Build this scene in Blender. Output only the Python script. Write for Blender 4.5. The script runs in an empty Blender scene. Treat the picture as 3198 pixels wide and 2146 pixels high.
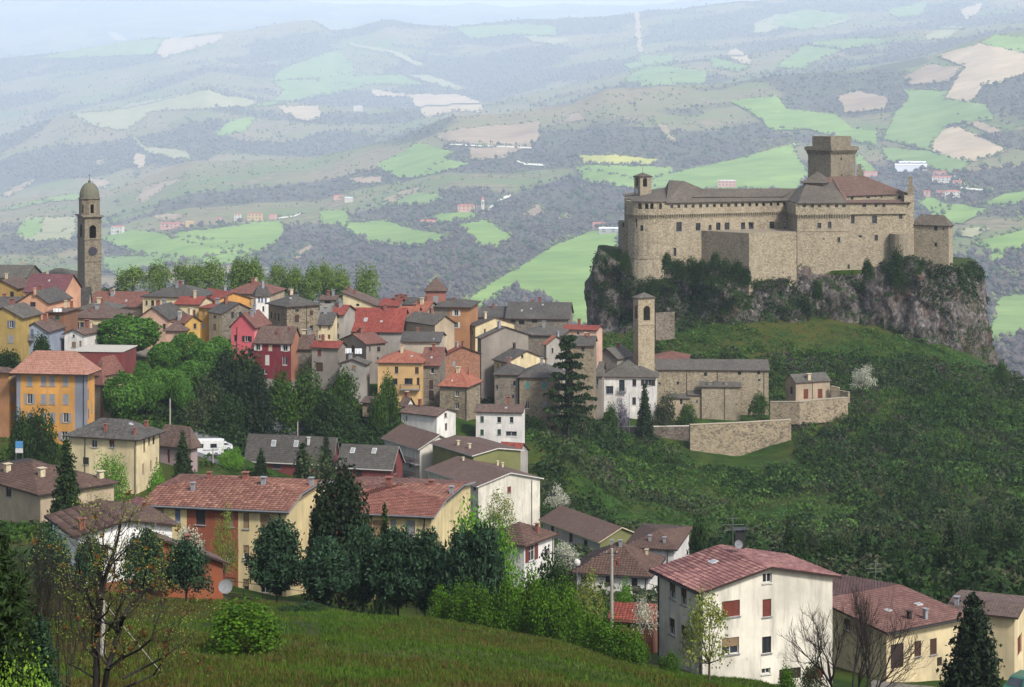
import bpy, math, random
import numpy as np
from mathutils import Vector, noise as mnoise

SC = bpy.context.scene
COL = SC.collection
F = 5967.0          # focal length in photograph pixels (3198 wide)
CX, HY = 1599.0, 330.0   # principal column, horizon row
CAMZ = 100.0

# ---------------------------------------------------------------- camera
cam = bpy.data.cameras.new('camera')
cam.sensor_fit = 'HORIZONTAL'; cam.sensor_width = 36.0
cam.lens = 36.0 * F / 3198.0
cam.shift_y = -(1073.0 - HY) / 3198.0
cam.clip_start = 1.0; cam.clip_end = 60000.0
cam_o = bpy.data.objects.new('camera', cam); COL.objects.link(cam_o)
cam_o.location = (0, 0, CAMZ); cam_o.rotation_euler = (math.radians(90), 0, 0)
SC.camera = cam_o

# ---------------------------------------------------------------- sky, sun, exposure
SUN_DIR = Vector((0.50, -0.62, 0.80)).normalized()
w = bpy.data.worlds.new('World'); SC.world = w; w.use_nodes = True
nt = w.node_tree; nt.nodes.clear()
sky = nt.nodes.new('ShaderNodeTexSky'); sky.sky_type = 'NISHITA'; sky.sun_disc = False
sky.sun_elevation = math.asin(SUN_DIR.z); sky.sun_rotation = math.atan2(SUN_DIR.x, SUN_DIR.y)
sky.air_density = 1.2; sky.dust_density = 3.0; sky.ozone_density = 1.0; sky.altitude = 600
bg = nt.nodes.new('ShaderNodeBackground'); bg.inputs['Strength'].default_value = 0.105
wo = nt.nodes.new('ShaderNodeOutputWorld')
hs = nt.nodes.new('ShaderNodeHueSaturation'); hs.inputs['Saturation'].default_value = .55   # thin bright overcast
nt.links.new(sky.outputs[0], hs.inputs['Color']); nt.links.new(hs.outputs[0], bg.inputs['Color']); nt.links.new(bg.outputs[0], wo.inputs['Surface'])
sun = bpy.data.lights.new('sun', 'SUN'); sun.energy = 2.5; sun.angle = math.radians(9); sun.color = (1.0, 0.97, 0.92)
sun_o = bpy.data.objects.new('sun', sun); COL.objects.link(sun_o)
sun_o.rotation_euler = SUN_DIR.to_track_quat('Z', 'Y').to_euler()
SC.view_settings.view_transform = 'Standard'; SC.view_settings.look = 'None'
SC.view_settings.exposure = 1.35; SC.view_settings.gamma = 1.0
SC.view_settings.use_curve_mapping = False
SC.cycles.use_denoising = True
SC.cycles.max_bounces = 5; SC.cycles.diffuse_bounces = 2; SC.cycles.glossy_bounces = 2
SC.cycles.transmission_bounces = 2; SC.cycles.transparent_max_bounces = 4; SC.cycles.volume_bounces = 1
SC.cycles.caustics_reflective = False; SC.cycles.caustics_refractive = False

# ---------------------------------------------------------------- projection helpers
def P(x, y, d): return ((x - CX) * d / F, d, CAMZ - (y - HY) * d / F)
def ZY(y, d): return CAMZ - (y - HY) * d / F
k8 = 800 / 2091.0
REG = {'A': (0, 500, k8), 'B': (700, 750, k8), 'C': (1300, 850, k8), 'D': (0, 1000, k8), 'E': (0, 1546, k8),
       'F': (700, 1250, k8), 'G': (1400, 1350, k8), 'H': (1900, 1100, k8), 'I': (1900, 1600, 650 / 1867.0),
       'J': (2450, 1600, 748 / 2148.0), 'K': (2500, 900, 698 / 1564.0), 'L': (1900, 380, 700 / 2111.0),
       'M': (2450, 380, 748 / 2094.0), 'N': (700, 1500, 800 / 1942.0), 'O': (1350, 1550, 700 / 1842.0),
       'S': (0, 0, 1.0), 'U': (0, 0, 1100 / 2331.0), 'V': (1000, 0, 1100 / 2331.0), 'W': (2000, 0, 1198 / 2337.0)}
def px(r, x, y):
    ox, oy, s = REG[r]; return ox + x * s, oy + y * s

# ---------------------------------------------------------------- object helpers
def tag(o, label=None, cat=None, group=None, kind=None):
    if label: o['label'] = label
    if cat: o['category'] = cat
    if group: o['group'] = group
    if kind: o['kind'] = kind
    return o
def empty(name, loc=(0, 0, 0)):
    o = bpy.data.objects.new(name, None); COL.objects.link(o); o.location = loc
    o.empty_display_size = .5
    return o
def link(name, me, parent=None):
    o = bpy.data.objects.new(name, me); COL.objects.link(o)
    if parent is not None: o.parent = parent
    return o
def wloc(o):
    v = Vector((0, 0, 0))
    while o is not None: v += o.location; o = o.parent
    return v

class MB:
    """Collects faces in world coordinates; build() links them as one mesh."""
    def __init__(self): self.v = []; self.f = []; self.uv = []
    def face(self, pts, uv=None):
        i = len(self.v); self.v += [tuple(p) for p in pts]; self.f.append(list(range(i, i + len(pts))))
        if uv is None:
            p0 = Vector(pts[0]); n = Vector((0, 0, 0))
            for k in range(1, len(pts) - 1): n += (Vector(pts[k]) - p0).cross(Vector(pts[k + 1]) - p0)
            if n.length < 1e-12: n = Vector((0, 0, 1))
            n.normalize()
            if abs(n.z) > .98: U = Vector((1, 0, 0))
            else: U = Vector((0, 0, 1)).cross(n).normalized()
            W = n.cross(U)
            uv = [(Vector(p).dot(U), Vector(p).dot(W)) for p in pts]
        self.uv += uv
    def box(self, c, sx, sy, sz, ang=0.0):
        """box with its base centre at c, turned by ang round z"""
        ca, sa = math.cos(ang), math.sin(ang); x, y, z = c
        def q(i, j, k): 
            a, b = i * sx / 2, j * sy / 2
            return (x + a * ca - b * sa, y + a * sa + b * ca, z + k * sz)
        p = [q(-1, -1, 0), q(1, -1, 0), q(1, 1, 0), q(-1, 1, 0), q(-1, -1, 1), q(1, -1, 1), q(1, 1, 1), q(-1, 1, 1)]
        for f in ((0, 1, 5, 4), (1, 2, 6, 5), (2, 3, 7, 6), (3, 0, 4, 7), (4, 5, 6, 7), (3, 2, 1, 0)): self.face([p[i] for i in f])
        return self
    def obox(self, o, U, V, W):
        """box from corner o with edge vectors U V W (right-handed: U x V points along W)"""
        o = Vector(o); U = Vector(U); V = Vector(V); W = Vector(W)
        p = [o, o + U, o + U + V, o + V, o + W, o + U + W, o + U + V + W, o + V + W]
        for f in ((3, 2, 1, 0), (4, 5, 6, 7), (0, 1, 5, 4), (1, 2, 6, 5), (2, 3, 7, 6), (3, 0, 4, 7)): self.face([p[i] for i in f])
        return self
    def tube(self, p0, p1, r0, r1, n=6, cap=True):
        p0 = Vector(p0); p1 = Vector(p1); ax = (p1 - p0)
        if ax.length < 1e-6: return self
        ax.normalize(); t = Vector((0, 0, 1)) if abs(ax.z) < .9 else Vector((1, 0, 0))
        u = ax.cross(t).normalized(); v = ax.cross(u)
        A = [p0 + (u * math.cos(2 * math.pi * i / n) + v * math.sin(2 * math.pi * i / n)) * r0 for i in range(n)]
        B = [p1 + (u * math.cos(2 * math.pi * i / n) + v * math.sin(2 * math.pi * i / n)) * r1 for i in range(n)]
        for i in range(n):
            j = (i + 1) % n; self.face([A[j], A[i], B[i], B[j]])
        if cap: self.face(B); self.face(A[::-1])
        return self
    def lathe(self, c, prof, n=16, a0=0.0):
        """prof: (radius, z) from bottom to top"""
        x, y, z0 = c
        R = [[(x + r * math.cos(a0 + 2 * math.pi * i / n), y + r * math.sin(a0 + 2 * math.pi * i / n), z0 + z) for i in range(n)] for r, z in prof]
        for k in range(len(R) - 1):
            for i in range(n):
                j = (i + 1) % n; self.face([R[k][i], R[k][j], R[k + 1][j], R[k + 1][i]])
        self.face(R[-1]); return self
    def build(self, name, mat, parent=None, smooth=False):
        off = wloc(parent) if parent is not None else Vector((0, 0, 0))
        me = bpy.data.meshes.new(name)
        me.from_pydata([(a - off.x, b - off.y, c - off.z) for a, b, c in self.v], [], self.f)
        uvl = me.uv_layers.new(name='uv'); uvl.data.foreach_set('uv', np.array(self.uv, dtype=np.float32).ravel())
        me.materials.append(mat)
        if smooth: me.shade_smooth()
        return link(name, me, parent)

def npmesh(name, V, FC, mat, parent=None, smooth=False, do_link=True):
    """mesh from numpy arrays: V (n,3), FC (m,k)"""
    me = bpy.data.meshes.new(name); V = np.asarray(V, np.float32); FC = np.asarray(FC, np.int32)
    m, k = FC.shape
    me.vertices.add(len(V)); me.vertices.foreach_set('co', V.ravel())
    me.loops.add(m * k); me.loops.foreach_set('vertex_index', FC.ravel())
    me.polygons.add(m); me.polygons.foreach_set('loop_start', np.arange(0, m * k, k, dtype=np.int32))
    try: me.polygons.foreach_set('loop_total', np.full(m, k, np.int32))
    except Exception: pass
    me.update(calc_edges=True); me.materials.append(mat)
    if smooth: me.shade_smooth()
    return link(name, me, parent) if do_link else me

# ---------------------------------------------------------------- materials
MATS = {}
class NT:
    def __init__(s, name, rough=.85, spec=.25):
        s.m = bpy.data.materials.new(name); s.m.use_nodes = True; s.t = s.m.node_tree; s.t.nodes.clear()
        s.out = s.n('ShaderNodeOutputMaterial'); s.b = s.n('ShaderNodeBsdfPrincipled')
        s.b.inputs['Roughness'].default_value = rough; s.b.inputs['Specular IOR Level'].default_value = spec
        s.l(s.b.outputs[0], s.out.inputs['Surface'])
    def n(s, t, **k):
        x = s.t.nodes.new(t)
        for a, b in k.items(): setattr(x, a, b)
        return x
    def l(s, a, b): s.t.links.new(a, b)
    def pos(s, sc=(1, 1, 1)):
        g = s.n('ShaderNodeNewGeometry'); m = s.n('ShaderNodeMapping'); m.inputs['Scale'].default_value = sc
        s.l(g.outputs['Position'], m.inputs['Vector']); return m.outputs[0]
    def uv(s, sc=(1, 1, 1)):
        g = s.n('ShaderNodeUVMap'); m = s.n('ShaderNodeMapping'); m.inputs['Scale'].default_value = sc
        s.l(g.outputs[0], m.inputs['Vector']); return m.outputs[0]
    def noise(s, v, sc, det=4, rough=.55, dist=0.0):
        x = s.n('ShaderNodeTexNoise'); x.inputs['Scale'].default_value = sc; x.inputs['Detail'].default_value = det
        x.inputs['Roughness'].default_value = rough; x.inputs['Distortion'].default_value = dist
        if v is not None: s.l(v, x.inputs['Vector'])
        return x.outputs['Fac']
    def ramp(s, f, stops, interp='LINEAR'):
        x = s.n('ShaderNodeValToRGB'); e = x.color_ramp.elements; x.color_ramp.interpolation = interp
        while len(e) < len(stops): e.new(.5)
        for i, (p, c) in enumerate(stops):
            e[i].position = p; e[i].color = (c[0], c[1], c[2], 1) if not isinstance(c, (int, float)) else (c, c, c, 1)
        s.l(f, x.inputs[0]); return x.outputs[0]
    def mix(s, f, a, b, mode='MIX'):
        x = s.n('ShaderNodeMix', data_type='RGBA', blend_type=mode)
        for sock, val in ((0, f), (6, a), (7, b)):
            if hasattr(val, 'links'): s.l(val, x.inputs[sock])
            elif isinstance(val, (int, float)): x.inputs[sock].default_value = val if sock == 0 else (val, val, val, 1)
            else: x.inputs[sock].default_value = (val[0], val[1], val[2], 1)
        return x.outputs[2]
    def bump(s, h, strength=.4, dist=.05):
        x = s.n('ShaderNodeBump'); x.inputs['Strength'].default_value = strength; x.inputs['Distance'].default_value = dist
        s.l(h, x.inputs['Height']); s.l(x.outputs[0], s.b.inputs['Normal'])
    def color(s, c): s.l(c, s.b.inputs['Base Color'])

def rgb(h):
    """sRGB hex -> linear"""
    c = [int(h[i:i + 2], 16) / 255 for i in (0, 2, 4)]
    return tuple(x / 12.92 if x <= .04045 else ((x + .055) / 1.055) ** 2.4 for x in c)
def sc_(c, k): return tuple(min(1, x * k) for x in c)

KW = .57   # near walls and roofs: colours dimmed for cloud shade over the town
def kw(*cs): return [tuple(x * KW for x in c) for c in cs]
def plaster(c, dirt=.5, key=None):
    c, = kw(c); key = ('pl', c, dirt)
    if key in MATS: return MATS[key]
    s = NT('plaster'); p = s.pos()
    n1 = s.noise(p, .22, 5, .62); n2 = s.noise(s.pos((1.4, 1.4, .25)), .9, 4, .6); n3 = s.noise(p, 3.2, 3)
    col = s.mix(s.ramp(n1, [(.35, 0.0), (.68, 1.0)]), sc_(c, .74), sc_(c, 1.14))
    grime = tuple(c[i] * .55 + (.16, .145, .13)[i] * .25 for i in range(3))
    col = s.mix(s.ramp(n2, [(.46, 0.0), (.70, min(1, dirt * 1.3))]), col, grime)
    n4 = s.noise(p, .42, 6, .7, .5); col = s.mix(s.ramp(n4, [(.60, 0.0), (.645, dirt * .75)]), col, tuple(c[i] * .45 + (.11, .10, .085)[i] * .55 for i in range(3)))
    n5 = s.noise(s.pos((3.5, 3.5, .12)), .8, 3, .6); col = s.mix(s.ramp(n5, [(.55, 0.0), (.78, dirt * .55)]), col, sc_(c, .5))
    s.color(col); s.bump(n3, .25, .03); s.b.inputs['Roughness'].default_value = .92
    MATS[key] = s.m; return s.m
def stone(c1, c2, c3, scale=2.3, patch=.12, key=None, bump=.5, flat=1.5):
    c1, c2, c3 = kw(c1, c2, c3); key = ('st', c1, c2, c3, scale)
    if key in MATS: return MATS[key]
    s = NT('stone'); v = s.pos((1, 1, flat))
    nd = s.n('ShaderNodeTexNoise'); nd.inputs['Scale'].default_value = 1.5; s.l(v, nd.inputs['Vector'])
    w1 = s.n('ShaderNodeVectorMath', operation='SCALE'); w1.inputs['Scale'].default_value = .25; s.l(nd.outputs['Color'], w1.inputs[0])
    w2 = s.n('ShaderNodeVectorMath', operation='ADD'); s.l(v, w2.inputs[0]); s.l(w1.outputs[0], w2.inputs[1])
    vo = s.n('ShaderNodeTexVoronoi'); vo.inputs['Scale'].default_value = scale; s.l(w2.outputs[0], vo.inputs['Vector'])
    ve = s.n('ShaderNodeTexVoronoi', feature='DISTANCE_TO_EDGE'); ve.inputs['Scale'].default_value = scale; s.l(w2.outputs[0], ve.inputs['Vector'])
    sep = s.n('ShaderNodeSeparateColor'); s.l(vo.outputs['Color'], sep.inputs[0])
    col = s.ramp(sep.outputs[0], [(.0, c2), (.45, c1), (.8, sc_(c1, 1.15)), (1, c3)])
    big = s.noise(s.pos((1, 1, .7)), patch, 5, .65)
    col = s.mix(s.ramp(big, [(.38, 0.0), (.62, .75)]), col, s.mix(.5, col, c3))
    mid = s.noise(s.pos((1, 1, .4)), .55, 5, .6)
    col = s.mix(s.ramp(mid, [(.5, 0.0), (.75, .6)]), col, c2)
    joint = s.ramp(ve.outputs['Distance'], [(.0, .55), (.09, 1.0)])
    col = s.mix(1.0, col, joint, 'MULTIPLY')
    s.color(col); s.bump(ve.outputs['Distance'], bump, .12); s.b.inputs['Roughness'].default_value = .95
    MATS[key] = s.m; return s.m
def rooft(c1, c2, c3, tw=.32, th=.38, bump=.6, moss=None, key=None):
    """tiled roof on metre UVs: tw tile width, th course height"""
    c1, c2, c3 = kw(c1, c2, c3); key = ('rf', c1, c2, c3, tw, th)
    if key in MATS: return MATS[key]
    s = NT('roof_tiles'); uv = s.uv()
    br = s.n('ShaderNodeTexBrick'); br.offset = .5; s.l(uv, br.inputs['Vector'])
    br.inputs['Color1'].default_value = (0, 0, 0, 1); br.inputs['Color2'].default_value = (1, 1, 1, 1); br.inputs['Mortar'].default_value = (.5, .5, .5, 1)
    br.inputs['Scale'].default_value = 1.0; br.inputs['Brick Width'].default_value = tw; br.inputs['Row Height'].default_value = th
    br.inputs['Mortar Size'].default_value = .035; br.inputs['Mortar Smooth'].default_value = .4; br.inputs['Bias'].default_value = 0
    p = s.pos(); big = s.noise(p, .16, 5, .6); mid = s.noise(p, 1.3, 4, .65)
    col = s.ramp(br.outputs['Color'], [(0, c2), (.5, c1), (1, c3)])
    col = s.mix(s.ramp(big, [(.35, 0.0), (.68, .8)]), col, c2)
    col = s.mix(s.ramp(mid, [(.45, 0.0), (.72, .65)]), col, c3)
    dark = s.ramp(br.outputs['Fac'], [(0, 1.0), (1, .45)])
    col = s.mix(1.0, col, dark, 'MULTIPLY')
    s.color(col)
    inv = s.n('ShaderNodeMath', operation='MULTIPLY_ADD'); inv.inputs[1].default_value = -1; inv.inputs[2].default_value = 1
    s.l(br.outputs['Fac'], inv.inputs[0])
    ad = s.n('ShaderNodeMath', operation='ADD'); s.l(inv.outputs[0], ad.inputs[0]); s.l(mid, ad.inputs[1])
    s.bump(ad.outputs[0], bump, .06); s.b.inputs['Roughness'].default_value = .88
    MATS[key] = s.m; return s.m
def flat(c, rough=.7, spec=.3, metal=0.0, var=.15):
    c, = kw(c); key = ('fl', c, rough, metal)
    if key in MATS: return MATS[key]
    s = NT('paint', rough, spec); n = s.noise(s.pos(), 2.5, 4)
    s.color(s.mix(s.ramp(n, [(.3, 0.0), (.7, 1.0)]), sc_(c, 1 - var), sc_(c, 1 + var)))
    s.b.inputs['Metallic'].default_value = metal
    MATS[key] = s.m; return s.m
def glassm():
    if 'glass' in MATS: return MATS['glass']
    s = NT('window_glass', .12, .5); n = s.noise(s.pos(), .5, 2)
    s.color(s.ramp(n, [(.35, (.008, .010, .013)), (.65, (.03, .035, .042))]))
    MATS['glass'] = s.m; return s.m
def leafm(name, cols, trans=.25, rough=.75):
    key = ('lf', name)
    if key in MATS: return MATS[key]
    if 'hill' not in name: cols = [tuple(x * .82 for x in c) for c in cols]
    s = NT(name, rough, .15); g = s.n('ShaderNodeNewGeometry')
    k = len(cols); c = s.ramp(g.outputs['Random Per Island'], [(i / (k - 1), cols[i]) for i in range(k)])
    oi = s.n('ShaderNodeObjectInfo')
    c = s.mix(s.ramp(oi.outputs['Random'], [(0, 0.0), (1, .35)]), c, s.mix(.5, c, cols[-1]))
    big = s.noise(s.pos(), .35, 3); c = s.mix(s.ramp(big, [(.4, 0.0), (.65, .5)]), c, cols[0])
    s.color(c)
    tr = s.n('ShaderNodeBsdfTranslucent'); s.l(c, tr.inputs['Color'])
    mx = s.n('ShaderNodeMixShader'); mx.inputs[0].default_value = trans
    s.l(s.b.outputs[0], mx.inputs[1]); s.l(tr.outputs[0], mx.inputs[2]); s.l(mx.outputs[0], s.out.inputs['Surface'])
    MATS[key] = s.m; return s.m
def barkm(c):
    key = ('bk', c)
    if key in MATS: return MATS[key]
    s = NT('bark'); n = s.noise(s.pos((6, 6, 1.2)), 1.5, 4)
    s.color(s.mix(s.ramp(n, [(.35, 0.0), (.7, 1.0)]), sc_(c, .6), sc_(c, 1.35))); s.bump(n, .5, .03)
    MATS[key] = s.m; return s.m
# ================================================================ terrain functions
GX = np.array([-400, 100, 500, 900, 1300, 1700, 2000, 2300, 2600, 2900, 3200, 3600], float)
GT = [
 (15,  [-5] * 12), (40, [-13.5] * 12), (65, [-20.5] * 12),
 (85,  [-24.5, -24.5, -24.8, -25, -25.2, -25.7, -26.2, -26.8, -28, -29, -30, -31]),
 (110, [-30, -30, -30, -30.2, -30.6, -31.2, -32.3, -33.3, -36, -38, -39, -40]),
 (130, [-34.5, -34.5, -34.3, -34.5, -35.0, -36.6, -38.6, -39.8, -41.5, -43, -44, -45]),
 (150, [-38.5, -38.5, -38.5, -39.2, -40.5, -43, -44.3, -45.2, -46.3, -47.5, -48, -49]),
 (165, [-41, -41, -41, -43.0, -45, -46.5, -47.5, -48.5, -49.5, -50.5, -51, -52]),
 (180, [-43, -43, -43.5, -46, -47, -49, -50, -51, -51.6, -52, -53, -54]),
 (210, [-48, -48, -49, -51, -53, -55.5, -57, -57, -57, -57, -58, -59]),
 (240, [-53, -53, -54, -56, -58.5, -62, -63, -63, -62, -62, -63, -64]),
 (270, [-57, -57, -58, -60, -62.5, -66, -68, -69, -68, -67, -68, -69]),
 (300, [-60, -60, -61, -63, -66.5, -69, -72, -74, -74, -73, -74, -75]),
 (340, [-57, -57.5, -59, -66, -71, -74, -78, -80, -80, -79, -80, -82]),
 (362, [-52.5, -53.5, -57, -65, -67, -71, -79, -82, -81.5, -80, -82, -84]),
 (380, [-48, -49, -54, -62, -62.5, -68, -79, -83.5, -83, -81, -83, -86]),
 (420, [-46, -47, -51, -56.5, -61, -69.5, -80, -84, -81, -79, -81, -86]),
 (454, [-46, -46, -50, -55, -60, -71.5, -80, -83.5, -79.5, -77.5, -79, -84]),
 (460, [-46, -46, -49, -54, -60, -71.5, -77, -77.3, -79, -77, -78, -83]),
 (480, [-45, -45, -48, -52, -58, -69, -76, -76.5, -73.5, -72.5, -75, -82]),
 (505, [-48, -48, -50.5, -52, -57.5, -67, -71, -69, -69, -71, -75, -82]),
 (530, [-52, -52, -53, -54, -59, -67, -66, -62, -64.5, -68, -76, -86]),
 (560, [-60, -60, -61, -62, -66, -70, -60, -55, -57, -64, -81, -95]),
 (620, [-75, -75, -75, -75, -80, -86, -75, -70, -72, -85, -100, -110]),
 (700, [-108] * 12), (800, [-132] * 12), (1050, [-205] * 12)]
GD = np.array([r[0] for r in GT], float); GZ = np.array([r[1] for r in GT], float)
def _sm(t): return t
def _vnoise(x, y, seed=0):
    """smooth value noise, vectorised"""
    xi = np.floor(x).astype(np.int64); yi = np.floor(y).astype(np.int64); fx = x - xi; fy = y - yi
    fx = fx * fx * (3 - 2 * fx); fy = fy * fy * (3 - 2 * fy)
    def h(a, b):
        n = (a * 374761393 + b * 668265263 + seed * 974711) & 0x7fffffff
        n = ((n ^ (n >> 13)) * 1274126177) & 0x7fffffff
        return ((n ^ (n >> 16)) & 0xffff) / 65535.0
    return (h(xi, yi) * (1 - fx) + h(xi + 1, yi) * fx) * (1 - fy) + (h(xi, yi + 1) * (1 - fx) + h(xi + 1, yi + 1) * fx) * fy
def fbm(x, y, oct=4, seed=0):
    a = 1.0; s = np.zeros_like(np.asarray(x, float)); t = 0
    for o in range(oct):
        s = s + a * (_vnoise(x * 2 ** o, y * 2 ** o, seed + o) - .5); t += a; a *= .5
    return s / t * 2
def ground_px(x, d):
    """ground height (world z) below photograph column x at distance d"""
    x = np.asarray(x, float); d = np.asarray(d, float)
    x = np.clip(x, GX[0], GX[-1] - 1e-6); dd = np.clip(d, GD[0], GD[-1] - 1e-6)
    i = np.clip(np.searchsorted(GX, x, 'right') - 1, 0, len(GX) - 2); j = np.clip(np.searchsorted(GD, dd, 'right') - 1, 0, len(GD) - 2)
    tx = (x - GX[i]) / (GX[i + 1] - GX[i]); ty = (dd - GD[j]) / (GD[j + 1] - GD[j])
    tx = tx * tx * (3 - 2 * tx) * .5 + tx * .5
    z = (GZ[j, i] * (1 - tx) + GZ[j, i + 1] * tx) * (1 - ty) + (GZ[j + 1, i] * (1 - tx) + GZ[j + 1, i + 1] * tx) * ty
    X = (x - CX) * d / F
    z = z + .5 * fbm(X / 9.0, d / 9.0, 4, 3) * np.clip(d / 90., .2, 1.0) + 1.2 * fbm(X / 30., d / 30., 2, 9) * np.clip((d - 240) / 120, 0, 1)
    return CAMZ + z
def gz(X, Y):
    Y = np.maximum(np.asarray(Y, float), 5.0); return ground_px(CX + np.asarray(X, float) * F / Y, Y)
def on_ground(x, d):
    """world point on the ground in column x at distance d"""
    return ((x - CX) * d / F, d, float(ground_px(x, d)))

# front hill crest, main hill crest (rows of the photograph by column), spur in between, far ridge
C1 = np.array([(-900, 700), (-300, 660), (0, 625), (350, 590), (590, 505), (1000, 488), (1250, 428), (1400, 362), (1590, 356), (1783, 326), (1896, 280), (2000, 279),
               (2246, 262), (2420, 232), (2666, 220), (2922, 170), (3100, 112), (3198, 98), (3600, 60), (4200, 40)], float)
C2 = np.array([(-900, 230), (-300, 200), (0, 180), (236, 160), (470, 125), (708, 104), (850, 85), (977, 64), (1040, 98), (1212, 70), (1300, 86), (1410, 90), (1660, 62),
               (1896, 47), (2100, 24), (2300, 10), (2600, -15), (3198, -40), (4200, -60)], float)
CS = np.array([(-900, 520), (-300, 470), (0, 425), (215, 352), (400, 345), (650, 282), (800, 318), (1000, 330), (1200, 345), (1500, 330), (2000, 215), (2400, 160), (3198, 60), (4200, 50)], float)
CF = np.array([(-900, -30), (0, -22), (500, -14), (1000, 6), (1230, 14), (1330, 18), (1480, 7), (1590, 20), (1760, 9), (1980, 14), (2200, 0), (3000, -30), (4200, -40)], float)
HS = 2.8
def hill_y(x, d):
    """row of the photograph at which the hillside lies, column x, distance d"""
    d = d / HS
    c1 = np.interp(x, C1[:, 0], C1[:, 1]); c2 = np.interp(x, C2[:, 0], C2[:, 1]); cs = np.interp(x, CS[:, 0], CS[:, 1]); cf = np.interp(x, CF[:, 0], CF[:, 1])
    def cub(t): return np.clip(t, 0, 1)
    y = np.where(d < 1200, 1420 - (1420 - 990) * cub((d - 650) / 550) ** .85, 0.0)
    t = cub((d - 1200) / 1900); y = np.where((d >= 1200) & (d < 3100), 990 + (c1 - 990) * (t ** .78), y)
    t = cub((d - 3100) / 500); v1 = np.maximum(c1 + 45, cs + 60)
    y = np.where((d >= 3100) & (d < 3600), c1 + (v1 - c1) * t ** 1.5, y)
    t = cub((d - 3600) / 1100); y = np.where((d >= 3600) & (d < 4700), v1 + (cs - v1) * t ** .8, y)
    t = cub((d - 4700) / 500); v2 = np.maximum(cs + 12, c2 + 40); y = np.where((d >= 4700) & (d < 5200), cs + (v2 - cs) * t, y)
    t = cub((d - 5200) / 2000); y = np.where((d >= 5200) & (d < 7200), v2 + (c2 - v2) * t ** .9, y)
    t = cub((d - 7200) / 1300); y = np.where((d >= 7200) & (d < 8500), c2 + 70 * t, y)
    t = cub((d - 8500) / 5000); y = np.where(d >= 8500, (c2 + 70) + (cf - c2 - 70) * t, y)
    y = np.where(d > 13500, cf + (d - 13500) / 1500 * 60, y)
    X = (x - CX) * d / F
    am = np.clip((d - 900) / 900, 0, 1) * np.where(d > 9000, .3, 1.0)
    n = 30 * fbm(X / 420., d / 420., 4, 21) + 11 * fbm(X / 110., d / 110., 3, 33) - 16 * np.abs(fbm(X / 260. + 3.1, d / 520., 3, 61))
    near = np.abs(d - 3100) < 350
    return y + am * n * np.where(d < 3100, 1.0, .62) * np.where(near, .6, 1.0)
def hill_z(x, d): return CAMZ - (hill_y(x, d) - HY) * d / F
DRAY = HS * np.concatenate([np.geomspace(800, 3200, 270), np.geomspace(3230, 9000, 200), np.geomspace(9100, 14000, 40)])
HXG = np.arange(-904.0, 4160.0, 4.0); HTAB = hill_y(HXG[:, None], DRAY[None, :]).astype(np.float32)
def hill_hit(xs, ys):
    """distance at which the view through (x,y) meets the hills, nan if it misses"""
    xs = np.asarray(xs, float); ys = np.asarray(ys, float); out = np.full(len(xs), np.nan)
    for s in range(0, len(xs), 4000):
        x = xs[s:s + 4000]; y = ys[s:s + 4000]
        g = np.clip((x - HXG[0]) / 4.0, 0, len(HXG) - 1.001); gi = g.astype(int); gf = (g - gi)[:, None]
        H = HTAB[gi] * (1 - gf) + HTAB[gi + 1] * gf; ok = H <= y[:, None]; i = ok.argmax(1); has = ok.any(1)
        i0 = np.maximum(i - 1, 0); r = np.arange(len(x)); h0 = H[r, i0]; h1 = H[r, i]
        dh = np.where(np.abs(h0 - h1) > 1e-6, h0 - h1, 1); t = np.clip((h0 - y) / dh, 0, 1)
        out[s:s + 4000] = np.where(has, DRAY[i0] + (DRAY[i] - DRAY[i0]) * t, np.nan)
    return out

def grid_mesh(name, xs, ds, zf, mat):
    XX, DD = np.meshgrid(xs, ds); Z = zf(XX, DD); V = np.stack([(XX - CX) * DD / F, DD, Z], -1).reshape(-1, 3)
    n, m = len(ds), len(xs); i = np.arange((n - 1) * m).reshape(n - 1, m)[:, :-1].ravel()
    return npmesh(name, V, np.stack([i, i + 1, i + m + 1, i + m], 1), mat, smooth=True)

# ---------------------------------------------------------------- ground material
def ground_mat():
    s = NT('meadow_and_slope', .95, .1); p = s.pos()
    big = s.noise(p, .035, 5, .6); mid = s.noise(p, .28, 5, .6); fine = s.noise(s.pos((1, .5, 1)), 2.6, 5, .7)
    g = s.mix(s.ramp(mid, [(.35, 0.0), (.65, 1.0)]), rgb('192807'), rgb('28400a'))
    dry = s.mix(s.ramp(fine, [(.3, 0.0), (.7, 1.0)]), rgb('3a3213'), rgb('524620'))
    c = s.mix(s.ramp(big, [(.44, 0.0), (.60, .6)]), g, dry)
    c = s.mix(s.ramp(fine, [(.35, .0), (.72, .45)]), c, rgb('182706'))
    s.color(c); s.bump(fine, .6, .12); return s.m
def cover(X, d):
    """woodland share of the hillside, 0 open land to 1 wood"""
    return np.clip((fbm(X / (260. * HS), d / (260. * HS), 4, 51) + .19) / .22, 0, 1)
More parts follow.
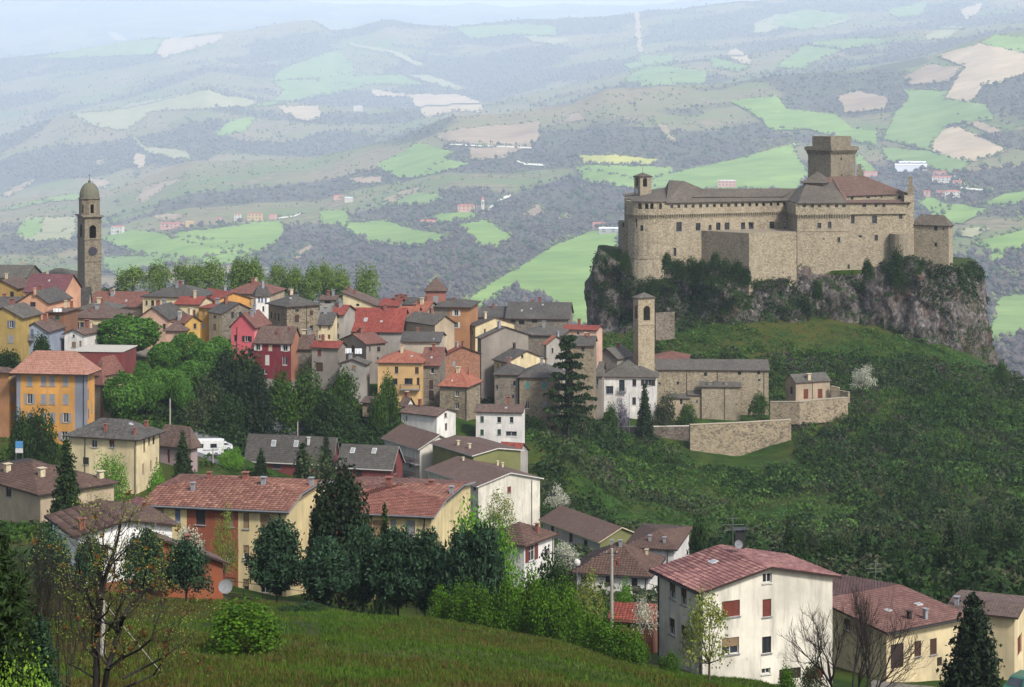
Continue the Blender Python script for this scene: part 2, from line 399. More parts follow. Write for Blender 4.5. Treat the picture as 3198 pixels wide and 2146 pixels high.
def hills_mat():
    s = NT('hillside', .95, .05); p = s.pos(); at = s.n('ShaderNodeAttribute'); at.attribute_name = 'wood'
    big = s.noise(p, .0009, 5, .6); mid = s.noise(p, .0043, 5, .65); fine = s.noise(p, .021, 5, .7)
    op = s.mix(s.ramp(big, [(.42, 0.0), (.58, 1.0)]), rgb('5b683c'), rgb('786c50')); op = s.mix(s.ramp(mid, [(.45, 0.0), (.62, .9)]), op, s.mix(s.ramp(fine, [(.4, 0.0), (.6, 1.0)]), rgb('4a4832'), rgb('86725c')))
    wd = s.mix(s.ramp(mid, [(.4, 0.0), (.6, 1.0)]), rgb('3a3437'), rgb('454a36')); wd = s.mix(s.ramp(fine, [(.42, 0.0), (.68, .8)]), wd, rgb('5c524e'))
    ad = s.n('ShaderNodeMath', operation='MULTIPLY_ADD'); ad.inputs[1].default_value = .7; ad.inputs[2].default_value = -.35; s.l(mid, ad.inputs[0]); a2 = s.n('ShaderNodeMath', operation='ADD'); s.l(ad.outputs[0], a2.inputs[0]); s.l(at.outputs['Fac'], a2.inputs[1])
    s.color(s.mix(s.ramp(a2.outputs[0], [(.3, 0.0), (.7, 1.0)]), op, wd)); s.bump(fine, .6, 8.0); return s.m
def field_mat(c1, c2, rows=.05):
    key = ('fd', c1, c2)
    if key in MATS: return MATS[key]
    s = NT('field', .95, .05); p = s.pos(); n = s.noise(p, .005, 5, .65); f = s.noise(s.pos((.3, 1, 1)), .025, 5, .7)
    c = s.mix(s.ramp(n, [(.35, 0.0), (.65, 1.0)]), c1, c2); c = s.mix(s.ramp(f, [(.42, 0.0), (.7, .6)]), c, tuple(c1[i] * .6 + (.10, .095, .06)[i] * .3 for i in range(3)))
    s.color(c); MATS[key] = s.m; return s.m

tag(grid_mesh('ground', np.linspace(-900, 4100, 260), np.geomspace(14, 1050, 380), ground_px, ground_mat()), kind='structure')
tag(grid_mesh('hills', np.linspace(-900, 4150, 330), HS * np.concatenate([np.geomspace(640, 3000, 150), np.geomspace(3030, 8600, 170), np.geomspace(8800, 15000, 30)]), hill_z, hills_mat()), kind='structure')
hob = bpy.data.objects['hills']; hv = np.empty(len(hob.data.vertices) * 3, np.float32); hob.data.vertices.foreach_get('co', hv); hv = hv.reshape(-1, 3).astype(float)
hob.data.attributes.new('wood', 'FLOAT', 'POINT').data.foreach_set('value', cover(hv[:, 0], hv[:, 1]).astype(np.float32))

# ---------------------------------------------------------------- fields on the hills, draped on the slope
GREEN = field_mat(rgb('607c34'), rgb('7c944a')); TEAL = field_mat(rgb('5c763a'), rgb('788c50')); YEL = field_mat(rgb('98994a'), rgb('b0a855'))
TAN = field_mat(rgb('a08c72'), rgb('b5a084')); ERO = field_mat(rgb('7f6c5a'), rgb('a08a72')); PALE = field_mat(rgb('85845f'), rgb('98926f'))
FIELDS = [
 ('S', GREEN, [(1440,955),(1520,895),(1640,825),(1740,765),(1850,722),(1930,715),(1930,1050),(1790,1035),(1720,940),(1600,905),(1500,965)]), ('S', GREEN, [(300,745),(420,718),(520,735),(700,760),(820,800),(700,830),(450,800)]), ('S', GREEN, [(1060,702),(1200,690),(1290,720),(1420,738),(1330,772),(1150,762)]),
 ('S', TEAL, [(1180,642),(1300,602),(1400,612),(1330,642)]), ('S', GREEN, [(2900,660),(2990,640),(3080,655),(3010,700),(2930,700)]), ('S', GREEN, [(3040,760),(3198,720),(3300,715),(3300,760),(3120,800)]),
 ('U', TEAL, [(230,390),(700,290),(1090,250),(1010,360),(600,380)]), ('U', TAN, [(1090,260),(1470,235),(1465,268),(1080,385),(1035,360)]),
 ('U', PALE, [(460,755),(740,740),(860,690),(1150,640),(1380,597),(1480,635),(1700,665),(1680,700),(1400,720),(1000,740),(840,870),(600,830)]),
 ('U', PALE, [(860,880),(960,975),(1230,1000),(1260,1070),(1100,1040),(960,1010),(900,930)]),
 ('U', TEAL, [(1880,455),(2220,335),(2331,420),(2331,520),(2050,520),(1790,540)]), ('U', GREEN, [(1430,890),(1500,820),(1660,770),(1690,790),(1620,870),(1450,910)]),
 ('U', TAN, [(1840,710),(2110,705),(2110,790),(2000,800),(1900,760)]), ('U', ERO, [(890,1330),(960,1240),(1240,1175),(1080,1240),(960,1340)]),
 ('U', TAN, [(880,1080),(900,1020),(960,1030),(970,1100),(920,1115)]), ('U', ERO, [(630,1110),(640,1070),(700,1050),(690,1080)]),
 ('U', ERO, [(0,1300),(90,1240),(230,1190),(150,1260),(40,1310)]), ('U', PALE, [(130,1568),(180,1440),(480,1440),(500,1500),(470,1600),(130,1600)]),
 ('U', TEAL, [(0,1400),(200,1340),(400,1300),(520,1285),(560,1320),(300,1340),(100,1385)]), ('U', TAN, [(710,215),(770,222),(845,270),(760,268)]),
 ('U', ERO, [(590,1180),(700,1190),(745,1220),(700,1250),(610,1240)]), ('U', ERO, [(1090,1415),(1240,1430),(1140,1470),(1010,1440)]),
 ('U', TEAL, [(1800,540),(2000,530),(2331,560),(2331,600),(2090,640),(1860,690),(1640,720),(1830,655),(1880,600)]),
 ('A', GREEN, [(1370,640),(1480,590),(1800,560),(2091,515),(2300,500),(2300,640),(2091,790),(1900,745),(1600,690)]),
 ('A', TEAL, [(840,880),(850,800),(1100,790),(1430,790),(1460,850),(1200,880),(980,970)]), ('A', GREEN, [(130,600),(200,490),(350,480),(330,600),(240,640)]),
 ('A', PALE, [(360,480),(620,470),(620,540),(480,600),(340,600)]), ('A', GREEN, [(1500,830),(1900,760),(2091,790),(2091,830),(1800,850)]),
 ('V', TEAL, [(0,390),(120,335),(240,490),(60,490),(0,500)]), ('V', TEAL, [(0,515),(540,500),(680,560),(300,560),(200,600),(0,640)]),
 ('V', TAN, [(330,590),(580,630),(900,625),(1075,685),(1075,750),(900,735),(700,785),(590,640),(360,640)]),
 ('V', PALE, [(600,500),(720,500),(1000,600),(880,590),(700,540)]), ('V', PALE, [(190,285),(330,310),(500,340),(700,440),(640,440),(480,360),(200,305)]),
 ('V', GREEN, [(370,1105),(650,950),(890,1010),(830,1060),(990,1090),(650,1180),(530,1185)]),
 ('V', ERO, [(760,900),(950,850),(1250,830),(1450,805),(1450,920),(1390,980),(850,940)]), ('V', ERO, [(1660,760),(1700,748),(1760,790),(1560,830)]),
 ('V', ERO, [(980,985),(1380,965),(1230,1045),(1000,1065)]), ('V', YEL, [(1700,1030),(2000,1035),(2230,1060),(2200,1090),(1750,1085)]),
 ('V', GREEN, [(1680,1110),(1760,1100),(2331,1110),(2331,1300),(2000,1240),(1760,1210)]), ('V', GREEN, [(1000,1568),(900,1500),(1100,1460),(1260,1568),(1200,1640),(1050,1640)]),
 ('V', ERO, [(410,1330),(520,1280),(720,1225),(620,1290),(450,1350)]), ('V', ERO, [(190,1180),(420,1170),(400,1210),(220,1220)]),
 ('V', ERO, [(1340,1420),(1440,1355),(1500,1390),(1430,1450)]), ('V', TAN, [(2082,85),(2106,85),(2140,350),(2096,345)]),
 ('V', TEAL, [(2000,430),(2331,360),(2331,420),(2060,470)]), ('V', TEAL, [(2080,480),(2331,440),(2331,560),(2000,545)]),
 ('V', TEAL, [(900,190),(1300,160),(1560,180),(1560,240),(1300,230),(1000,260)]), ('V', PALE, [(1350,240),(1650,260),(1600,300),(1400,280)]),
 ('V', GREEN, [(760,1420),(1000,1400),(1060,1440),(880,1470),(740,1470)]), ('V', GREEN, [(0,1400),(180,1390),(200,1480),(0,1500)]),
 ('V', ERO, [(2230,820),(2290,830),(2331,900),(2380,960),(2300,930)]), ('V', ERO, [(1560,1440),(1640,1415),(1660,1445),(1580,1455)]),
 ('W', GREEN, [(540,620),(830,590),(890,670),(1180,700),(1300,790),(1440,800),(1440,890),(1280,860),(1030,790),(800,800),(700,700)]),
 ('W', TEAL, [(1600,550),(1870,560),(1850,610),(2100,640),(2150,730),(1870,760),(1790,870),(1750,920),(1480,850),(1550,700),(1640,600)]),
 ('W', TAN, [(1800,345),(2070,270),(2337,330),(2500,360),(2500,450),(2337,450),(2190,510),(2090,520),(2020,625),(1850,610),(1930,480),(1980,410)]),
 ('W', GREEN, [(2070,265),(2160,215),(2337,230),(2500,240),(2500,350),(2337,325),(2150,295)]), ('W', TAN, [(1760,910),(1800,800),(1930,775),(2240,920),(2030,985),(1920,990)]),
 ('W', GREEN, [(60,1100),(300,1030),(600,970),(920,880),(960,960),(1020,1060),(950,1160),(560,1170),(100,1160)]),
 ('W', GREEN, [(1310,990),(1330,940),(1440,1040),(1400,1080)]), ('W', TEAL, [(1470,905),(1750,925),(2020,1000),(1900,1060),(1760,1020),(1500,985)]),
 ('W', TEAL, [(420,350),(660,410),(600,440),(450,420)]), ('W', TEAL, [(830,410),(1000,280),(1220,310),(950,430)]), ('W', TEAL, [(1050,240),(1470,240),(1480,270),(1250,300),(1050,280)]),
 ('W', PALE, [(1690,250),(1830,170),(1990,165),(1850,240)]), ('W', TAN, [(520,340),(580,295),(680,370),(650,400)]), ('W', ERO, [(1600,470),(1750,400),(1960,410),(1880,500),(1650,520)]),
 ('W', ERO, [(1200,590),(1330,560),(1500,600),(1500,670),(1250,690)]), ('W', TEAL, [(700,140),(1000,60),(1250,90),(1300,110),(1000,190)]), ('W', PALE, [(690,150),(830,90),(990,100),(760,210),(690,200)]),
 ('W', GREEN, [(2100,1240),(2200,1190),(2337,1165),(2450,1160),(2450,1220),(2200,1260)]), ('W', GREEN, [(1680,1250),(1760,1200),(1900,1260),(1830,1330)]),
 ('W', ERO, [(1930,700),(2060,740),(2200,800),(2150,830),(2000,760)]), ('W', TEAL, [(0,340),(160,345),(140,380),(0,400)]), ('W', TEAL, [(0,400),(200,410),(420,440),(380,520),(0,530)]),
 ('W', PALE, [(1050,160),(1330,100),(1300,120),(1080,180)]), ('W', TEAL, [(1500,60),(1750,20),(1700,100),(1560,110)]), ('W', TAN, [(1950,60),(2080,20),(2060,80),(1980,120)]),
 ('C', ERO, [(0,200),(100,110),(220,10),(240,0),(120,120),(30,210)]),
 ('K', TEAL, [(1300,390),(1340,250),(1380,90),(1430,60),(1700,40),(1700,360),(1560,345)]), ('B', ERO, [(500,200),(650,60),(740,20),(720,90),(600,160)]),
 ('M', GREEN, [(1780,1170),(1900,1150),(1930,1220),(1790,1250)]), ('M', PALE, [(1480,1000),(1600,930),(1800,940),(1650,1020)])]
from mathutils.geometry import delaunay_2d_cdt
def inpoly(x, y, poly):
    x = np.asarray(x); y = np.asarray(y); c = np.zeros(x.shape, bool); n = len(poly)
    for i in range(n):
        x0, y0 = poly[i]; x1, y1 = poly[i - 1]
        if y0 == y1: continue
        c ^= ((y0 > y) != (y1 > y)) & (x < (x1 - x0) * (y - y0) / (y1 - y0) + x0)
    return c
rng = np.random.default_rng(5); FPOLY = []
def drape(name, poly, mat, step=7.0, jit=2.6):
    pts = []
    for i in range(len(poly)):
        a = np.array(poly[i]); b = np.array(poly[(i + 1) % len(poly)]); n = max(1, int(np.linalg.norm(b - a) / step))
        for k in range(n): pts.append(a + (b - a) * k / n + rng.normal(0, jit, 2) * (1 if k else .3) * np.array([1, .6]))
    pts = [tuple(p) for p in pts]; FPOLY.append(pts)
    q = np.array(pts); x0, y0 = q.min(0); x1, y1 = q.max(0)
    gx, gy = np.meshgrid(np.arange(x0, x1, step * 1.3), np.arange(y0, y1, step * .8)); gx = gx.ravel(); gy = gy.ravel(); m = inpoly(gx, gy, pts)
    allp = pts + list(zip(gx[m], gy[m])); n = len(pts)
    v, e, f, *_ = delaunay_2d_cdt([Vector(p) for p in allp], [(i, (i + 1) % n) for i in range(n)], [list(range(n))], 1, 1e-4)
    vx = np.array([a.x for a in v]); vy = np.array([a.y for a in v]); d = hill_hit(vx, vy)
    fc = [t for t in f if len(t) == 3 and np.isfinite(d[list(t)]).all() and d[list(t)].max() / d[list(t)].min() < 1.12]
    if not fc: return
    d = np.where(np.isfinite(d), d, 1000.0); d2 = d * .9985
    V = np.stack([(vx - CX) * d2 / F, d2, hill_z(vx, d) + .5 + d * .0002 + .35 * (len(FPOLY) % 7)], 1)
    tag(npmesh(name, V, np.array(fc), mat, smooth=True), kind='structure')
for r, m, pl in FIELDS: drape('field', [px(r, *p) for p in pl], m)
# country roads on the hills
ROADM = field_mat(rgb('d8d2c4'), rgb('c9c0ae'))
def road_px(pts, wpx):
    L = [px('S', *p) for p in pts]; up = []; dn = []
    for x, y in L: up.append((x, y - wpx)); dn.append((x, y + wpx))
    drape('country_road', up + dn[::-1], ROADM, step=12, jit=.25)
road_px([(1520,660),(1545,640),(1570,622),(1595,614)], 4); road_px([(1825,532),(1900,545),(1985,560),(2080,570)], 2.2); road_px([(2320,595),(2400,600),(2480,598)], 1.6)
road_px([(870,683),(920,676),(950,664)], 2); road_px([(1390,452),(1470,456),(1560,459),(1660,464)], 1.8); road_px([(1310,553),(1350,528),(1388,506)], 2.2)
road_px([(1615,505),(1640,515),(1700,518)], 2.5); road_px([(3000,590),(3060,596),(3100,594)], 2.2); road_px([(2980,552),(3005,565),(3015,580),(3030,585)], 3.5)
road_px([(2468,437),(2474,447),(2490,458)], 1.6)

# ---------------------------------------------------------------- woods on the hills
OCT_V = np.array([(0, 0, 1), (1, 0, 0), (0, 1, 0), (-1, 0, 0), (0, -1, 0), (0, 0, -.8)], float); OCT_F = np.array([(0, 1, 2), (0, 2, 3), (0, 3, 4), (0, 4, 1), (5, 2, 1), (5, 3, 2), (5, 4, 3), (5, 1, 4)])
def blobs(rng, C, H, R, k):
    """k lumpy crowns for each tree standing at C with height H and radius R"""
    n = len(C); c = np.repeat(C, k, 0); h = np.repeat(H, k); r = np.repeat(R, k); u = rng.normal(size=(n * k, 3)) * (.45 if k > 1 else 0)
    ctr = c + np.stack([u[:, 0] * r, u[:, 1] * r, h * .5 + np.abs(u[:, 2]) * h * .25], 1); s = rng.uniform(.55, 1.0, n * k) if k > 1 else np.ones(n * k)
    a = rng.uniform(0, 6.283, n * k); ca, sa = np.cos(a), np.sin(a); O = OCT_V[None] * rng.uniform(.6, 1.3, (n * k, 6, 1)); Q = np.stack([(O[..., 0] * ca[:, None] - O[..., 1] * sa[:, None]) * (r * s)[:, None], (O[..., 0] * sa[:, None] + O[..., 1] * ca[:, None]) * (r * s)[:, None], O[..., 2] * (h * .5 * s)[:, None]], -1)
    V = (ctr[:, None] + Q).reshape(-1, 3); return V, (np.arange(n * k)[:, None, None] * 6 + OCT_F[None]).reshape(-1, 3)
def wood(n, ylo, yhi, dmin, dmax, hts, k, key, cols, lo, hi, seed, hedge=0):
    rg = np.random.default_rng(seed); x = rg.uniform(-350, 3550, n); y = rg.uniform(ylo, yhi, n); d = hill_hit(x, y); ok = np.isfinite(d)
    x, y, d = x[ok], y[ok], d[ok]; X = (x - CX) * d / F
    cv = cover(X, d) + rg.normal(0, .16, len(x)); ok = (d > dmin) & (d < dmax) & (cv >= lo) & (cv <= hi)
    if lo < 0: ok &= fbm(X / (75. * HS), d / (75. * HS), 3, 91) + rg.normal(0, .05, len(x)) > .10   # scrub grows in clumps
    inf = np.zeros(len(x), bool)
    for pl in FPOLY:
        q = np.array(pl); bb = (x > q[:, 0].min()) & (x < q[:, 0].max()) & (y > q[:, 1].min()) & (y < q[:, 1].max())
        if bb.any(): ib = np.where(bb)[0]; inf[ib] |= inpoly(x[ib], y[ib], pl)
    ok &= ~inf; x, d, X = x[ok], d[ok], X[ok]
    if hedge:   # hedgerow trees along the field edges
        hx, hy = [], []
        for pl in FPOLY:
            q = np.array(pl); m = len(q)
            for i in range(m):
                if rg.random() < .62:
                    L = np.linalg.norm(q[(i + 1) % m] - q[i]); t = rg.random(max(1, int(L / hedge))); e = q[i] + (q[(i + 1) % m] - q[i]) * t[:, None] + rg.normal(0, 1.8, (len(t), 2)); hx.append(e[:, 0]); hy.append(e[:, 1])
        hx = np.concatenate(hx); hy = np.concatenate(hy); hd = hill_hit(hx, hy); okh = np.isfinite(hd) & (hd > dmin) & (hd < dmax); x = np.concatenate([x, hx[okh]]); d = np.concatenate([d, hd[okh]]); X = (x - CX) * d / F
    C = np.stack([X, d, hill_z(x, d) - .5], 1); H = hts[0] + (hts[1] - hts[0]) * rg.random(len(x)) ** 2; R = H * rg.uniform(.36, .6, len(x))
    V, FC = blobs(rg, C, H, R, k)
    tag(npmesh('forest', V, FC, leafm(key, cols, .15, .9), smooth=True), key, None, None, 'stuff')
BARE = [rgb('3a3338'), rgb('4c4348'), rgb('62564f'), rgb('514e3e')]; BUD = [rgb('42502a'), rgb('586636'), rgb('737e46'), rgb('5a543e')]; CON = [rgb('26362a'), rgb('314230'), rgb('3c4a36')]
wood(32000, 220, 1190, 2000, 9100, (9, 21), 2, 'bare grey brown woods on the near hillside', BARE, .45, 9, 1)
wood(24000, 220, 1190, 2000, 9100, (6, 17), 2, 'budding green scrub on the near hillside', BUD, -9, .75, 2, 5.0)
wood(2800, 220, 900, 2000, 9100, (13, 28), 2, 'scattered dark conifers on the near hillside', CON, .7, 9, 3)
wood(34000, 15, 560, 9100, 26000, (14, 31), 1, 'hazy bare woods on the far hills', BARE, .35, 9, 4)
wood(22000, 15, 560, 9100, 26000, (11, 25), 1, 'hazy green scrub on the far hills', BUD, -9, .6, 5, 4.0)
# ================================================================ building kit
TC = 'houses of the old town'
V3 = lambda p, z: Vector((p[0], p[1], z))
def plan(x, d): return Vector(((x - CX) * d / F, d))
BROWN = flat(rgb('4a3228')); WHITEP = flat(rgb('cfcac2')); GREYP = flat(rgb('8e8f92')); DKBROWN = flat(rgb('33241f')); ZINC = flat(rgb('77797a'), .5, .4, .3)
IRON = flat((.02, .02, .022), .6); TERRA = flat(rgb('8a5546')); CREAMP = flat(rgb('c9b898')); PLATE = flat(rgb('9aa0a4'), .4, .5, .2)
COLS = {'n': BROWN, 'w': WHITEP, 'g': flat(rgb('2c4638')), 'G': GREYP, 't': flat(rgb('4f8a88')), 'r': flat(rgb('6e3326')), 'k': DKBROWN, 'b': flat(rgb('5d6c86')), 'c': CREAMP, 'm': flat(rgb('8b7358'))}
def arch_holes(s0, s1, z0, z1, n=6):
    w = s1 - s0; r = w / 2; out = []; zc = z1 - r
    for i in range(n):
        a = s0 + w * i / n; b = s0 + w * (i + 1) / n; m = ((a + b) / 2 - (s0 + r)) / r
        out.append((a, b, z0, zc + r * math.sqrt(max(0, 1 - m * m))))
    return out
def wall_face(mb, o, t, L, zb, top, holes, rev=.18, s0=0.0, s1=None):
    """wall from plan point o along t: strips cut at every opening; top = [(s, z)...]"""
    s1 = L if s1 is None else s1; n = Vector((t[1], -t[0]))
    tz = lambda s: float(np.interp(s, [a for a, _ in top], [b for _, b in top]))
    br = sorted({round(max(s0, min(s1, s)), 4) for s in [s0, s1] + [a for a, _ in top] + [h[0] for h in holes] + [h[1] for h in holes]})
    pt = lambda s, z: (o[0] + t[0] * s, o[1] + t[1] * s, z)
    uvp = lambda s, z: (s, z)
    for a, b in zip(br, br[1:]):
        if b - a < 1e-3: continue
        hs = sorted([h for h in holes if h[0] < b - 1e-4 and h[1] > a + 1e-4], key=lambda h: h[2]); z = zb
        for h in hs:
            if h[2] > z + 1e-3: mb.face([pt(a, z), pt(b, z), pt(b, h[2]), pt(a, h[2])], [uvp(a, z), uvp(b, z), uvp(b, h[2]), uvp(a, h[2])])
            z = max(z, h[3])
        ta, tb = tz(a), tz(b)
        if max(ta, tb) > z + 1e-3: mb.face([pt(a, z), pt(b, z), pt(b, max(tb, z)), pt(a, max(ta, z))], [uvp(a, z), uvp(b, z), uvp(b, tb), uvp(a, ta)])
    q = lambda s, z, k: (o[0] + t[0] * s - n[0] * k, o[1] + t[1] * s - n[1] * k, z)
    for a, b, z0, z1 in holes:
        if b < s0 or a > s1: continue
        mb.face([q(a, z0, 0), q(b, z0, 0), q(b, z0, rev), q(a, z0, rev)]); mb.face([q(a, z1, rev), q(b, z1, rev), q(b, z1, 0), q(a, z1, 0)])
        mb.face([q(a, z0, rev), q(a, z1, rev), q(a, z1, 0), q(a, z0, 0)]); mb.face([q(b, z0, 0), q(b, z1, 0), q(b, z1, rev), q(b, z0, rev)])
def quadbox(mb, o, t, n, s0, s1, z0, z1, k0, k1):
    """box on a facade: s along t, z up, k along outward n"""
    c = lambda s, k: (o[0] + t[0] * s + n[0] * k, o[1] + t[1] * s + n[1] * k)
    a = c(s0, k1); mb.obox((a[0], a[1], z0), ((s1 - s0) * t[0], (s1 - s0) * t[1], 0), ((k0 - k1) * n[0], (k0 - k1) * n[1], 0), (0, 0, z1 - z0))
def add_window(par, o, t, L, s, z, w, h, st, fc, rev=.18, kind='window'):
    """one opening's fittings; st style letter, fc frame/shutter colour letter"""
    n = Vector((t[1], -t[0])); s0, s1, z0, z1 = s - w / 2, s + w / 2, z - h / 2, z + h / 2
    fm = COLS.get(fc, BROWN)
    pane = MB(); c = lambda a, b, k: (o[0] + t[0] * a - n[0] * k, o[1] + t[1] * a - n[1] * k, b)
    def pane_to(p, zz1): 
        m = MB(); m.face([c(s0, z0, rev - .01), c(s1, z0, rev - .01), c(s1, zz1, rev - .01), c(s0, zz1, rev - .01)]); m.build('pane', glassm(), p)
    if st == 'x' or st == 'A':
        m = MB(); m.face([c(s0 - .01, z0 - .01, rev - .01), c(s1 + .01, z0 - .01, rev - .01), c(s1 + .01, z1 + .01, rev - .01), c(s0 - .01, z1 + .01, rev - .01)])
        return m.build('opening_shade_pane', glassm(), par)  # dark sheet stands for the unlit inside of the opening
    m = MB(); fw = min(.07, w * .12)
    if st in 'dD':
        quadbox(m, o, t, n, s0, s1, z0, z1, -rev, -rev + .06); ob = m.build('door', fm, par); return ob
    if st == 's':
        g = .02
        ob = None
        for a, b in ((s0, s - g), (s + g, s1)):
            mm = MB(); quadbox(mm, o, t, n, a, b, z0, z1, -.07, -.02)
            k = max(3, int(h / .3)); 
            for i in range(k): zz = z0 + (i + .2) * h / k; quadbox(mm, o, t, n, a + .05, b - .05, zz, zz + h / k * .45, -.02, -.005)
            if ob is None:
                ob = MB(); quadbox(ob, o, t, n, s0, s1, z0 - .0, z1, -rev, -.09); ob = ob.build('window', fm, par)
            mm.build('shutter', fm, ob)
    else:
        wf = WHITEP if st in 'orR' and fc not in 'w' else fm
        for a, b, y0, y1 in ((s0, s0 + fw, z0, z1), (s1 - fw, s1, z0, z1), (s0, s1, z0, z0 + fw), (s0, s1, z1 - fw, z1)): quadbox(m, o, t, n, a, b, y0, y1, -rev, -rev + .05)
        if w > .75: quadbox(m, o, t, n, s - fw / 2, s + fw / 2, z0, z1, -rev, -rev + .055)
        if h > 1.9: quadbox(m, o, t, n, s0, s1, z0 + h * .62, z0 + h * .62 + .05, -rev, -rev + .052)
        ob = m.build(kind, wf, par); pane_to(ob, z1)
        if st == 'o':
            for a, b in ((s0 - w * .52, s0 - .02), (s1 + .02, s1 + w * .52)):
                mm = MB(); quadbox(mm, o, t, n, a, b, z0, z1, .015, .06); mm.build('shutter', fm, ob)
        if st in 'rR':
            zz = z0 + (h * .45 if st == 'r' else .0); mm = MB(); quadbox(mm, o, t, n, s0 + .01, s1 - .01, zz, z1, -rev + .06, -rev + .09)
            k = int((z1 - zz) / .18)
            for i in range(k): quadbox(mm, o, t, n, s0 + .01, s1 - .01, zz + i * .18, zz + i * .18 + .1, -rev + .09, -rev + .1)
            mm.build('roller_blind', fm, ob)
    if z0 is not None and h < 3:
        mm = MB(); quadbox(mm, o, t, n, s0 - .08, s1 + .08, z0 - .09, z0 - .005, .0, .1); mm.build('sill', GREYP if fc != 'w' else WHITEP, ob)
    return ob

def roof_shape(C, pv, qv, Pl, Q, ze, zr, rt, ov):
    k = (zr - ze) / (Q / 2); o2 = ov * .8
    pt = lambda p, q, z: Vector((C[0] + pv[0] * p + qv[0] * q, C[1] + pv[1] * p + qv[1] * q, z)); ez = ze - k * ov
    if rt == 'gable':
        S = [[pt(-o2, -ov, ez), pt(Pl + o2, -ov, ez), pt(Pl + o2, Q / 2, zr), pt(-o2, Q / 2, zr)], [pt(-o2, Q + ov, ez), pt(Pl + o2, Q + ov, ez), pt(Pl + o2, Q / 2, zr), pt(-o2, Q / 2, zr)]]
    elif rt in ('hip', 'pyr'):
        hl = Pl / 2 - .01 if rt == 'pyr' else min(Q / 2, Pl / 2 - .01)
        c = [pt(-ov, -ov, ez), pt(Pl + ov, -ov, ez), pt(Pl + ov, Q + ov, ez), pt(-ov, Q + ov, ez)]; r0 = pt(hl, Q / 2, zr); r1 = pt(Pl - hl, Q / 2, zr)
        S = [[c[0], c[1], r1, r0], [c[2], c[3], r0, r1], [c[1], c[2], r1], [c[3], c[0], r0]]
    elif rt == 'half':
        qc = Q * .26; zc = ze + k * qc; hh = Q * .40
        S = [[pt(-o2, -ov, ez), pt(Pl + o2, -ov, ez), pt(Pl + o2, qc, zc), pt(Pl - hh, Q / 2, zr), pt(hh, Q / 2, zr), pt(-o2, qc, zc)],
             [pt(-o2, Q + ov, ez), pt(Pl + o2, Q + ov, ez), pt(Pl + o2, Q - qc, zc), pt(Pl - hh, Q / 2, zr), pt(hh, Q / 2, zr), pt(-o2, Q - qc, zc)],
             [pt(-o2, qc, zc), pt(-o2, Q - qc, zc), pt(hh, Q / 2, zr)], [pt(Pl + o2, qc, zc), pt(Pl + o2, Q - qc, zc), pt(Pl - hh, Q / 2, zr)]]
    elif rt == 'shed':
        ks = (zr - ze) / Q; S = [[pt(-o2, -ov, ze - ks * ov), pt(Pl + o2, -ov, ze - ks * ov), pt(Pl + o2, Q + o2, zr + ks * o2), pt(-o2, Q + o2, zr + ks * o2)]]
    else:
        S = [[pt(-ov, -ov, ze), pt(Pl + ov, -ov, ze), pt(Pl + ov, Q + ov, ze), pt(-ov, Q + ov, ze)]]
    out = []
    for s in S:
        nz = sum(((s[i] - s[0]).cross(s[i + 1] - s[0])).z for i in range(1, len(s) - 1))
        out.append(s if nz > 0 else s[::-1])
    return out
def roof_build(par, polys, mat, edge=None, T=.2, name='roof'):
    up = lambda p, z: (p.x, p.y, p.z + z)
    mb = MB(); cnt = {}
    key = lambda p: (round(p.x, 3), round(p.y, 3), round(p.z, 3))
    for s in polys:
        mb.face([up(p, T) for p in s]); mb.face([up(p, .02) for p in s][::-1])
        for i in range(len(s)):
            a, b = s[i], s[(i + 1) % len(s)]; k = frozenset((key(a), key(b))); cnt.setdefault(k, []).append((a, b))
    eb = MB()
    for k, l in cnt.items():
        if len(l) == 1: a, b = l[0]; (eb if edge else mb).face([up(a, .02), up(b, .02), up(b, T), up(a, T)])
    ob = mb.build(name, mat, par)
    if edge and eb.f: eb.build('fascia', edge, ob)
    return ob
def roof_hit(polys, x, y, T=.2):
    """where the view through pixel (x,y) first meets the roof"""
    r = Vector(((x - CX) / F, 1.0, -(y - HY) / F)); o = Vector((0, 0, CAMZ)); best = None
    for s in polys:
        q = [p + Vector((0, 0, T)) for p in s]; n = (q[1] - q[0]).cross(q[2] - q[0]); dn = r.dot(n)
        if abs(dn) < 1e-9: continue
        t = (q[0] - o).dot(n) / dn; h = o + r * t
        if t <= 0: continue
        ins = all(((q[(i + 1) % len(q)] - q[i]).cross(h - q[i])).dot(n) >= -1e-6 for i in range(len(q)))
        if ins and (best is None or t < best[0]): best = (t, h, n.normalized())
    return best
def chimney(roof, hit, w, h, mat, ang=0.0, cap=True):
    x, y, z = hit; m = MB(); m.box((x, y, z - .35), w, w, h + .35, ang); ob = m.build('chimney', mat, roof)
    if cap:
        c = MB(); c.box((x, y, z + h + .12), w * 1.5, w * 1.5, .07, ang)
        for i, j in ((-1, -1), (1, -1), (1, 1), (-1, 1)): c.box((x + i * w * .35, y + j * w * .35, z + h - .02), .09, .09, .15, ang)
        c.build('chimney_cap', mat, roof)
    return ob
TILE_LIP = flat(rgb('3c2b26'))   # lower tile edges darkened in colour for the shadow between courses
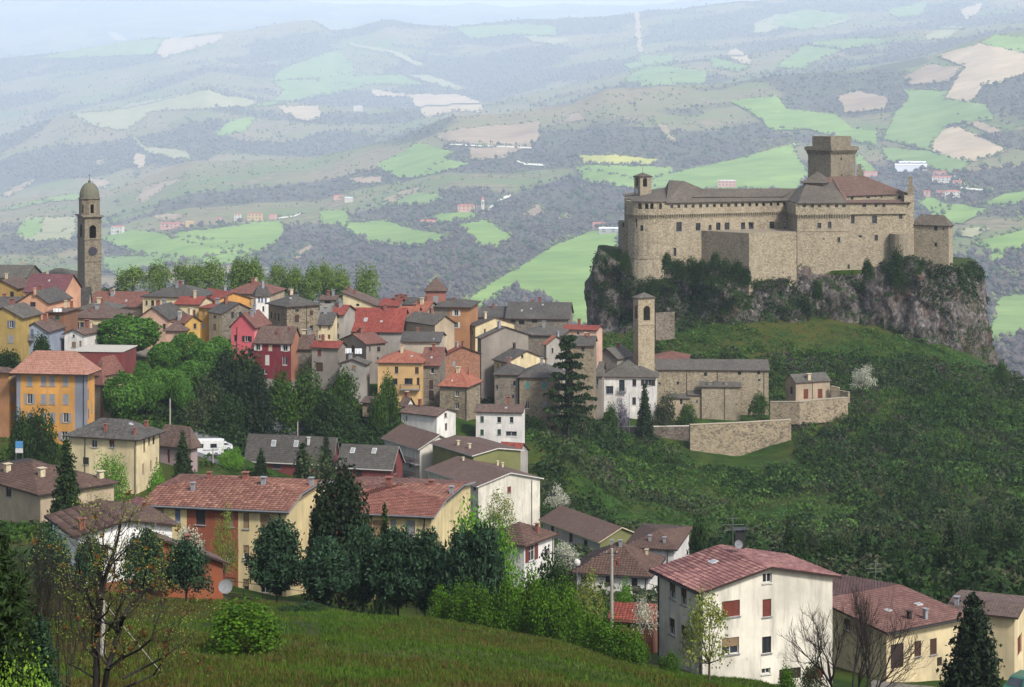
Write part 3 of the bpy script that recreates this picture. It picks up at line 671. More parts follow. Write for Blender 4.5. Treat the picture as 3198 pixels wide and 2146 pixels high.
def tiles_on(roof, polys, tw, th, mat, n_single=0, T=.2, lift=.0, sel=None):
    """real tiles on the roof planes: the first n_single as parts of their own, the rest as one relief part"""
    base = np.array([(-.5, 0, .02), (-.18, 0, .085), (.18, 0, .085), (.5, 0, .02), (-.5, 1.08, -.02), (-.18, 1.08, .03), (.18, 1.08, .03), (.5, 1.08, -.02), (-.5, 0, -.04), (.5, 0, -.04)], float)
    fcs = [(0, 1, 5, 4), (1, 2, 6, 5), (2, 3, 7, 6), (8, 9, 3, 2), (8, 2, 1, 0)]
    tl = []
    for ip, s in enumerate(polys):
        if sel is not None and ip not in sel: continue
        q = [p + Vector((0, 0, T + lift)) for p in s]; n = (q[1] - q[0]).cross(q[2] - q[0]).normalized(); U = Vector((0, 0, 1)).cross(n).normalized(); W = n.cross(U)
        uv = [((p - q[0]).dot(U), (p - q[0]).dot(W)) for p in q]; u0 = min(a for a, _ in uv); u1 = max(a for a, _ in uv); v0 = min(b for _, b in uv); v1 = max(b for _, b in uv)
        nv = max(1, round((v1 - v0) / th)); nu = max(1, round((u1 - u0) / tw)); dv = (v1 - v0) / nv; du = (u1 - u0) / nu
        for j in range(nv):
            for i in range(nu):
                uc = u0 + (i + .5) * du; vc = v0 + (j + .5) * dv
                if inpoly(np.array([uc]), np.array([vc]), uv)[0]:
                    tl.append((q[0] + U * uc + W * (v0 + j * dv), U * du, W * dv, n))
    random.Random(3).shuffle(tl) if False else None
    tl.sort(key=lambda a: a[0].y)
    off = wloc(roof)
    if n_single:
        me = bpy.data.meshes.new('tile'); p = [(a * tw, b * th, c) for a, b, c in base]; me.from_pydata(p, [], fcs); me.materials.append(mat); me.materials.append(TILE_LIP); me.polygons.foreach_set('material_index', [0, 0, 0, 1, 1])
        from mathutils import Matrix
        rr = random.Random(8)
        for o, U, W, n in tl[:n_single]:
            ob = link('tile', me, roof); u = U.normalized(); v = W.normalized(); o2 = o - off + n * rr.uniform(0, .012)
            ob.matrix_basis = Matrix(((u.x, v.x, n.x, o2.x), (u.y, v.y, n.y, o2.y), (u.z, v.z, n.z, o2.z), (0, 0, 0, 1)))
    rest = tl[n_single:]
    if rest:
        O = np.array([tuple(a[0] - off) for a in rest]); UU = np.array([tuple(a[1]) for a in rest]); WW = np.array([tuple(a[2]) for a in rest]); NN = np.array([tuple(a[3]) for a in rest])
        rg = np.random.default_rng(4); O = O + NN * rg.uniform(0, .012, (len(rest), 1))
        V = O[:, None] + base[None, :, 0:1] * UU[:, None] + base[None, :, 1:2] * WW[:, None] + base[None, :, 2:3] * NN[:, None]
        FC = []
        idx = np.arange(len(rest))[:, None] * 10
        Q = np.concatenate([idx + np.array(f)[None, :] for f in fcs], 0)
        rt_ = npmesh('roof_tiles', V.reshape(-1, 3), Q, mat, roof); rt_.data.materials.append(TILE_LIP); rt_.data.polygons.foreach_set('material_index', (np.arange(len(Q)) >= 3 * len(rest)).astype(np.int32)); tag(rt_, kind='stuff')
def tilem(key, cols):
    k = ('tile', key)
    if k in MATS: return MATS[k]
    cols = kw(*cols); s = NT('clay_tiles', .85, .2); g = s.n('ShaderNodeNewGeometry'); oi = s.n('ShaderNodeObjectInfo')
    ad = s.n('ShaderNodeMath', operation='ADD'); s.l(g.outputs['Random Per Island'], ad.inputs[0]); s.l(oi.outputs['Random'], ad.inputs[1])
    fr = s.n('ShaderNodeMath', operation='FRACT'); s.l(ad.outputs[0], fr.inputs[0])
    c = s.ramp(fr.outputs[0], [(i / (len(cols) - 1), cols[i]) for i in range(len(cols))])
    n = s.noise(s.pos(), .3, 4, .6); c = s.mix(s.ramp(n, [(.38, 0.0), (.68, .7)]), c, cols[0]); f = s.noise(s.pos(), 9, 3)
    c = s.mix(s.ramp(f, [(.5, 0.0), (.8, .5)]), c, sc_(cols[0], .6)); s.color(c); s.bump(f, .3, .01); MATS[k] = s.m; return s.m

def house(name, label, r, d, th, xl, xc, xr, ye, wall, roof, rt='gable', ax='a', yr=None, rise=None, La=8.0, Lb=8.0, ov=.45, win=(), chim=(), sky=(), base=None, panels=(), edge=BROWN,
          cat='house', group=None, tiles=None, pipes=(), drop=.6, chm=TERRA, gut=False):
    """xl, xc, xr: photograph columns of the left end, near corner and right end; ye: row of the eave at the near corner; yr: row of the ridge"""
    X = lambda x: px(r, x, 0)[0]; Y = lambda y: px(r, 0, y)[1]; th = math.radians(th); ksc = REG[r][2]
    C = plan(X(xc), d); a = Vector((-math.cos(th), math.sin(th))); b = Vector((math.sin(th), math.cos(th)))
    def along(x, v): u = (x - CX) / F; return (u * C.y - C.x) / (v.x - u * v.y)
    if xl is not None: La = along(X(xl), a)
    if xr is not None: Lb = along(X(xr), b)
    ze = ZY(Y(ye), d); A = C + a * La; D = C + b * Lb; E = A + b * Lb; mid = (A + D) / 2
    rd = mid.y if rt in ('hip', 'pyr', 'half') else (C + b * Lb / 2).y if ax == 'a' else (C + a * La / 2).y
    if rt == 'shed': rd = (C + (b * Lb if ax == 'a' else a * La)).y
    if yr is not None: zr = max(ZY(Y(yr), rd), ze + .3)
    else: zr = ze + (rise if rise is not None else (Lb if ax == 'a' else La) / 2 * .4)
    zb = min(float(gz(p.x, p.y)) for p in (A, C, D, E, mid)) - drop
    if base is not None: zb = min(ZY(Y(base), d), ze - 1)
    root = empty(name, (C.x, C.y, zb)); tag(root, label, cat, group)
    Q, Pl = (Lb, La) if ax == 'a' else (La, Lb)
    pv, qv = (a, b) if ax == 'a' else (b, a)
    # wall tops per side
    tri = [(0, ze), (Q / 2, zr), (Q, ze)]; zc = ze + (zr - ze) * .52; trap = [(0, ze), (Q * .26, zc), (Q * .74, zc), (Q, ze)]
    ft = {'a': [(0, ze), (La, ze)], 'b': [(0, ze), (Lb, ze)], 'c': [(0, ze), (La, ze)], 'd': [(0, ze), (Lb, ze)]}
    ends = ('b', 'd') if ax == 'a' else ('a', 'c')
    if rt == 'gable':
        for e in ends: ft[e] = tri
    elif rt == 'half':
        for e in ends: ft[e] = trap
    elif rt == 'shed':
        if ax == 'a': ft['c'] = [(0, zr), (La, zr)]; ft['b'] = [(0, ze), (Lb, zr)]; ft['d'] = [(0, zr), (Lb, ze)]
        else: ft['d'] = [(0, zr), (Lb, zr)]; ft['a'] = [(0, zr), (La, ze)]; ft['c'] = [(0, ze), (La, zr)]
    side = {'a': (A, -a, La), 'b': (C, b, Lb), 'c': (D, a, La), 'd': (E, -b, Lb)}
    holes = {'a': [], 'b': []}; fit = []
    for wd in win:
        f, x, y, w, h = wd[:5]; st = wd[5] if len(wd) > 5 else 'w'; fc = wd[6] if len(wd) > 6 else 'n'; rr = wd[7] if len(wd) > 7 else r
        sx, sy = px(rr, x, y); hw = w * REG[rr][2] / 2
        v = -a if f == 'a' else b; o = side[f][0]
        def al(xx): u = (xx - CX) / F; return (u * o.y - o.x) / (v.x - u * v.y)
        s = al(sx); L = side[f][2]; ww = abs(al(sx + hw) - al(sx - hw)); dep = o.y + v.y * s; z = ZY(sy, dep); hh = h * REG[rr][2] * dep / F
        ww = min(ww, L - .3); s = min(max(s, ww / 2 + .1), L - ww / 2 - .1); tz = float(np.interp(s, [q[0] for q in ft[f]], [q[1] for q in ft[f]]))
        z = min(z, tz - hh / 2 - .08)
        hole = (s - ww / 2, s + ww / 2, z - hh / 2, z + hh / 2)
        if any(hole[0] < q[1] + .05 and hole[1] > q[0] - .05 and hole[2] < q[3] + .05 and hole[3] > q[2] - .05 for q in holes[f]): continue
        if st == 'A': holes[f] += arch_holes(*hole)
        else: holes[f].append(hole)
        fit.append((o, v, L, s, z, ww, hh, st, fc))
    mbs = {}
    for f, (o, t, L) in side.items():
        segs = [(0.0, L, wall)]
        for pf, x0, x1, pm in panels:
            if pf == f:
                def al(xx): u = (xx - CX) / F; return min(max((u * o.y - o.x) / (t.x - u * t.y), 0), L)
                p0, p1 = al(X(x0)), al(X(x1)); ns = []
                for q0, q1, m in segs:
                    if p1 <= q0 or p0 >= q1: ns.append((q0, q1, m)); continue
                    if p0 > q0: ns.append((q0, p0, m))
                    ns.append((max(p0, q0), min(p1, q1), pm))
                    if p1 < q1: ns.append((p1, q1, m))
                segs = ns
        for q0, q1, m in segs: wall_face(mbs.setdefault(m.name, (MB(), m))[0], o, t, L, zb, ft[f], holes.get(f, []), s0=q0, s1=q1)
    for nm, (mb, m) in mbs.items():
        if mb.f: mb.build('wall', m, root)
    for o, v, L, s, z, ww, hh, st, fc in fit: add_window(root, o, v, L, s, z, ww, hh, st, fc)
    polys = roof_shape(C, pv, qv, Pl, Q, ze, zr, rt, ov); rob = roof_build(root, polys, roof, edge)
    if tiles: tiles_on(rob, polys, tiles[0], tiles[1], tiles[2], tiles[3] if len(tiles) > 3 else 0)
    ang = -th
    for c in chim:
        x, y, w, h = c[:4]; hit = roof_hit(polys, *px(r, x, y))
        if hit: s = hit[0] / F * ksc; chimney(rob, hit[1], max(.25, w * s), max(.4, h * s), c[4] if len(c) > 4 else chm, ang)
    if group == TC and len(chim) < 2:
        rc = random.Random(label)
        for _ in range(rc.choice((1, 1, 2))):
            sp = sorted(rc.choice(polys[:2]), key=lambda q: -q.z); e = sp[0].lerp(sp[1], rc.uniform(.25, .75)); lo = (sp[-1] + sp[-2]) / 2; hp = e.lerp(lo, rc.uniform(.08, .3)); chimney(rob, hp + Vector((0, 0, .2)), rc.uniform(.45, .75), rc.uniform(.8, 1.5), rc.choice((TERRA, TERRA, GREYP, CREAMP)), ang)
    for c in sky:
        x, y, w, h = c[:4]; hit = roof_hit(polys, *px(r, x, y))
        if hit:
            t, p, n = hit; U = Vector((0, 0, 1)).cross(n).normalized(); W = n.cross(U); s = t / F * ksc; ww = w * s / 2; hh = h * s * .9; m = MB()
            m.obox(p - U * ww - W * hh - n * .05, U * ww * 2, W * hh * 2, n * .17); sk = m.build('skylight', WHITEP, rob)
            g = MB(); q = p + n * .125; ww *= .78; hh *= .8; g.face([q - U * ww - W * hh, q + U * ww - W * hh, q + U * ww + W * hh, q - U * ww + W * hh]); g.build('pane', PLATE if len(c) > 4 else glassm(), rob)
    for f, x in pipes:
        o, t, L = side[f]; u = (X(x) - CX) / F; s = min(max((u * o.y - o.x) / (t.x - u * t.y), .1), L - .1); n = Vector((t[1], -t[0])); q = o + t * s + n * .08
        m = MB(); m.tube((q.x, q.y, zb), (q.x, q.y, ze - .1), .06, .06, 6); m.build('downpipe', IRON, root)
    if gut:
        for s in polys:
            lo = sorted(s, key=lambda p: p.z)[:2]
            if abs(lo[0].z - lo[1].z) < .05 and (lo[0] - lo[1]).length > 1: MB().tube(lo[0] + Vector((0, 0, .03)), lo[1] + Vector((0, 0, .03)), .075, .075, 6).build('gutter', IRON, rob)
    root['_'] = 0; del root['_']
    return dict(root=root, polys=polys, roof=rob, C=C, a=a, b=b, La=La, Lb=Lb, ze=ze, zr=zr, zb=zb, side=side)
def balcony(H, f, r, x0, x1, y, hpx, mat=IRON, deep=1.0):
    """slab and railing on facade f between columns x0 and x1, floor at row y"""
    o, t, L = H['side'][f]
    def al(xx): u = (xx - CX) / F; return (u * o.y - o.x) / (t.x - u * t.y)
    s0 = max(0, al(px(r, x0, 0)[0])); s1 = min(L, al(px(r, x1, 0)[0])); n = Vector((t[1], -t[0])); dep = o.y + t.y * (s0 + s1) / 2; z = ZY(px(r, 0, y)[1], dep)
    m = MB(); quadbox(m, o, t, n, s0, s1, z - .14, z, .005, deep); b = m.build('balcony', GREYP, H['root']); m = MB(); hr = .95
    for s in np.arange(s0 + .05, s1, .22): quadbox(m, o, t, n, s - .015, s + .015, z, z + hr, deep - .06, deep - .03)
    quadbox(m, o, t, n, s0, s1, z + hr, z + hr + .05, deep - .08, deep - .02)
    for s in (s0 + .02, s1 - .02):
        quadbox(m, o, t, n, s - .02, s + .02, z + hr, z + hr + .05, .0, deep)
        for k in np.arange(.15, deep, .25): quadbox(m, o, t, n, s - .012, s + .012, z, z + hr, k, k + .03)
    m.build('railing', mat, b)
# ================================================================ wall and roof finishes
W_CREAM = plaster(rgb('d8c29a')); W_YEL = plaster(rgb('d3a85a')); W_ORANGE = plaster(rgb('d99e52'), .6); W_SALMON = plaster(rgb('e3ab88'), .35); W_WHITE = plaster(rgb('eee8e0'), .65)
W_PINK = plaster(rgb('d2656c'), .3); W_LPINK = plaster(rgb('e08388'), .25); W_CRIM = plaster(rgb('7d2431'), .5); W_GREY = plaster(rgb('958b80'), .6); W_LGREY = plaster(rgb('aaa399'), .55)
W_MUST = plaster(rgb('c3933f'), .4); W_BEIGE = plaster(rgb('b9a58a'), .5); W_TANO = plaster(rgb('b9845a'), .5); W_PALEY = plaster(rgb('e4d0a4'), .65); W_BLUE = plaster(rgb('9aa2b2'), .5)
W_APT = plaster(rgb('e2cc98'), .75); W_APTR = plaster(rgb('94513a'), .4); W_OLIVE = plaster(rgb('7c7d4c'), .35); W_BRICKO = plaster(rgb('8c4c32'), .45); W_DKRED = plaster(rgb('7c3a38'), .3)
W_OFF = plaster(rgb('e4dccb'), .8); W_PSAL = plaster(rgb('d9b199'), .4); W_GREYB = plaster(rgb('8a8d98'), .2); W_SHAD = plaster(rgb('b9b3aa'), .5)
W_STONE = stone(rgb('94856e'), rgb('6d6152'), rgb('a89a80')); W_STONEG = stone(rgb('857b6e'), rgb('625a51'), rgb('978c7c')); W_BRICK = stone(rgb('9a6a52'), rgb('7a5240'), rgb('a98068'), 3.0)
W_CHURCH = stone(rgb('a0927a'), rgb('7b6e5b'), rgb('b5a88e'), 2.6); W_CAMP = stone(rgb('857a68'), rgb('62594c'), rgb('988c78'), 2.4)
R_DARK = rooft(rgb('5b5652'), rgb('45413f'), rgb('706b63')); R_GREY = rooft(rgb('666159'), rgb('504b46'), rgb('7d776c')); R_BROWN = rooft(rgb('70594f'), rgb('574640'), rgb('866f62'))
R_RED = rooft(rgb('954438'), rgb('79372f'), rgb('a85747')); R_ORNG = rooft(rgb('ab6650'), rgb('8f5341'), rgb('bd7c62')); R_RBRN = rooft(rgb('85564a'), rgb('6b453d'), rgb('96695b')); R_PLUM = rooft(rgb('74484a'), rgb('613c40'), rgb('83565a'))
R_ROW = rooft(rgb('6b544b'), rgb('5f4a42'), rgb('765e53'), .4, .4, .3); R_SLATE = rooft(rgb('5a5550'), rgb('4c4844'), rgb('67615a'), .5, .35, .4); R_SALM = rooft(rgb('b3806c'), rgb('9b6b5a'), rgb('c09280'))
R_MARS = rooft(rgb('9a6253'), rgb('7e4d42'), rgb('b07766'), .4, .42); T_MARS = tilem('mars', [rgb('714a40'), rgb('835849'), rgb('96695a'), rgb('a67c6a')]); T_ROSE = tilem('rose', [rgb('754e4e'), rgb('895e5b'), rgb('9c706a'), rgb('ad8278')])
T_BRN = tilem('brn', [rgb('564139'), rgb('644d43'), rgb('725a4e')]); T_RED = tilem('red', [rgb('7d3a30'), rgb('984a3b'), rgb('a95a48')])
TC = 'houses of the old town'
H = {}
# ---------------------------------------------------------------- houses on the near slope
h = house('house', 'large cream house with rose tiled roof in front of the bare tree', 'I', 150, 66, 440, 845, 2010, 715, W_OFF, R_MARS, 'gable', 'a', yr=500, ov=.55, edge=DKBROWN, gut=True,
  win=[('b', 1425, 590, 80, 85, 'w', 'w'), ('b', 1100, 865, 160, 145, 'R', 'r'), ('b', 1422, 858, 78, 158, 'R', 'r'), ('b', 1095, 1200, 155, 150, 'r', 'm'), ('b', 1420, 1190, 82, 150, 'w', 'k'), ('b', 1415, 1425, 78, 50, 'w', 'w'),
       ('b', 1630, 1450, 195, 100, 'd', 'k'), ('b', 1850, 1450, 150, 100, 'd', 'r'), ('a', 575, 705, 50, 150, 'r', 'n'), ('a', 675, 755, 50, 160, 'r', 'n'), ('a', 570, 1025, 50, 150, 'r', 'n'), ('a', 675, 1090, 50, 150, 'r', 'n')],
  sky=[(940, 450, 85, 40, 1)], tiles=(.36, .40, T_ROSE, 300), pipes=[('a', 455), ('a', 828)], drop=1.2)
H['near'] = h
h = house('house', 'low cream house with red brown hipped roof behind the bare tree', 'J', 166, 58, None, 915, 1610, 1075, W_PALEY, R_RBRN, 'gable', 'b', yr=800, La=17, ov=.6, edge=DKBROWN, gut=True,
  win=[('b', 1195, 1225, 60, 140, 'R', 'n'), ('b', 1335, 1205, 60, 145, 'R', 'n'), ('b', 1010, 1290, 115, 220, 'd', 'k'), ('b', 1390, 1340, 45, 80, 'd', 'k'), ('a', 560, 1010, 60, 110, 'r', 'k'), ('a', 700, 1060, 60, 120, 'r', 'k')],
  sky=[(1200, 830, 65, 30, 1), (930, 885, 60, 30, 1)], chim=[(1205, 700, 36, 85, GREYP), (1265, 960, 32, 80, GREYP), (1118, 960, 34, 60, DKBROWN)], tiles=(.4, .42, tilem('rb', [rgb('6e4c46'), rgb('7d5a52'), rgb('8a6760')])))
house('house', 'yellow house with brown roof at the right edge of the photo', 'J', 172, 24, 1480, 2062, None, 945, W_PALEY, R_BROWN, 'gable', 'a', yr=850, Lb=7, ov=.5, edge=DKBROWN,
  win=[('b', 2110, 1190, 40, 180, 'd', 'r'), ('a', 1700, 1150, 60, 110, 'R', 'n')], chim=[(1545, 830, 36, 60, GREYP)])
H['apt1'] = house('apartment_house', 'long yellow and brick red apartment house left of the dark conifer', 'F', 175, 12, -640, 505, 860, 905, W_APT, R_MARS, 'half', 'a', yr=640, ov=.55, edge=GREYP, gut=True, cat='apartment house',
  panels=[('a', -305, 115, W_APTR)], tiles=(.42, .42, T_MARS), pipes=[('a', 455), ('a', -600)],
  win=[('a', 1297, 150, 80, 125, 'r', 'm', 'E'), ('a', 1450, 160, 45, 120, 'R', 'b', 'E'), ('a', 1637, 185, 75, 115, 'w', 'k', 'E'), ('a', 1870, 197, 80, 125, 'R', 'm', 'E'), ('a', 180, 985, 50, 130, 'R', 'm'), ('a', 333, 995, 80, 130, 'R', 'm'),
       ('a', 1297, 420, 80, 120, 'r', 'm', 'E'), ('a', 1450, 425, 45, 115, 'r', 'm', 'E'), ('a', 1640, 450, 75, 120, 'r', 'm', 'E'), ('a', 1875, 465, 75, 125, 'r', 'm', 'E'), ('a', 180, 1245, 50, 120, 'r', 'm'), ('a', 333, 1255, 80, 125, 'r', 'm'),
       ('a', 1640, 720, 75, 120, 'r', 'm', 'E'), ('a', 1880, 735, 80, 120, 'r', 'm', 'E'), ('a', 178, 1515, 50, 110, 'r', 'm'), ('a', 333, 1520, 80, 110, 'r', 'm')],
  chim=[(175, 640, 40, 40, TERRA), (320, 690, 34, 50, GREYP), (540, 640, 32, 30, CREAMP), (712, 700, 30, 55, GREYP), (-255, 740, 30, 55, GREYP), (-120, 640, 30, 40, TERRA)])
H['apt2'] = house('apartment_house', 'long yellow apartment house right of the dark conifer', 'F', 180, 12, 760, 1690, 2010, 950, W_APT, R_MARS, 'half', 'a', yr=700, ov=.55, edge=GREYP, gut=True, cat='apartment house',
  tiles=(.42, .42, T_MARS), pipes=[('a', 1635)], panels=[('a', 760, 1210, W_APTR)],
  win=[('a', 1520, 1045, 75, 130, 'R', 'G'), ('a', 1380, 1035, 45, 125, 'R', 'G'), ('a', 1520, 1310, 75, 120, 'r', 'm'), ('a', 1250, 1040, 75, 120, 'R', 'm')],
  chim=[(1345, 690, 42, 50, TERRA), (1485, 745, 32, 50, TERRA), (1690, 700, 36, 35, TERRA), (1855, 765, 30, 50, GREYP)])
h = house('house', 'white house with orange brick base and dark low roof behind the bare sapling', 'E', 152, 62, 430, 640, 1405, 335, plaster(rgb('fbf8f4'), .2), R_BROWN, 'gable', 'a', yr=215, ov=.6, edge=DKBROWN,
  win=[('b', 810, 470, 150, 120, 'w', 'k'), ('b', 1195, 560, 60, 110, 'w', 'k')], chim=[(668, 285, 48, 80, TERRA)], tiles=(.6, .8, T_BRN))
# brick plinth of that house and its low wing
o, t, L = h['side']['b']; n = Vector((t[1], -t[0])); m = MB(); quadbox(m, o, t, n, -.15, L + .2, h['zb'], ZY(px('E', 0, 640)[1], 156), .004, .25); m.build('brick_plinth', W_BRICKO, h['root'])
o, t, L = h['side']['a']; n = Vector((t[1], -t[0])); m = MB(); quadbox(m, o, t, n, 0, L, h['zb'], ZY(px('E', 0, 690)[1], 153), .004, .25); m.build('brick_plinth', W_BRICKO, h['root'])
h = house('lean_to', 'orange brick lean-to with sloping dark roof beside the white house', 'E', 151.5, 62, 1240, 1330, 1820, 375, W_BRICKO, R_BROWN, 'shed', 'a', rise=-2.3, ov=.6, edge=DKBROWN, cat='outbuilding', win=[('b', 1500, 690, 60, 90, 'w', 'k')], chim=[(1525, 420, 40, 80, TERRA)])
# satellite dish
def dish(x, y, d, rad, label, pole_h):
    p = Vector(P(x, y, d)); root = empty('satellite_dish', (p.x, p.y, p.z - pole_h)); tag(root, label, 'satellite dish'); m = MB(); N = 14; n = Vector((.25, -.9, .35)).normalized(); u = n.cross(Vector((0, 0, 1))).normalized(); v = u.cross(n)
    R = [[p + (u * math.cos(6.2832 * i / N) + v * math.sin(6.2832 * i / N)) * rad * f + n * (rad * .28 * f * f) for i in range(N)] for f in (.12, .45, .75, 1)]
    for k in range(3):
        for i in range(N): j = (i + 1) % N; m.face([R[k][i], R[k][j], R[k + 1][j], R[k + 1][i]])
    m.face(R[0][::-1]); m.build('reflector', flat(rgb('7c7c7e')), root, True); m = MB(); m.tube((p.x, p.y + .1, p.z - pole_h), (p.x, p.y + .1, p.z), .04, .04); m.tube(p, p + n * rad * .9, .02, .02); m.build('mast', ZINC, root)
dish(*px('E', 1838, 750), 149, .55, 'round satellite dish beside the orange brick lean-to', 2.2)
house('house', 'beige house with broad brown roof and cream chimneys at left edge', 'D', 245, 46, -360, 330, 930, 1425, W_BEIGE, R_BROWN, 'hip', 'b', yr=1165, ov=.6, edge=DKBROWN, chm=CREAMP,
  win=[('a', 70, 1400, 45, 80, 'w', 'k'), ('b', 805, 1480, 50, 40, 'w', 'k')], chim=[(60, 1235, 42, 55), (340, 1275, 44, 60), (820, 1290, 42, 50), (640, 1180, 40, 50)], tiles=(.5, .5, T_BRN))
house('house', 'small house with plum brown roof between the white house and apartments', 'E', 200, 25, 960, 1170, 1300, 110, W_BEIGE, R_PLUM, 'hip', 'a', yr=30, ov=.4)
house('house', 'three storey cream house with dark hipped roof beside the road', 'D', 300, 18, 560, 1115, 1305, 962, W_PALEY, R_DARK, 'hip', 'a', yr=812, ov=.75, edge=DKBROWN, pipes=[('a', 1105), ('b', 1300), ('a', 695)],
  win=[('a', 770, 1010, 45, 62, 'o', 'c'), ('a', 912, 1010, 42, 62, 'r', 'r'), ('a', 700, 1150, 50, 60, 'w', 'k'), ('b', 1178, 1020, 14, 100, 'R', 'k'), ('b', 1217, 985, 14, 62, 'R', 'k'), ('b', 1255, 975, 18, 80, 'd', 'k'), ('b', 1168, 1210, 13, 80, 'R', 'm'), ('b', 1232, 1185, 13, 78, 'R', 'm'), ('b', 1280, 1155, 13, 75, 'R', 'm')],
  chim=[(862, 900, 24, 45), (1100, 930, 18, 45), (1195, 870, 24, 40)], sky=[(1070, 850, 34, 16, 1)])
H['cream'] = None
house('house', 'small mauve house with brown roof right of the cream house', 'D', 318, 28, 1290, 1560, 1612, 985, plaster(rgb('a48e8c'), .3), R_BROWN, 'hip', 'a', yr=868, ov=.6, win=[('b', 1585, 1020, 22, 75, 'R', 'r'), ('a', 1375, 1110, 22, 110, 'd', 'r')])
h = house('apartment_house', 'five storey orange yellow block with grey shutters and hipped roof', 'D', 330, 8, 135, 690, 772, 398, W_ORANGE, R_SALM, 'hip', 'a', yr=258, ov=1.0, edge=DKBROWN, cat='apartment house',
  panels=[('a', 135, 168, W_GREYB), ('a', 612, 690, W_GREYB), ('b', 690, 712, W_GREYB)], pipes=[('a', 683)],
  win=[('a', x, 422, 34, 16, 'x', 'k') for x in (243, 352, 425, 537)] + [('a', x, 497, 46, 82, 's', 'G') for x in (242, 356, 425, 536)] + [('a', x, 645, 46, 82, 's', 'G') for x in (356, 425, 536)] + [('a', 243, 643, 42, 82, 'o', 'G')]
  + [('a', 430, 795, 46, 82, 's', 'G'), ('a', 537, 797, 42, 78, 'o', 'G'), ('a', 243, 797, 46, 82, 's', 'G'), ('a', 356, 795, 46, 82, 's', 'G'), ('a', 527, 945, 46, 72, 'o', 'G'), ('b', 665 + 45, 470, 9, 75, 's', 'b'), ('b', 742, 440, 9, 75, 's', 'G'), ('b', 720, 600, 9, 80, 's', 'b'), ('b', 750, 715, 9, 75, 's', 'G'), ('b', 722, 760, 9, 75, 's', 'b')])
house('house', 'orange brown wing adjoining the tall orange block at left edge', 'D', 334, 20, -160, 72, 136, 425, W_TANO, R_BROWN, 'hip', 'a', yr=388, ov=.5, win=[('b', 105, 490, 26, 80, 's', 'G'), ('b', 105, 635, 26, 80, 's', 'G'), ('b', 105, 775, 26, 80, 's', 'G')], panels=[('b', 72, 136, W_ORANGE)])
house('house', 'pink brown house with red roof behind the tall orange block', 'D', 352, 30, 770, 830, 995, 410, W_PSAL, R_RBRN, 'hip', 'b', yr=300, ov=.5, win=[('b', 870, 440, 18, 40, 'w'), ('b', 905, 425, 18, 40, 'w')])
house('house', 'narrow tan house with brown shutters beside the plane trees', 'D', 346, 35, 770, 838, 900, 512, W_BEIGE, R_RBRN, 'hip', 'b', yr=450, ov=.5, win=[('b', 855, 700, 12, 70, 's', 'n'), ('b', 880, 690, 10, 70, 's', 'n')], panels=[('a', 820, 838, W_APTR)])
house('flat_roofed_house', 'red brown flat roofed block with pale parapet above the orange block', 'D', 362, 6, 590, 995, None, 262, W_DKRED, flat(rgb('b8b0a4')), 'flat', 'a', Lb=9, ov=.2, edge=WHITEP, cat='house')
for i, (xl, xc, xr, ye, yr, d, lab, sk, wn) in enumerate([
  (185, 880, 930, 487, 312, 340, 'dark red house with grey roof and two skylights left of its twin', [(405, 352, 38, 30, 1), (588, 355, 38, 30, 1)], [('a', 430, 530, 60, 60, 'w', 'k'), ('a', 300, 530, 60, 60, 'w', 'k')]),
  (930, 1365, 1455, 552, 382, 333, 'dark red house with grey roof and two skylights right of its twin', [(1050, 412, 38, 30, 1), (1225, 415, 38, 30, 1)], [('a', 1020, 590, 50, 50, 'w', 'w'), ('a', 1105, 600, 40, 80, 'd', 'k'), ('b', 1395, 560, 18, 80, 's', 'k')])]):
    house('house', lab, 'F', d, 14, xl, xc, xr, ye, W_DKRED, R_SLATE, 'gable', 'a', yr=yr, ov=.5, edge=WHITEP, win=wn, sky=sk, group='twin dark red houses', chim=[(690, 350, 20, 40, WHITEP)] if i == 0 else [])
h = house('row_house', 'row house with brown roof, cream gable and red balconies', 'F', 346, 58, 1310, 1597, 1905, 392, W_OFF, R_ROW, 'gable', 'a', yr=285, ov=.6, edge=WHITEP, win=[('a', 1520, 520, 25, 60, 'd', 'r'), ('a', 1400, 480, 25, 60, 'd', 'r'), ('a', 1520, 640, 25, 60, 'd', 'r')])
balcony(h, 'a', 'F', 1420, 1597, 495, 40, flat(rgb('5e2c2a'))); balcony(h, 'a', 'F', 1420, 1597, 610, 40, flat(rgb('5e2c2a')))
house('row_house', 'row house with brown roof and olive green gable', 'G', 332, 58, -128, 205, 590, 192, W_OLIVE, R_ROW, 'gable', 'a', yr=135, ov=.5, edge=WHITEP, chim=[(78, 105, 20, 30, CREAMP), (172, 130, 20, 30, CREAMP)])
house('row_house', 'row house with brown roof and white gable with one red window', 'G', 316, 58, -165, 245, 748, 440, W_OFF, R_ROW, 'gable', 'a', yr=335, ov=.55, edge=WHITEP, pipes=[('b', 680)],
  win=[('b', 497, 470, 30, 52, 'R', 'r'), ('a', 90, 420, 22, 45, 'w', 'k'), ('a', 150, 445, 26, 70, 'w', 'k'), ('a', 215, 455, 22, 40, 'w', 'k')], chim=[(120, 230, 16, 18, CREAMP)] + [(x, y, 18, 30, CREAMP) for x, y in ((292, 225), (320, 235), (348, 250), (400, 272), (440, 285))])
house('house', 'small grey house with bright red roof beside the olive gable', 'G', 346, 20, 400, 560, 650, 190, W_LGREY, R_RED, 'gable', 'a', yr=95, ov=.4)
house('house', 'white house with brown hipped roof behind the bright green tree', 'G', 245, 32, 300, 620, 862, 915, W_WHITE, R_ROW, 'hip', 'a', yr=745, ov=.6, edge=BROWN, win=[('b', 680, 985, 50, 130, 'o', 'r'), ('b', 800, 985, 30, 60, 'w', 'n')], chim=[(725, 820, 26, 65, TERRA)], pipes=[('b', 850)], tiles=(.45, .45, T_BRN))
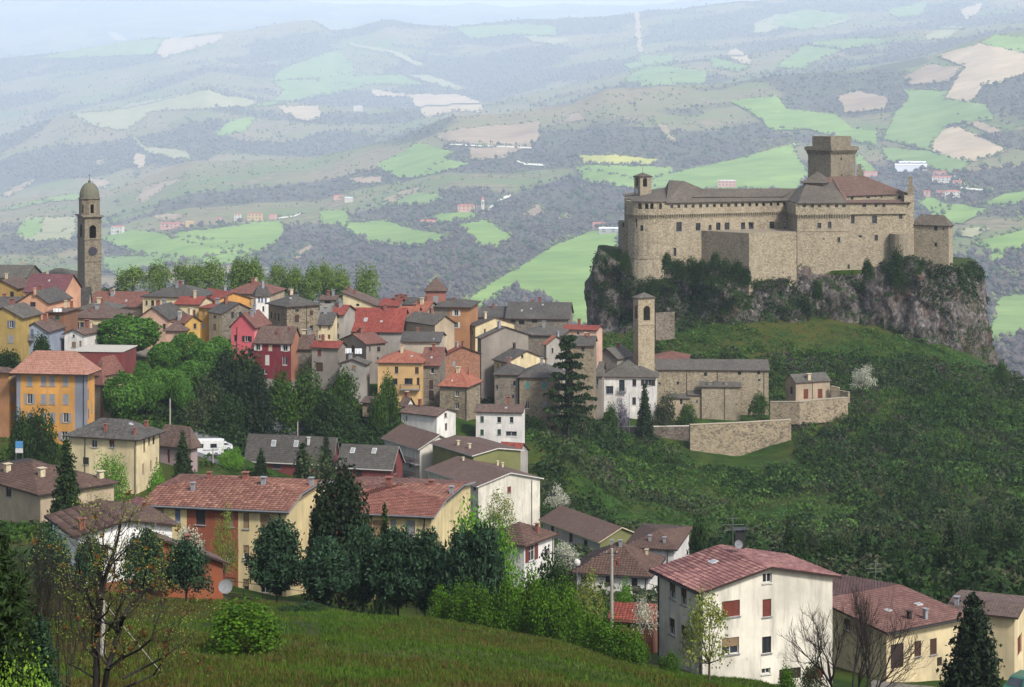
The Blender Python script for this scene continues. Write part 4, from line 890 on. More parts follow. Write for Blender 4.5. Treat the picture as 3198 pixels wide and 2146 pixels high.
house('row_house', 'long brown roofed house with olive gable and many ridge chimneys', 'G', 300, 61, 770, 1240, 1575, 890, W_OLIVE, R_ROW, 'gable', 'a', yr=780, ov=.55, edge=CREAMP, panels=[('a', 770, 1240, W_SHAD)],
  win=[('a', 1000, 860, 30, 90, 'd', 'k'), ('a', 1120, 920, 30, 80, 'w', 'k'), ('a', 850, 790, 26, 70, 'd', 'k')], chim=[(x, y, w, 42, CREAMP) for x, y, w in ((1050, 615, 12), (1110, 640, 20), (1165, 662, 24), (1180, 668, 10), (1240, 690, 26), (1268, 700, 16), (1290, 708, 10), (1315, 718, 10), (1350, 732, 24), (1375, 742, 12), (1440, 768, 22), (1465, 778, 10))])
house('house', 'white house with large dark brown hipped roof beside the concrete pole', 'G', 250, 14, 1050, 1630, 1735, 1165, W_WHITE, R_ROW, 'hip', 'a', yr=905, ov=.6, edge=DKBROWN, gut=True, win=[('a', 1108, 1130, 45, 70, 'w', 'k'), ('a', 1302, 1178, 38, 95, 's', 'k'), ('a', 1520, 1208, 48, 100, 's', 'k'), ('a', 1565, 1330, 40, 90, 'd', 'k')],
  chim=[(1405, 935, 24, 45, GREYP), (1335, 925, 20, 35, GREYP), (1620, 1000, 22, 35, CREAMP), (1360, 1100, 10, 50, TERRA), (1390, 1085, 10, 50, TERRA)], tiles=(.42, .42, T_BRN), pipes=[('a', 1612)])
house('house', 'pale house with dark brown hipped roof and two vents behind the white one', 'G', 268, 14, 1465, 1840, 1965, 958, W_WHITE, R_ROW, 'hip', 'a', yr=805, ov=.6, edge=DKBROWN, chim=[(1645, 890, 22, 40, GREYP), (1765, 905, 22, 40, GREYP)], tiles=(.42, .42, T_BRN), pipes=[('a', 1790)])
house('shed', 'small brown shed with bright red roof beside the cream house', 'I', 168, 12, 20, 400, 470, 985, plaster(rgb('7c4a34'), .5), R_RED, 'gable', 'a', yr=850, ov=.35, edge=TERRA, cat='shed', tiles=(.3, .35, T_RED))
# ---------------------------------------------------------------- old town, left
house('house', 'mottled yellow house with grey shutters at left edge below the salmon house', 'A', 376, 10, -120, 178, None, 1290, plaster(rgb('b79a58'), .9), R_GREY, 'gable', 'b', yr=1205, Lb=9, group=TC, win=[('a', 92, 1340, 30, 58, 'o', 'b'), ('a', 88, 1460, 40, 60, 's', 'G')])
h = house('house', 'pale blue grey house with balcony below the salmon house', 'A', 379, 8, 176, 385, None, 1400, W_BLUE, R_BROWN, 'gable', 'b', yr=1330, Lb=9, group=TC, win=[('a', 197, 1405, 24, 55, 's', 'b'), ('a', 262, 1410, 24, 60, 's', 'b'), ('a', 210, 1520, 30, 50, 'w')])
balcony(h, 'a', 'A', 178, 285, 1462, 30)
house('house', 'salmon house with dark sloping roof and one dark window', 'A', 394, 12, 145, 388, None, 1165, W_SALMON, R_DARK, 'gable', 'b', yr=1080, Lb=11, group=TC, win=[('a', 267, 1178, 46, 38, 'w', 'k'), ('a', 168, 1195, 14, 40, 'w', 'w')], chim=[(285, 1090, 16, 40, W_SALMON)])
house('house', 'salmon house with wide plum red roof near the bell tower', 'A', 412, 6, 200, 522, None, 1076, W_SALMON, R_PLUM, 'gable', 'a', yr=938, Lb=11, group=TC, win=[('a', 398, 1100, 22, 28, 'w', 'w'), ('a', 467, 1100, 22, 28, 'w', 'w'), ('a', 466, 1160, 26, 58, 'd', 'n'), ('a', 405, 1165, 14, 50, 'd', 'n')], sky=[(402, 985, 12, 12, 1)])
house('house', 'brick coloured house with dark windows under the hanging laundry', 'A', 388, 8, 392, 520, None, 1248, plaster(rgb('94674c'), .6), R_BROWN, 'flat', 'a', Lb=8, group=TC, win=[('a', 468, 1285, 34, 38, 's', 'g'), ('a', 462, 1395, 62, 48, 'w', 'k'), ('a', 480, 1510, 40, 60, 'A', 'k')])
house('house', 'long stone house with grey slab roof at the left edge', 'A', 468, 4, -150, 212, None, 962, W_STONEG, R_GREY, 'gable', 'a', yr=862, Lb=12, group=TC, win=[('a', 60, 970, 18, 14, 'x')])
house('church', 'stone church nave with grey slab roof left of the tall bell tower', 'A', 470, 4, 235, 628, None, 962, W_BEIGE, R_GREY, 'hip', 'a', yr=888, Lb=11, cat='church', win=[('a', 545, 1000, 14, 18, 'x')])
house('house', 'ochre house with one dark window at left edge above grey roof', 'A', 420, 10, -110, 138, None, 1048, plaster(rgb('b28f52'), .5), R_BROWN, 'gable', 'b', yr=985, Lb=9, group=TC, win=[('a', 97, 1096, 32, 44, 'w', 'k'), ('a', 35, 1110, 12, 25, 'w', 'k')])
house('house', 'low house under a weathered grey roof below the ochre house', 'A', 404, 4, -120, 140, None, 1205, W_GREY, R_DARK, 'gable', 'a', yr=1122, Lb=8, group=TC)
house('house', 'house with tall dark roof at the foot of the bell tower', 'A', 428, 10, 520, 715, 745, 1175, W_BEIGE, R_DARK, 'gable', 'a', yr=1040, group=TC, win=[('a', 565, 1200, 22, 50, 'w', 'k')])
house('house', 'long house with faded red brown roof right of the bell tower', 'A', 446, 4, 735, 1155, None, 1200, W_BEIGE, R_RBRN, 'gable', 'a', yr=1078, Lb=12, group=TC, chim=[(900, 1078, 14, 20)], sky=[(1030, 1150, 14, 14, 1)])
house('house', 'low house with pale grey hipped roof behind the white gabled cottage', 'A', 418, 6, 610, 930, None, 1225, W_GREY, R_GREY, 'hip', 'a', yr=1150, Lb=9, group=TC)
house('house', 'cream house with brown roof and dark double windows left of the big plane tree', 'A', 400, 5, 525, 960, None, 1292, W_PALEY, R_BROWN, 'hip', 'a', yr=1192, Lb=12, group=TC, win=[('a', 685, 1352, 70, 58, 'o', 'k'), ('a', 697, 1470, 44, 56, 'o', 'k'), ('a', 850, 1352, 50, 55, 'w', 'k')], chim=[(742, 1240, 8, 30)])
house('house', 'house with dark slate roof and pale wall behind the big plane tree', 'A', 408, 12, 1120, 1372, None, 1300, W_PSAL, R_DARK, 'gable', 'b', yr=1205, Lb=10, group=TC, win=[('a', 1280, 1360, 24, 44, 'w'), ('a', 1340, 1360, 24, 44, 'w')])
house('cottage', 'small white gabled cottage below the cream house', 'A', 384, 16, 526, 680, None, 1425, W_WHITE, R_BROWN, 'gable', 'b', yr=1385, Lb=8, group=TC, win=[('a', 600, 1436, 18, 20, 'w', 'k'), ('a', 602, 1505, 34, 44, 's', 'm'), ('a', 655, 1500, 18, 50, 'd', 'm')])
house('house', 'cream yellow house with broad dark roof below the light green tree row', 'A', 440, 12, 1165, 1620, None, 1122, W_PALEY, R_DARK, 'hip', 'a', yr=1020, Lb=12, group=TC, win=[('a', 1245, 1168, 26, 46, 'w', 'n'), ('a', 1345, 1172, 26, 48, 'w', 'n'), ('a', 1195, 1165, 18, 36, 'w', 'n'), ('a', 1345, 1245, 26, 40, 'w', 'n')], chim=[(1470, 1020, 24, 30)])
house('house', 'cream house with low red roof in front of the orange gable', 'A', 424, 10, 1430, 1622, None, 1182, W_PALEY, R_RED, 'gable', 'a', yr=1120, Lb=9, group=TC, win=[('a', 1455, 1225, 18, 48, 'R', 'r'), ('a', 1540, 1240, 18, 52, 'R', 'r'), ('a', 1585, 1248, 18, 50, 'R', 'r')])
house('house', 'narrow mustard house beside the cream house with red roof', 'A', 420, 12, 1622, 1705, None, 1212, W_MUST, R_RED, 'flat', 'a', Lb=8, group=TC, win=[('a', 1662, 1250, 24, 44, 's', 'm'), ('a', 1660, 1350, 22, 44, 's', 'G')])
house('house', 'orange gabled house with wide red roof', 'A', 442, 55, 1565, 1755, 2048, 1150, W_ORANGE, R_RED, 'gable', 'a', yr=1085, Lb=10, group=TC, sky=[(1635, 1075, 16, 10, 1)])
house('house', 'stone gabled house with slate roof and cream side wall', 'A', 414, 52, 1705, 1812, 2085, 1255, W_STONEG, R_DARK, 'gable', 'a', yr=1170, group=TC, panels=[('a', 1700, 1812, W_PALEY)], win=[('a', 1755, 1278, 24, 20, 'w', 'm'), ('a', 1752, 1362, 22, 50, 's', 'm'), ('b', 1897, 1268, 22, 52, 'w', 'k'), ('b', 1962, 1266, 24, 54, 'w', 'k')])
house('house', 'little yellow gabled house with maroon roof', 'A', 396, 40, 1415, 1510, 1635, 1330, W_YEL, R_RBRN, 'gable', 'a', yr=1275, group=TC, win=[('b', 1592, 1356, 24, 42, 'w', 'k')])
house('house', 'pale pink house under a square brown roof beside the little yellow house', 'A', 394, 4, 1352, 1505, None, 1392, W_PSAL, R_BROWN, 'hip', 'a', yr=1300, Lb=8, group=TC)
# ---------------------------------------------------------------- old town, centre
house('house', 'bright pink house with red brown roof', 'B', 406, 16, 58, 246, 372, 708, W_PINK, R_RBRN, 'gable', 'b', yr=605, group=TC, panels=[('b', 246, 380, W_LPINK)], win=[('a', 92, 800, 24, 50, 'w', 'k'), ('a', 187, 806, 38, 46, 'o', 'k'), ('a', 92, 905, 24, 50, 'w', 'k'), ('a', 213, 912, 42, 48, 'w', 'k')], pipes=[('a', 105)])
house('house', 'crimson house with peeling paint and grey brown roof', 'B', 404, 12, 255, 547, 622, 838, W_CRIM, R_BROWN, 'gable', 'a', yr=712, group=TC, panels=[('b', 547, 630, plaster(rgb('b0765a'), .5))], win=[('a', 277, 875, 32, 50, 'o', 'w'), ('a', 377, 880, 30, 48, 's', 'c'), ('a', 500, 882, 36, 48, 'o', 'w'), ('a', 352, 978, 34, 80, 's', 'w'), ('a', 495, 985, 38, 70, 'w', 'w'), ('a', 330, 1072, 36, 40, 'w', 'w'), ('b', 595, 915, 12, 24, 'x')], chim=[(437, 770, 14, 30), (540, 740, 14, 20)])
house('house', 'grey stone house with brown roof right of the crimson house', 'B', 408, 8, 585, 715, 740, 868, W_STONEG, R_BROWN, 'gable', 'a', yr=775, Lb=8, group=TC, win=[('a', 594, 915, 16, 26, 'x')])
h = house('house', 'grey house with flat red roof and brown shuttered windows', 'B', 400, 16, 716, 932, 992, 880, W_GREY, R_RED, 'gable', 'a', yr=832, group=TC, win=[('a', 778, 920, 30, 54, 's', 'r'), ('a', 777, 1036, 58, 74, 'd', 'n'), ('b', 945, 915, 8, 46, 's', 'm'), ('b', 968, 905, 8, 46, 's', 'm')])
house('house', 'square stone house with dark hipped roof above the crimson house', 'B', 430, 55, 362, 512, 768, 540, W_STONE, R_DARK, 'hip', 'b', yr=450, ov=.6, group=TC, pipes=[('b', 673)], win=[('b', 595, 576, 30, 20, 'x'), ('b', 712, 596, 28, 38, 'R', 'n'), ('b', 593, 642, 34, 60, 'R', 'n'), ('b', 712, 716, 26, 40, 'w', 'k'), ('a', 385, 612, 10, 58, 'w', 'k'), ('a', 415, 622, 10, 58, 'w', 'k'), ('a', 444, 632, 12, 62, 'w', 'k')], sky=[(540, 475, 26, 8, 1)])
house('house', 'white house with blue shutters and dark roof beside the orange gable', 'B', 446, 62, 242, 258, 372, 432, W_WHITE, R_DARK, 'hip', 'b', yr=380, La=12, group=TC, win=[('b', 285, 485, 16, 40, 's', 'b'), ('b', 310, 488, 16, 40, 's', 'b'), ('b', 340, 495, 16, 44, 's', 'b'), ('b', 320, 560, 16, 40, 'w')], chim=[(480, 410, 30, 40)])
house('house', 'small cream house with steep slate roof between stone houses', 'B', 412, 6, 768, 876, None, 692, W_PALEY, R_DARK, 'gable', 'a', yr=595, Lb=9, group=TC, win=[('a', 783, 716, 16, 30, 's', 'm'), ('a', 856, 713, 16, 30, 's', 'm'), ('a', 856, 790, 20, 36, 'd', 'r'), ('a', 780, 788, 14, 28, 'w')])
house('house', 'narrow grey house with small red roof', 'B', 418, 10, 880, 972, None, 612, W_LGREY, R_RED, 'gable', 'a', yr=535, Lb=10, group=TC, win=[('a', 922, 628, 32, 16, 'x'), ('a', 922, 697, 24, 40, 'w', 'k'), ('a', 918, 788, 44, 44, 'w', 'w')])
house('house', 'wide house with large bright red roof in the town centre', 'B', 424, 5, 968, 1448, None, 748, W_STONEG, R_RED, 'gable', 'a', yr=560, Lb=14, group=TC, sky=[(1155, 652, 28, 26, 1), (1283, 665, 20, 12, 1)], panels=[('a', 1262, 1450, W_LGREY)], pipes=[('a', 1262)])
house('house', 'house with salmon roof right of the large red roof', 'B', 430, 10, 1405, 1548, None, 680, W_GREY, R_ORNG, 'gable', 'a', yr=548, Lb=11, group=TC, chim=[(1410, 610, 16, 40, DKBROWN)])
h = house('house', 'grey house with red brown gable roof and laundry on its terrace', 'B', 409, 52, 955, 1160, 1315, 850, W_GREY, R_RBRN, 'gable', 'b', yr=770, group=TC, win=[('a', 1050, 890, 26, 60, 'd', 'k'), ('b', 1262, 890, 26, 40, 'w', 'n'), ('b', 1190, 890, 10, 40, 'w', 'n'), ('b', 1255, 965, 14, 20, 'x')])
house('house', 'pale grey house with low slab roof below the laundry terrace', 'B', 394, 12, 945, 1150, 1188, 1015, W_LGREY, R_GREY, 'gable', 'b', yr=975, group=TC, win=[('a', 1060, 1036, 36, 30, 's', 'm')])
h = house('house', 'cream yellow house with orange red roof behind two round green trees', 'B', 392, 5, 1254, 1608, None, 1003, plaster(rgb('dfb67c'), .3), R_ORNG, 'hip', 'a', yr=895, Lb=10, group=TC, win=[('a', 1407, 1060, 28, 54, 'w', 'k'), ('a', 1573, 1063, 30, 54, 's', 'n'), ('a', 1395, 1155, 40, 50, 'w', 'k'), ('a', 1505, 1153, 66, 50, 'w', 'k'), ('a', 1583, 1153, 22, 60, 'd', 'k')], sky=[(1530, 950, 16, 12, 1)])
balcony(h, 'a', 'B', 1440, 1600, 1215, 30)
house('house', 'tall narrow grey house with red brown roof beside the cream yellow house', 'B', 395, 8, 1610, 1756, None, 1022, W_STONEG, R_RBRN, 'gable', 'a', yr=880, Lb=11, group=TC, win=[('a', 1700, 1066, 28, 46, 'w', 'w'), ('a', 1690, 1180, 32, 74, 'R', 'n'), ('a', 1690, 1270, 40, 80, 'd', 'k')], sky=[(1692, 960, 16, 12, 1)])
h = house('house', 'tan orange house with square roof turret and open shutters', 'B', 440, 8, 1690, 2000, None, 548, W_TANO, R_DARK, 'hip', 'a', yr=480, Lb=13, ov=.7, group=TC, win=[('a', 1895, 595, 32, 46, 'o', 'w'), ('a', 1892, 693, 32, 46, 'o', 'w')], chim=[(1810, 480, 16, 18), (1875, 490, 18, 16)], panels=[('a', 1690, 1840, W_STONEG)])
# roof turret of that house
cx0, cy0 = px('B', 1645, 0)[0], px('B', 1808, 0)[0]; tz0 = h['ze'] - .5; c0 = plan(cx0, 446); c1 = plan(cy0, 446); L = (c1 - c0).length; m = MB()
zt = ZY(px('B', 0, 405)[1], 446); holes = [(L / 2 - .6, L / 2 + .6, zt - 3.2, zt - 1.4)]
wall_face(m, c0, Vector((1, 0)), L, tz0, [(0, zt), (L, zt)], holes); wall_face(m, c1, Vector((0, 1)), L, tz0, [(0, zt), (L, zt)], []); wall_face(m, c1 + Vector((0, L)), Vector((-1, 0)), L, tz0, [(0, zt), (L, zt)], []); wall_face(m, c0 + Vector((0, L)), Vector((0, -1)), L, tz0, [(0, zt), (L, zt)], [])
tur = m.build('turret', plaster(rgb('a2695a'), .5), h['root']); add_window(tur, c0, Vector((1, 0)), L, L / 2, zt - 2.3, 1.2, 1.8, 's', 'G')
roof_build(h['root'], roof_shape(c1, Vector((-1, 0)), Vector((0, 1)), L, L, zt, zt + 2.6, 'pyr', .4), R_BROWN, DKBROWN)
house('house', 'low house with pale wall band and dark roof in the town centre', 'B', 404, 4, 1450, 1758, None, 832, plaster(rgb('c2b49f'), .4), R_DARK, 'gable', 'a', yr=755, Lb=11, group=TC, sky=[(1710, 810, 10, 10, 1)])
house('house', 'stone gabled house with long grey roof above the pale wall band', 'B', 420, 50, 1480, 1720, 1880, 690, W_BEIGE, R_GREY, 'gable', 'a', yr=620, group=TC)
house('house', 'cream house with single sloping roof edge below the last lone tree', 'B', 452, 8, 970, 1245, None, 540, W_PALEY, R_BROWN, 'shed', 'b', yr=432, Lb=9, group=TC, win=[('a', 1090, 530, 26, 20, 'x')])
house('house', 'small house with brown roof and dark opening left of the sloping roof house', 'B', 456, 6, 780, 905, None, 490, W_LGREY, R_BROWN, 'gable', 'a', yr=455, Lb=8, group=TC, win=[('a', 845, 508, 50, 20, 'x')])
house('house', 'house with small bright red roof and brick chimneys in the back row', 'B', 446, 8, 1275, 1420, None, 540, W_GREY, R_RED, 'gable', 'a', yr=482, Lb=9, group=TC, chim=[(1410, 490, 30, 40), (1470, 490, 20, 40)])
house('house', 'dark roofed house with pink side behind the red roof', 'B', 450, 10, 1420, 1640, None, 530, W_PSAL, R_DARK, 'gable', 'a', yr=475, Lb=9, group=TC, chim=[(1445, 480, 20, 36), (1480, 485, 20, 36)])
house('house', 'house with orange red sloping roof beside the turret house', 'B', 436, 20, 1520, 1640, None, 590, W_GREY, R_ORNG, 'gable', 'a', yr=508, Lb=9, group=TC)
house('house', 'house with red brown hipped roof behind the orange gable', 'B', 462, 8, 0, 380, None, 440, W_BEIGE, R_RBRN, 'hip', 'a', yr=338, Lb=13, group=TC, chim=[(120, 340, 22, 20)])
# ---------------------------------------------------------------- old town, right
house('house', 'brick gabled house with red roof', 'C', 402, 58, 195, 215, 520, 690, W_BRICK, R_RED, 'gable', 'a', yr=610, La=9, group=TC, win=[('b', 307, 745, 24, 40, 's', 'G')])
house('house', 'corner stone house with orange red hipped roof', 'C', 388, 18, 192, 412, 522, 930, W_STONE, R_ORNG, 'hip', 'a', yr=780, ov=.5, group=TC, pipes=[('a', 408)], win=[('a', 332, 990, 32, 48, 'w', 'w'), ('a', 332, 1093, 34, 48, 'w', 'w'), ('b', 492, 972, 12, 42, 'w', 'w'), ('b', 492, 1075, 12, 42, 'w', 'w')], sky=[(292, 888, 12, 10, 1)], chim=[(425, 840, 10, 40)])
house('house', 'long house with dark grey roofs and dark windows at the foot of the castle rock', 'C', 468, 6, 735, 1242, None, 382, W_STONEG, R_DARK, 'gable', 'a', yr=252, Lb=14, group=TC, sky=[(862, 315, 14, 14, 1), (938, 300, 14, 10, 1), (1033, 268, 14, 10, 1)], win=[('a', 790, 405, 40, 24, 'x'), ('a', 860, 412, 44, 34, 'x'), ('a', 965, 400, 44, 26, 'x')])
house('house', 'house with dark grey roof behind the cream gable', 'C', 472, 12, 500, 740, None, 372, W_GREY, R_DARK, 'gable', 'a', yr=285, Lb=12, group=TC)
house('house', 'cream gabled house with slate roof beside the turret house', 'C', 440, 60, 436, 482, 800, 440, W_PALEY, R_DARK, 'gable', 'a', yr=372, group=TC, win=[('a', 460, 490, 10, 36, 'w'), ('b', 560, 480, 14, 34, 'w')])
house('house', 'grey plastered gabled house above the shadowed lane', 'C', 426, 58, 500, 530, 915, 540, W_GREY, R_GREY, 'gable', 'a', yr=448, group=TC, La=10)
house('house', 'stone house with red brown roof in the shadowed lane', 'C', 434, 40, 520, 545, 780, 660, W_STONEG, R_RBRN, 'gable', 'a', yr=590, La=10, group=TC, chim=[(710, 610, 10, 40)], win=[('b', 590, 730, 12, 40, 'w'), ('b', 625, 740, 12, 40, 'w')])
house('house', 'pale yellow gabled house with one small gable window', 'C', 420, 56, 636, 745, 1052, 735, W_PALEY, R_DARK, 'gable', 'a', yr=645, group=TC, win=[('b', 865, 688, 18, 26, 'w', 'k'), ('a', 665, 770, 10, 40, 'w'), ('a', 700, 765, 10, 40, 'w')], chim=[(800, 620, 16, 36, DKBROWN), (825, 610, 16, 36, DKBROWN)])
house('house', 'weathered stone house with slate hipped roof left of the teal shutters', 'C', 406, 6, 640, 832, None, 838, W_STONEG, R_DARK, 'hip', 'a', yr=745, Lb=10, group=TC, win=[('a', 800, 910, 26, 40, 'w', 'w'), ('a', 790, 1015, 20, 30, 'x'), ('a', 660, 940, 14, 40, 'w')])
house('house', 'stone house with teal shutters behind the tall pine', 'C', 404, 6, 842, 1170, None, 862, W_STONE, R_DARK, 'hip', 'a', yr=742, Lb=11, group=TC, win=[('a', 908, 925, 30, 58, 's', 't'), ('a', 1045, 922, 34, 56, 's', 't'), ('a', 906, 1085, 32, 58, 'w', 'w'), ('a', 1050, 1080, 30, 58, 's', 'G'), ('a', 905, 1175, 26, 30, 'x')], chim=[(842, 810, 14, 30)])
house('house', 'pink house with bright red roof at the foot of the castle rock', 'C', 458, 14, 1205, 1472, None, 476, W_PSAL, R_RED, 'gable', 'a', yr=440, Lb=7, group=TC, win=[('a', 1320, 500, 22, 28, 'w', 'w'), ('a', 1395, 497, 22, 28, 'w', 'w'), ('a', 1450, 560, 16, 36, 'w', 'w')])
house('house', 'grey gabled house with orange tiled roof below the pink house', 'C', 440, 54, 1042, 1062, 1215, 590, W_LGREY, R_ORNG, 'gable', 'a', yr=525, La=8, group=TC, win=[('b', 1112, 640, 14, 40, 'w', 'k')])
house('house', 'stone house with dark roof right of the tall pine top', 'C', 446, 6, 1280, 1450, None, 602, W_STONE, R_DARK, 'gable', 'a', yr=525, Lb=9, group=TC, win=[('a', 1360, 630, 26, 34, 'x')], chim=[(1380, 525, 14, 18)])
house('house', 'house with grey hipped stone roof between the gabled houses and the pink house', 'C', 448, 10, 850, 1180, None, 520, W_STONEG, R_GREY, 'hip', 'a', yr=440, Lb=12, group=TC)
house('house', 'low house with weathered grey roof left of the monastery bell tower', 'C', 468, 34, 1470, 1640, 1768, 705, W_GREY, R_GREY, 'gable', 'b', yr=625, group=TC)
h = house('convent', 'white convent wing with grey roof and arched balcony window', 'C', 462, 6, 1520, 1957, None, 855, W_WHITE, R_GREY, 'hip', 'a', yr=712, Lb=13, ov=.5, cat='convent', win=[('a', 1578, 962, 60, 64, 'w', 'b'), ('a', 1678, 925, 46, 90, 'w', 'g'), ('a', 1780, 903, 32, 54, 'w', 'k'), ('a', 1893, 902, 56, 50, 'o', 'k'), ('a', 1778, 1052, 30, 60, 'w', 'k')])
balcony(h, 'a', 'C', 1645, 1715, 975, 30, deep=.7)
h = house('convent', 'lower convent wing with grey roof and balcony left of the white wing', 'C', 455, 6, 1300, 1516, None, 850, W_GREY, R_GREY, 'gable', 'a', yr=735, Lb=12, cat='convent', win=[('a', 1410, 900, 60, 40, 'w', 'w'), ('a', 1470, 895, 30, 50, 'w', 'b')])
balcony(h, 'a', 'C', 1310, 1480, 955, 30)
house('house', 'detached white house with green shutters above the brown roofed row', 'C', 375, 6, 487, 862, 886, 1146, W_WHITE, R_BROWN, 'gable', 'a', yr=1088, Lb=7, group=TC, win=[('a', 537, 1200, 28, 48, 's', 'g'), ('a', 677, 1205, 30, 46, 'w', 'k'), ('a', 778, 1205, 28, 46, 'w', 'k'), ('a', 537, 1307, 28, 46, 's', 'g'), ('a', 677, 1305, 30, 46, 's', 'g'), ('a', 775, 1320, 90, 40, 'w', 'w')], sky=[(732, 1110, 18, 10, 1)])
house('cottage', 'small white cottage with brown roof below the corner stone house', 'B', 372, 34, 1445, 1735, 1890, 1438, W_WHITE, R_BROWN, 'gable', 'a', yr=1380, group=TC, win=[('b', 1808, 1430, 20, 36, 'R', 'n'), ('b', 1812, 1525, 18, 60, 'd', 'n'), ('a', 1488, 1455, 16, 46, 'A')])
house('cottage', 'tiny white gabled hut beside the round green trees', 'B', 384, 30, 1445, 1490, 1540, 1345, W_WHITE, R_BROWN, 'gable', 'a', yr=1290, La=6, group=TC)
house('hut', 'stone hut with arched door and grey roof behind the round green trees', 'B', 380, 12, 1130, 1240, None, 1330, W_STONE, R_BROWN, 'gable', 'a', yr=1285, Lb=6, cat='hut', win=[('a', 1180, 1385, 26, 50, 'A')])
# ================================================================ towers, church and monastery
def part_empty(name, loc, parent):
    o = bpy.data.objects.new(name, None); COL.objects.link(o); o.parent = parent; o.location = Vector(loc) - wloc(parent); return o
class Tower:
    def __init__(s, par, r, d, th, xl, xc, xr):
        s.par = par; s.r = r; s.d = d; th = math.radians(th); s.th = th; X = lambda x: px(r, x, 0)[0]
        s.C = plan(X(xc), d); s.a = Vector((-math.cos(th), math.sin(th))); s.b = Vector((math.sin(th), math.cos(th)))
        al = lambda x, v: ((x - CX) / F * s.C.y - s.C.x) / (v.x - (x - CX) / F * v.y)
        s.La = al(X(xl), s.a); s.Lb = al(X(xr), s.b)
    def z(s, y): return ZY(px(s.r, 0, y)[1], s.d)
    def sec(s, name, y0, y1, out, mat, win=(), rev=.3, cap=True, par=None):
        """square section from row y0 (bottom) to y1 (top), grown by out metres"""
        par = par or s.par; z0, z1 = s.z(y0), s.z(y1); C = s.C - (s.a + s.b) * out; La = s.La + 2 * out; Lb = s.Lb + 2 * out; a, b = s.a, s.b
        A = C + a * La; D = C + b * Lb; E = A + b * Lb; side = {'a': (A, -a, La), 'b': (C, b, Lb), 'c': (D, a, La), 'd': (E, -b, Lb)}; holes = {k: [] for k in side}; fit = []
        for wd in win:
            f, x, y, w, h = wd[:5]; st = wd[5]; fc = wd[6] if len(wd) > 6 else 'k'; sx, sy = px(s.r, x, y); hw = w * REG[s.r][2] / 2; o, v, L = side[f]
            al = lambda xx: ((xx - CX) / F * o.y - o.x) / (v.x - (xx - CX) / F * v.y)
            q = al(sx); ww = min(abs(al(sx + hw) - al(sx - hw)), L - .4); dep = o.y + v.y * q; z = ZY(sy, dep); hh = h * REG[s.r][2] * dep / F; q = min(max(q, ww / 2 + .15), L - ww / 2 - .15)
            hole = (q - ww / 2, q + ww / 2, max(z - hh / 2, z0 + .1), min(z + hh / 2, z1 - .1)); holes[f] += arch_holes(*hole, 8) if st == 'A' else [hole]; fit.append((o, v, L, q, (hole[2] + hole[3]) / 2, ww, hole[3] - hole[2], st, fc))
        m = MB()
        for k, (o, t, L) in side.items(): wall_face(m, o, t, L, z0, [(0, z1), (L, z1)], holes[k], rev)
        if cap: m.face([V3(A, z1), V3(C, z1), V3(D, z1), V3(E, z1)]); m.face([V3(E, z0), V3(D, z0), V3(C, z0), V3(A, z0)])
        ob = m.build(name, mat, par)
        for o, v, L, q, z, ww, hh, st, fc in fit: add_window(ob, o, v, L, q, z, ww, hh, st, fc, rev)
        return ob
    def corbels(s, y0, y1, out, mat, step=.8, w=.36, par=None):
        z0, z1 = s.z(y0), s.z(y1); m = MB(); C, a, b = s.C, s.a, s.b
        for o, t, L in ((C + a * s.La, -a, s.La), (C, b, s.Lb), (C + b * s.Lb, a, s.La), (C + a * s.La + b * s.Lb, -b, s.Lb)):
            n = Vector((t[1], -t[0])); k = max(2, int(L / step))
            for i in range(k + 1):
                q = L * i / k; corbel(m, o, t, n, q, w, z0, z1, out)
        return tag(m.build('corbels', mat, par or s.par), kind='stuff')
    def roof(s, y0, ov, rise, mat, rt='pyr', par=None):
        z = s.z(y0); return roof_build(par or s.par, roof_shape(s.C, s.a, s.b, s.La, s.Lb, z, z + rise, rt, ov), mat, DKBROWN)
def corbel(m, o, t, n, q, w, z0, z1, out):
    h = (z1 - z0) / 3
    for i in range(3): quadbox(m, o, t, n, q - w / 2, q + w / 2, z0 + h * i, z0 + h * (i + 1), .0, out * (i + 1) / 3.0 - .01)
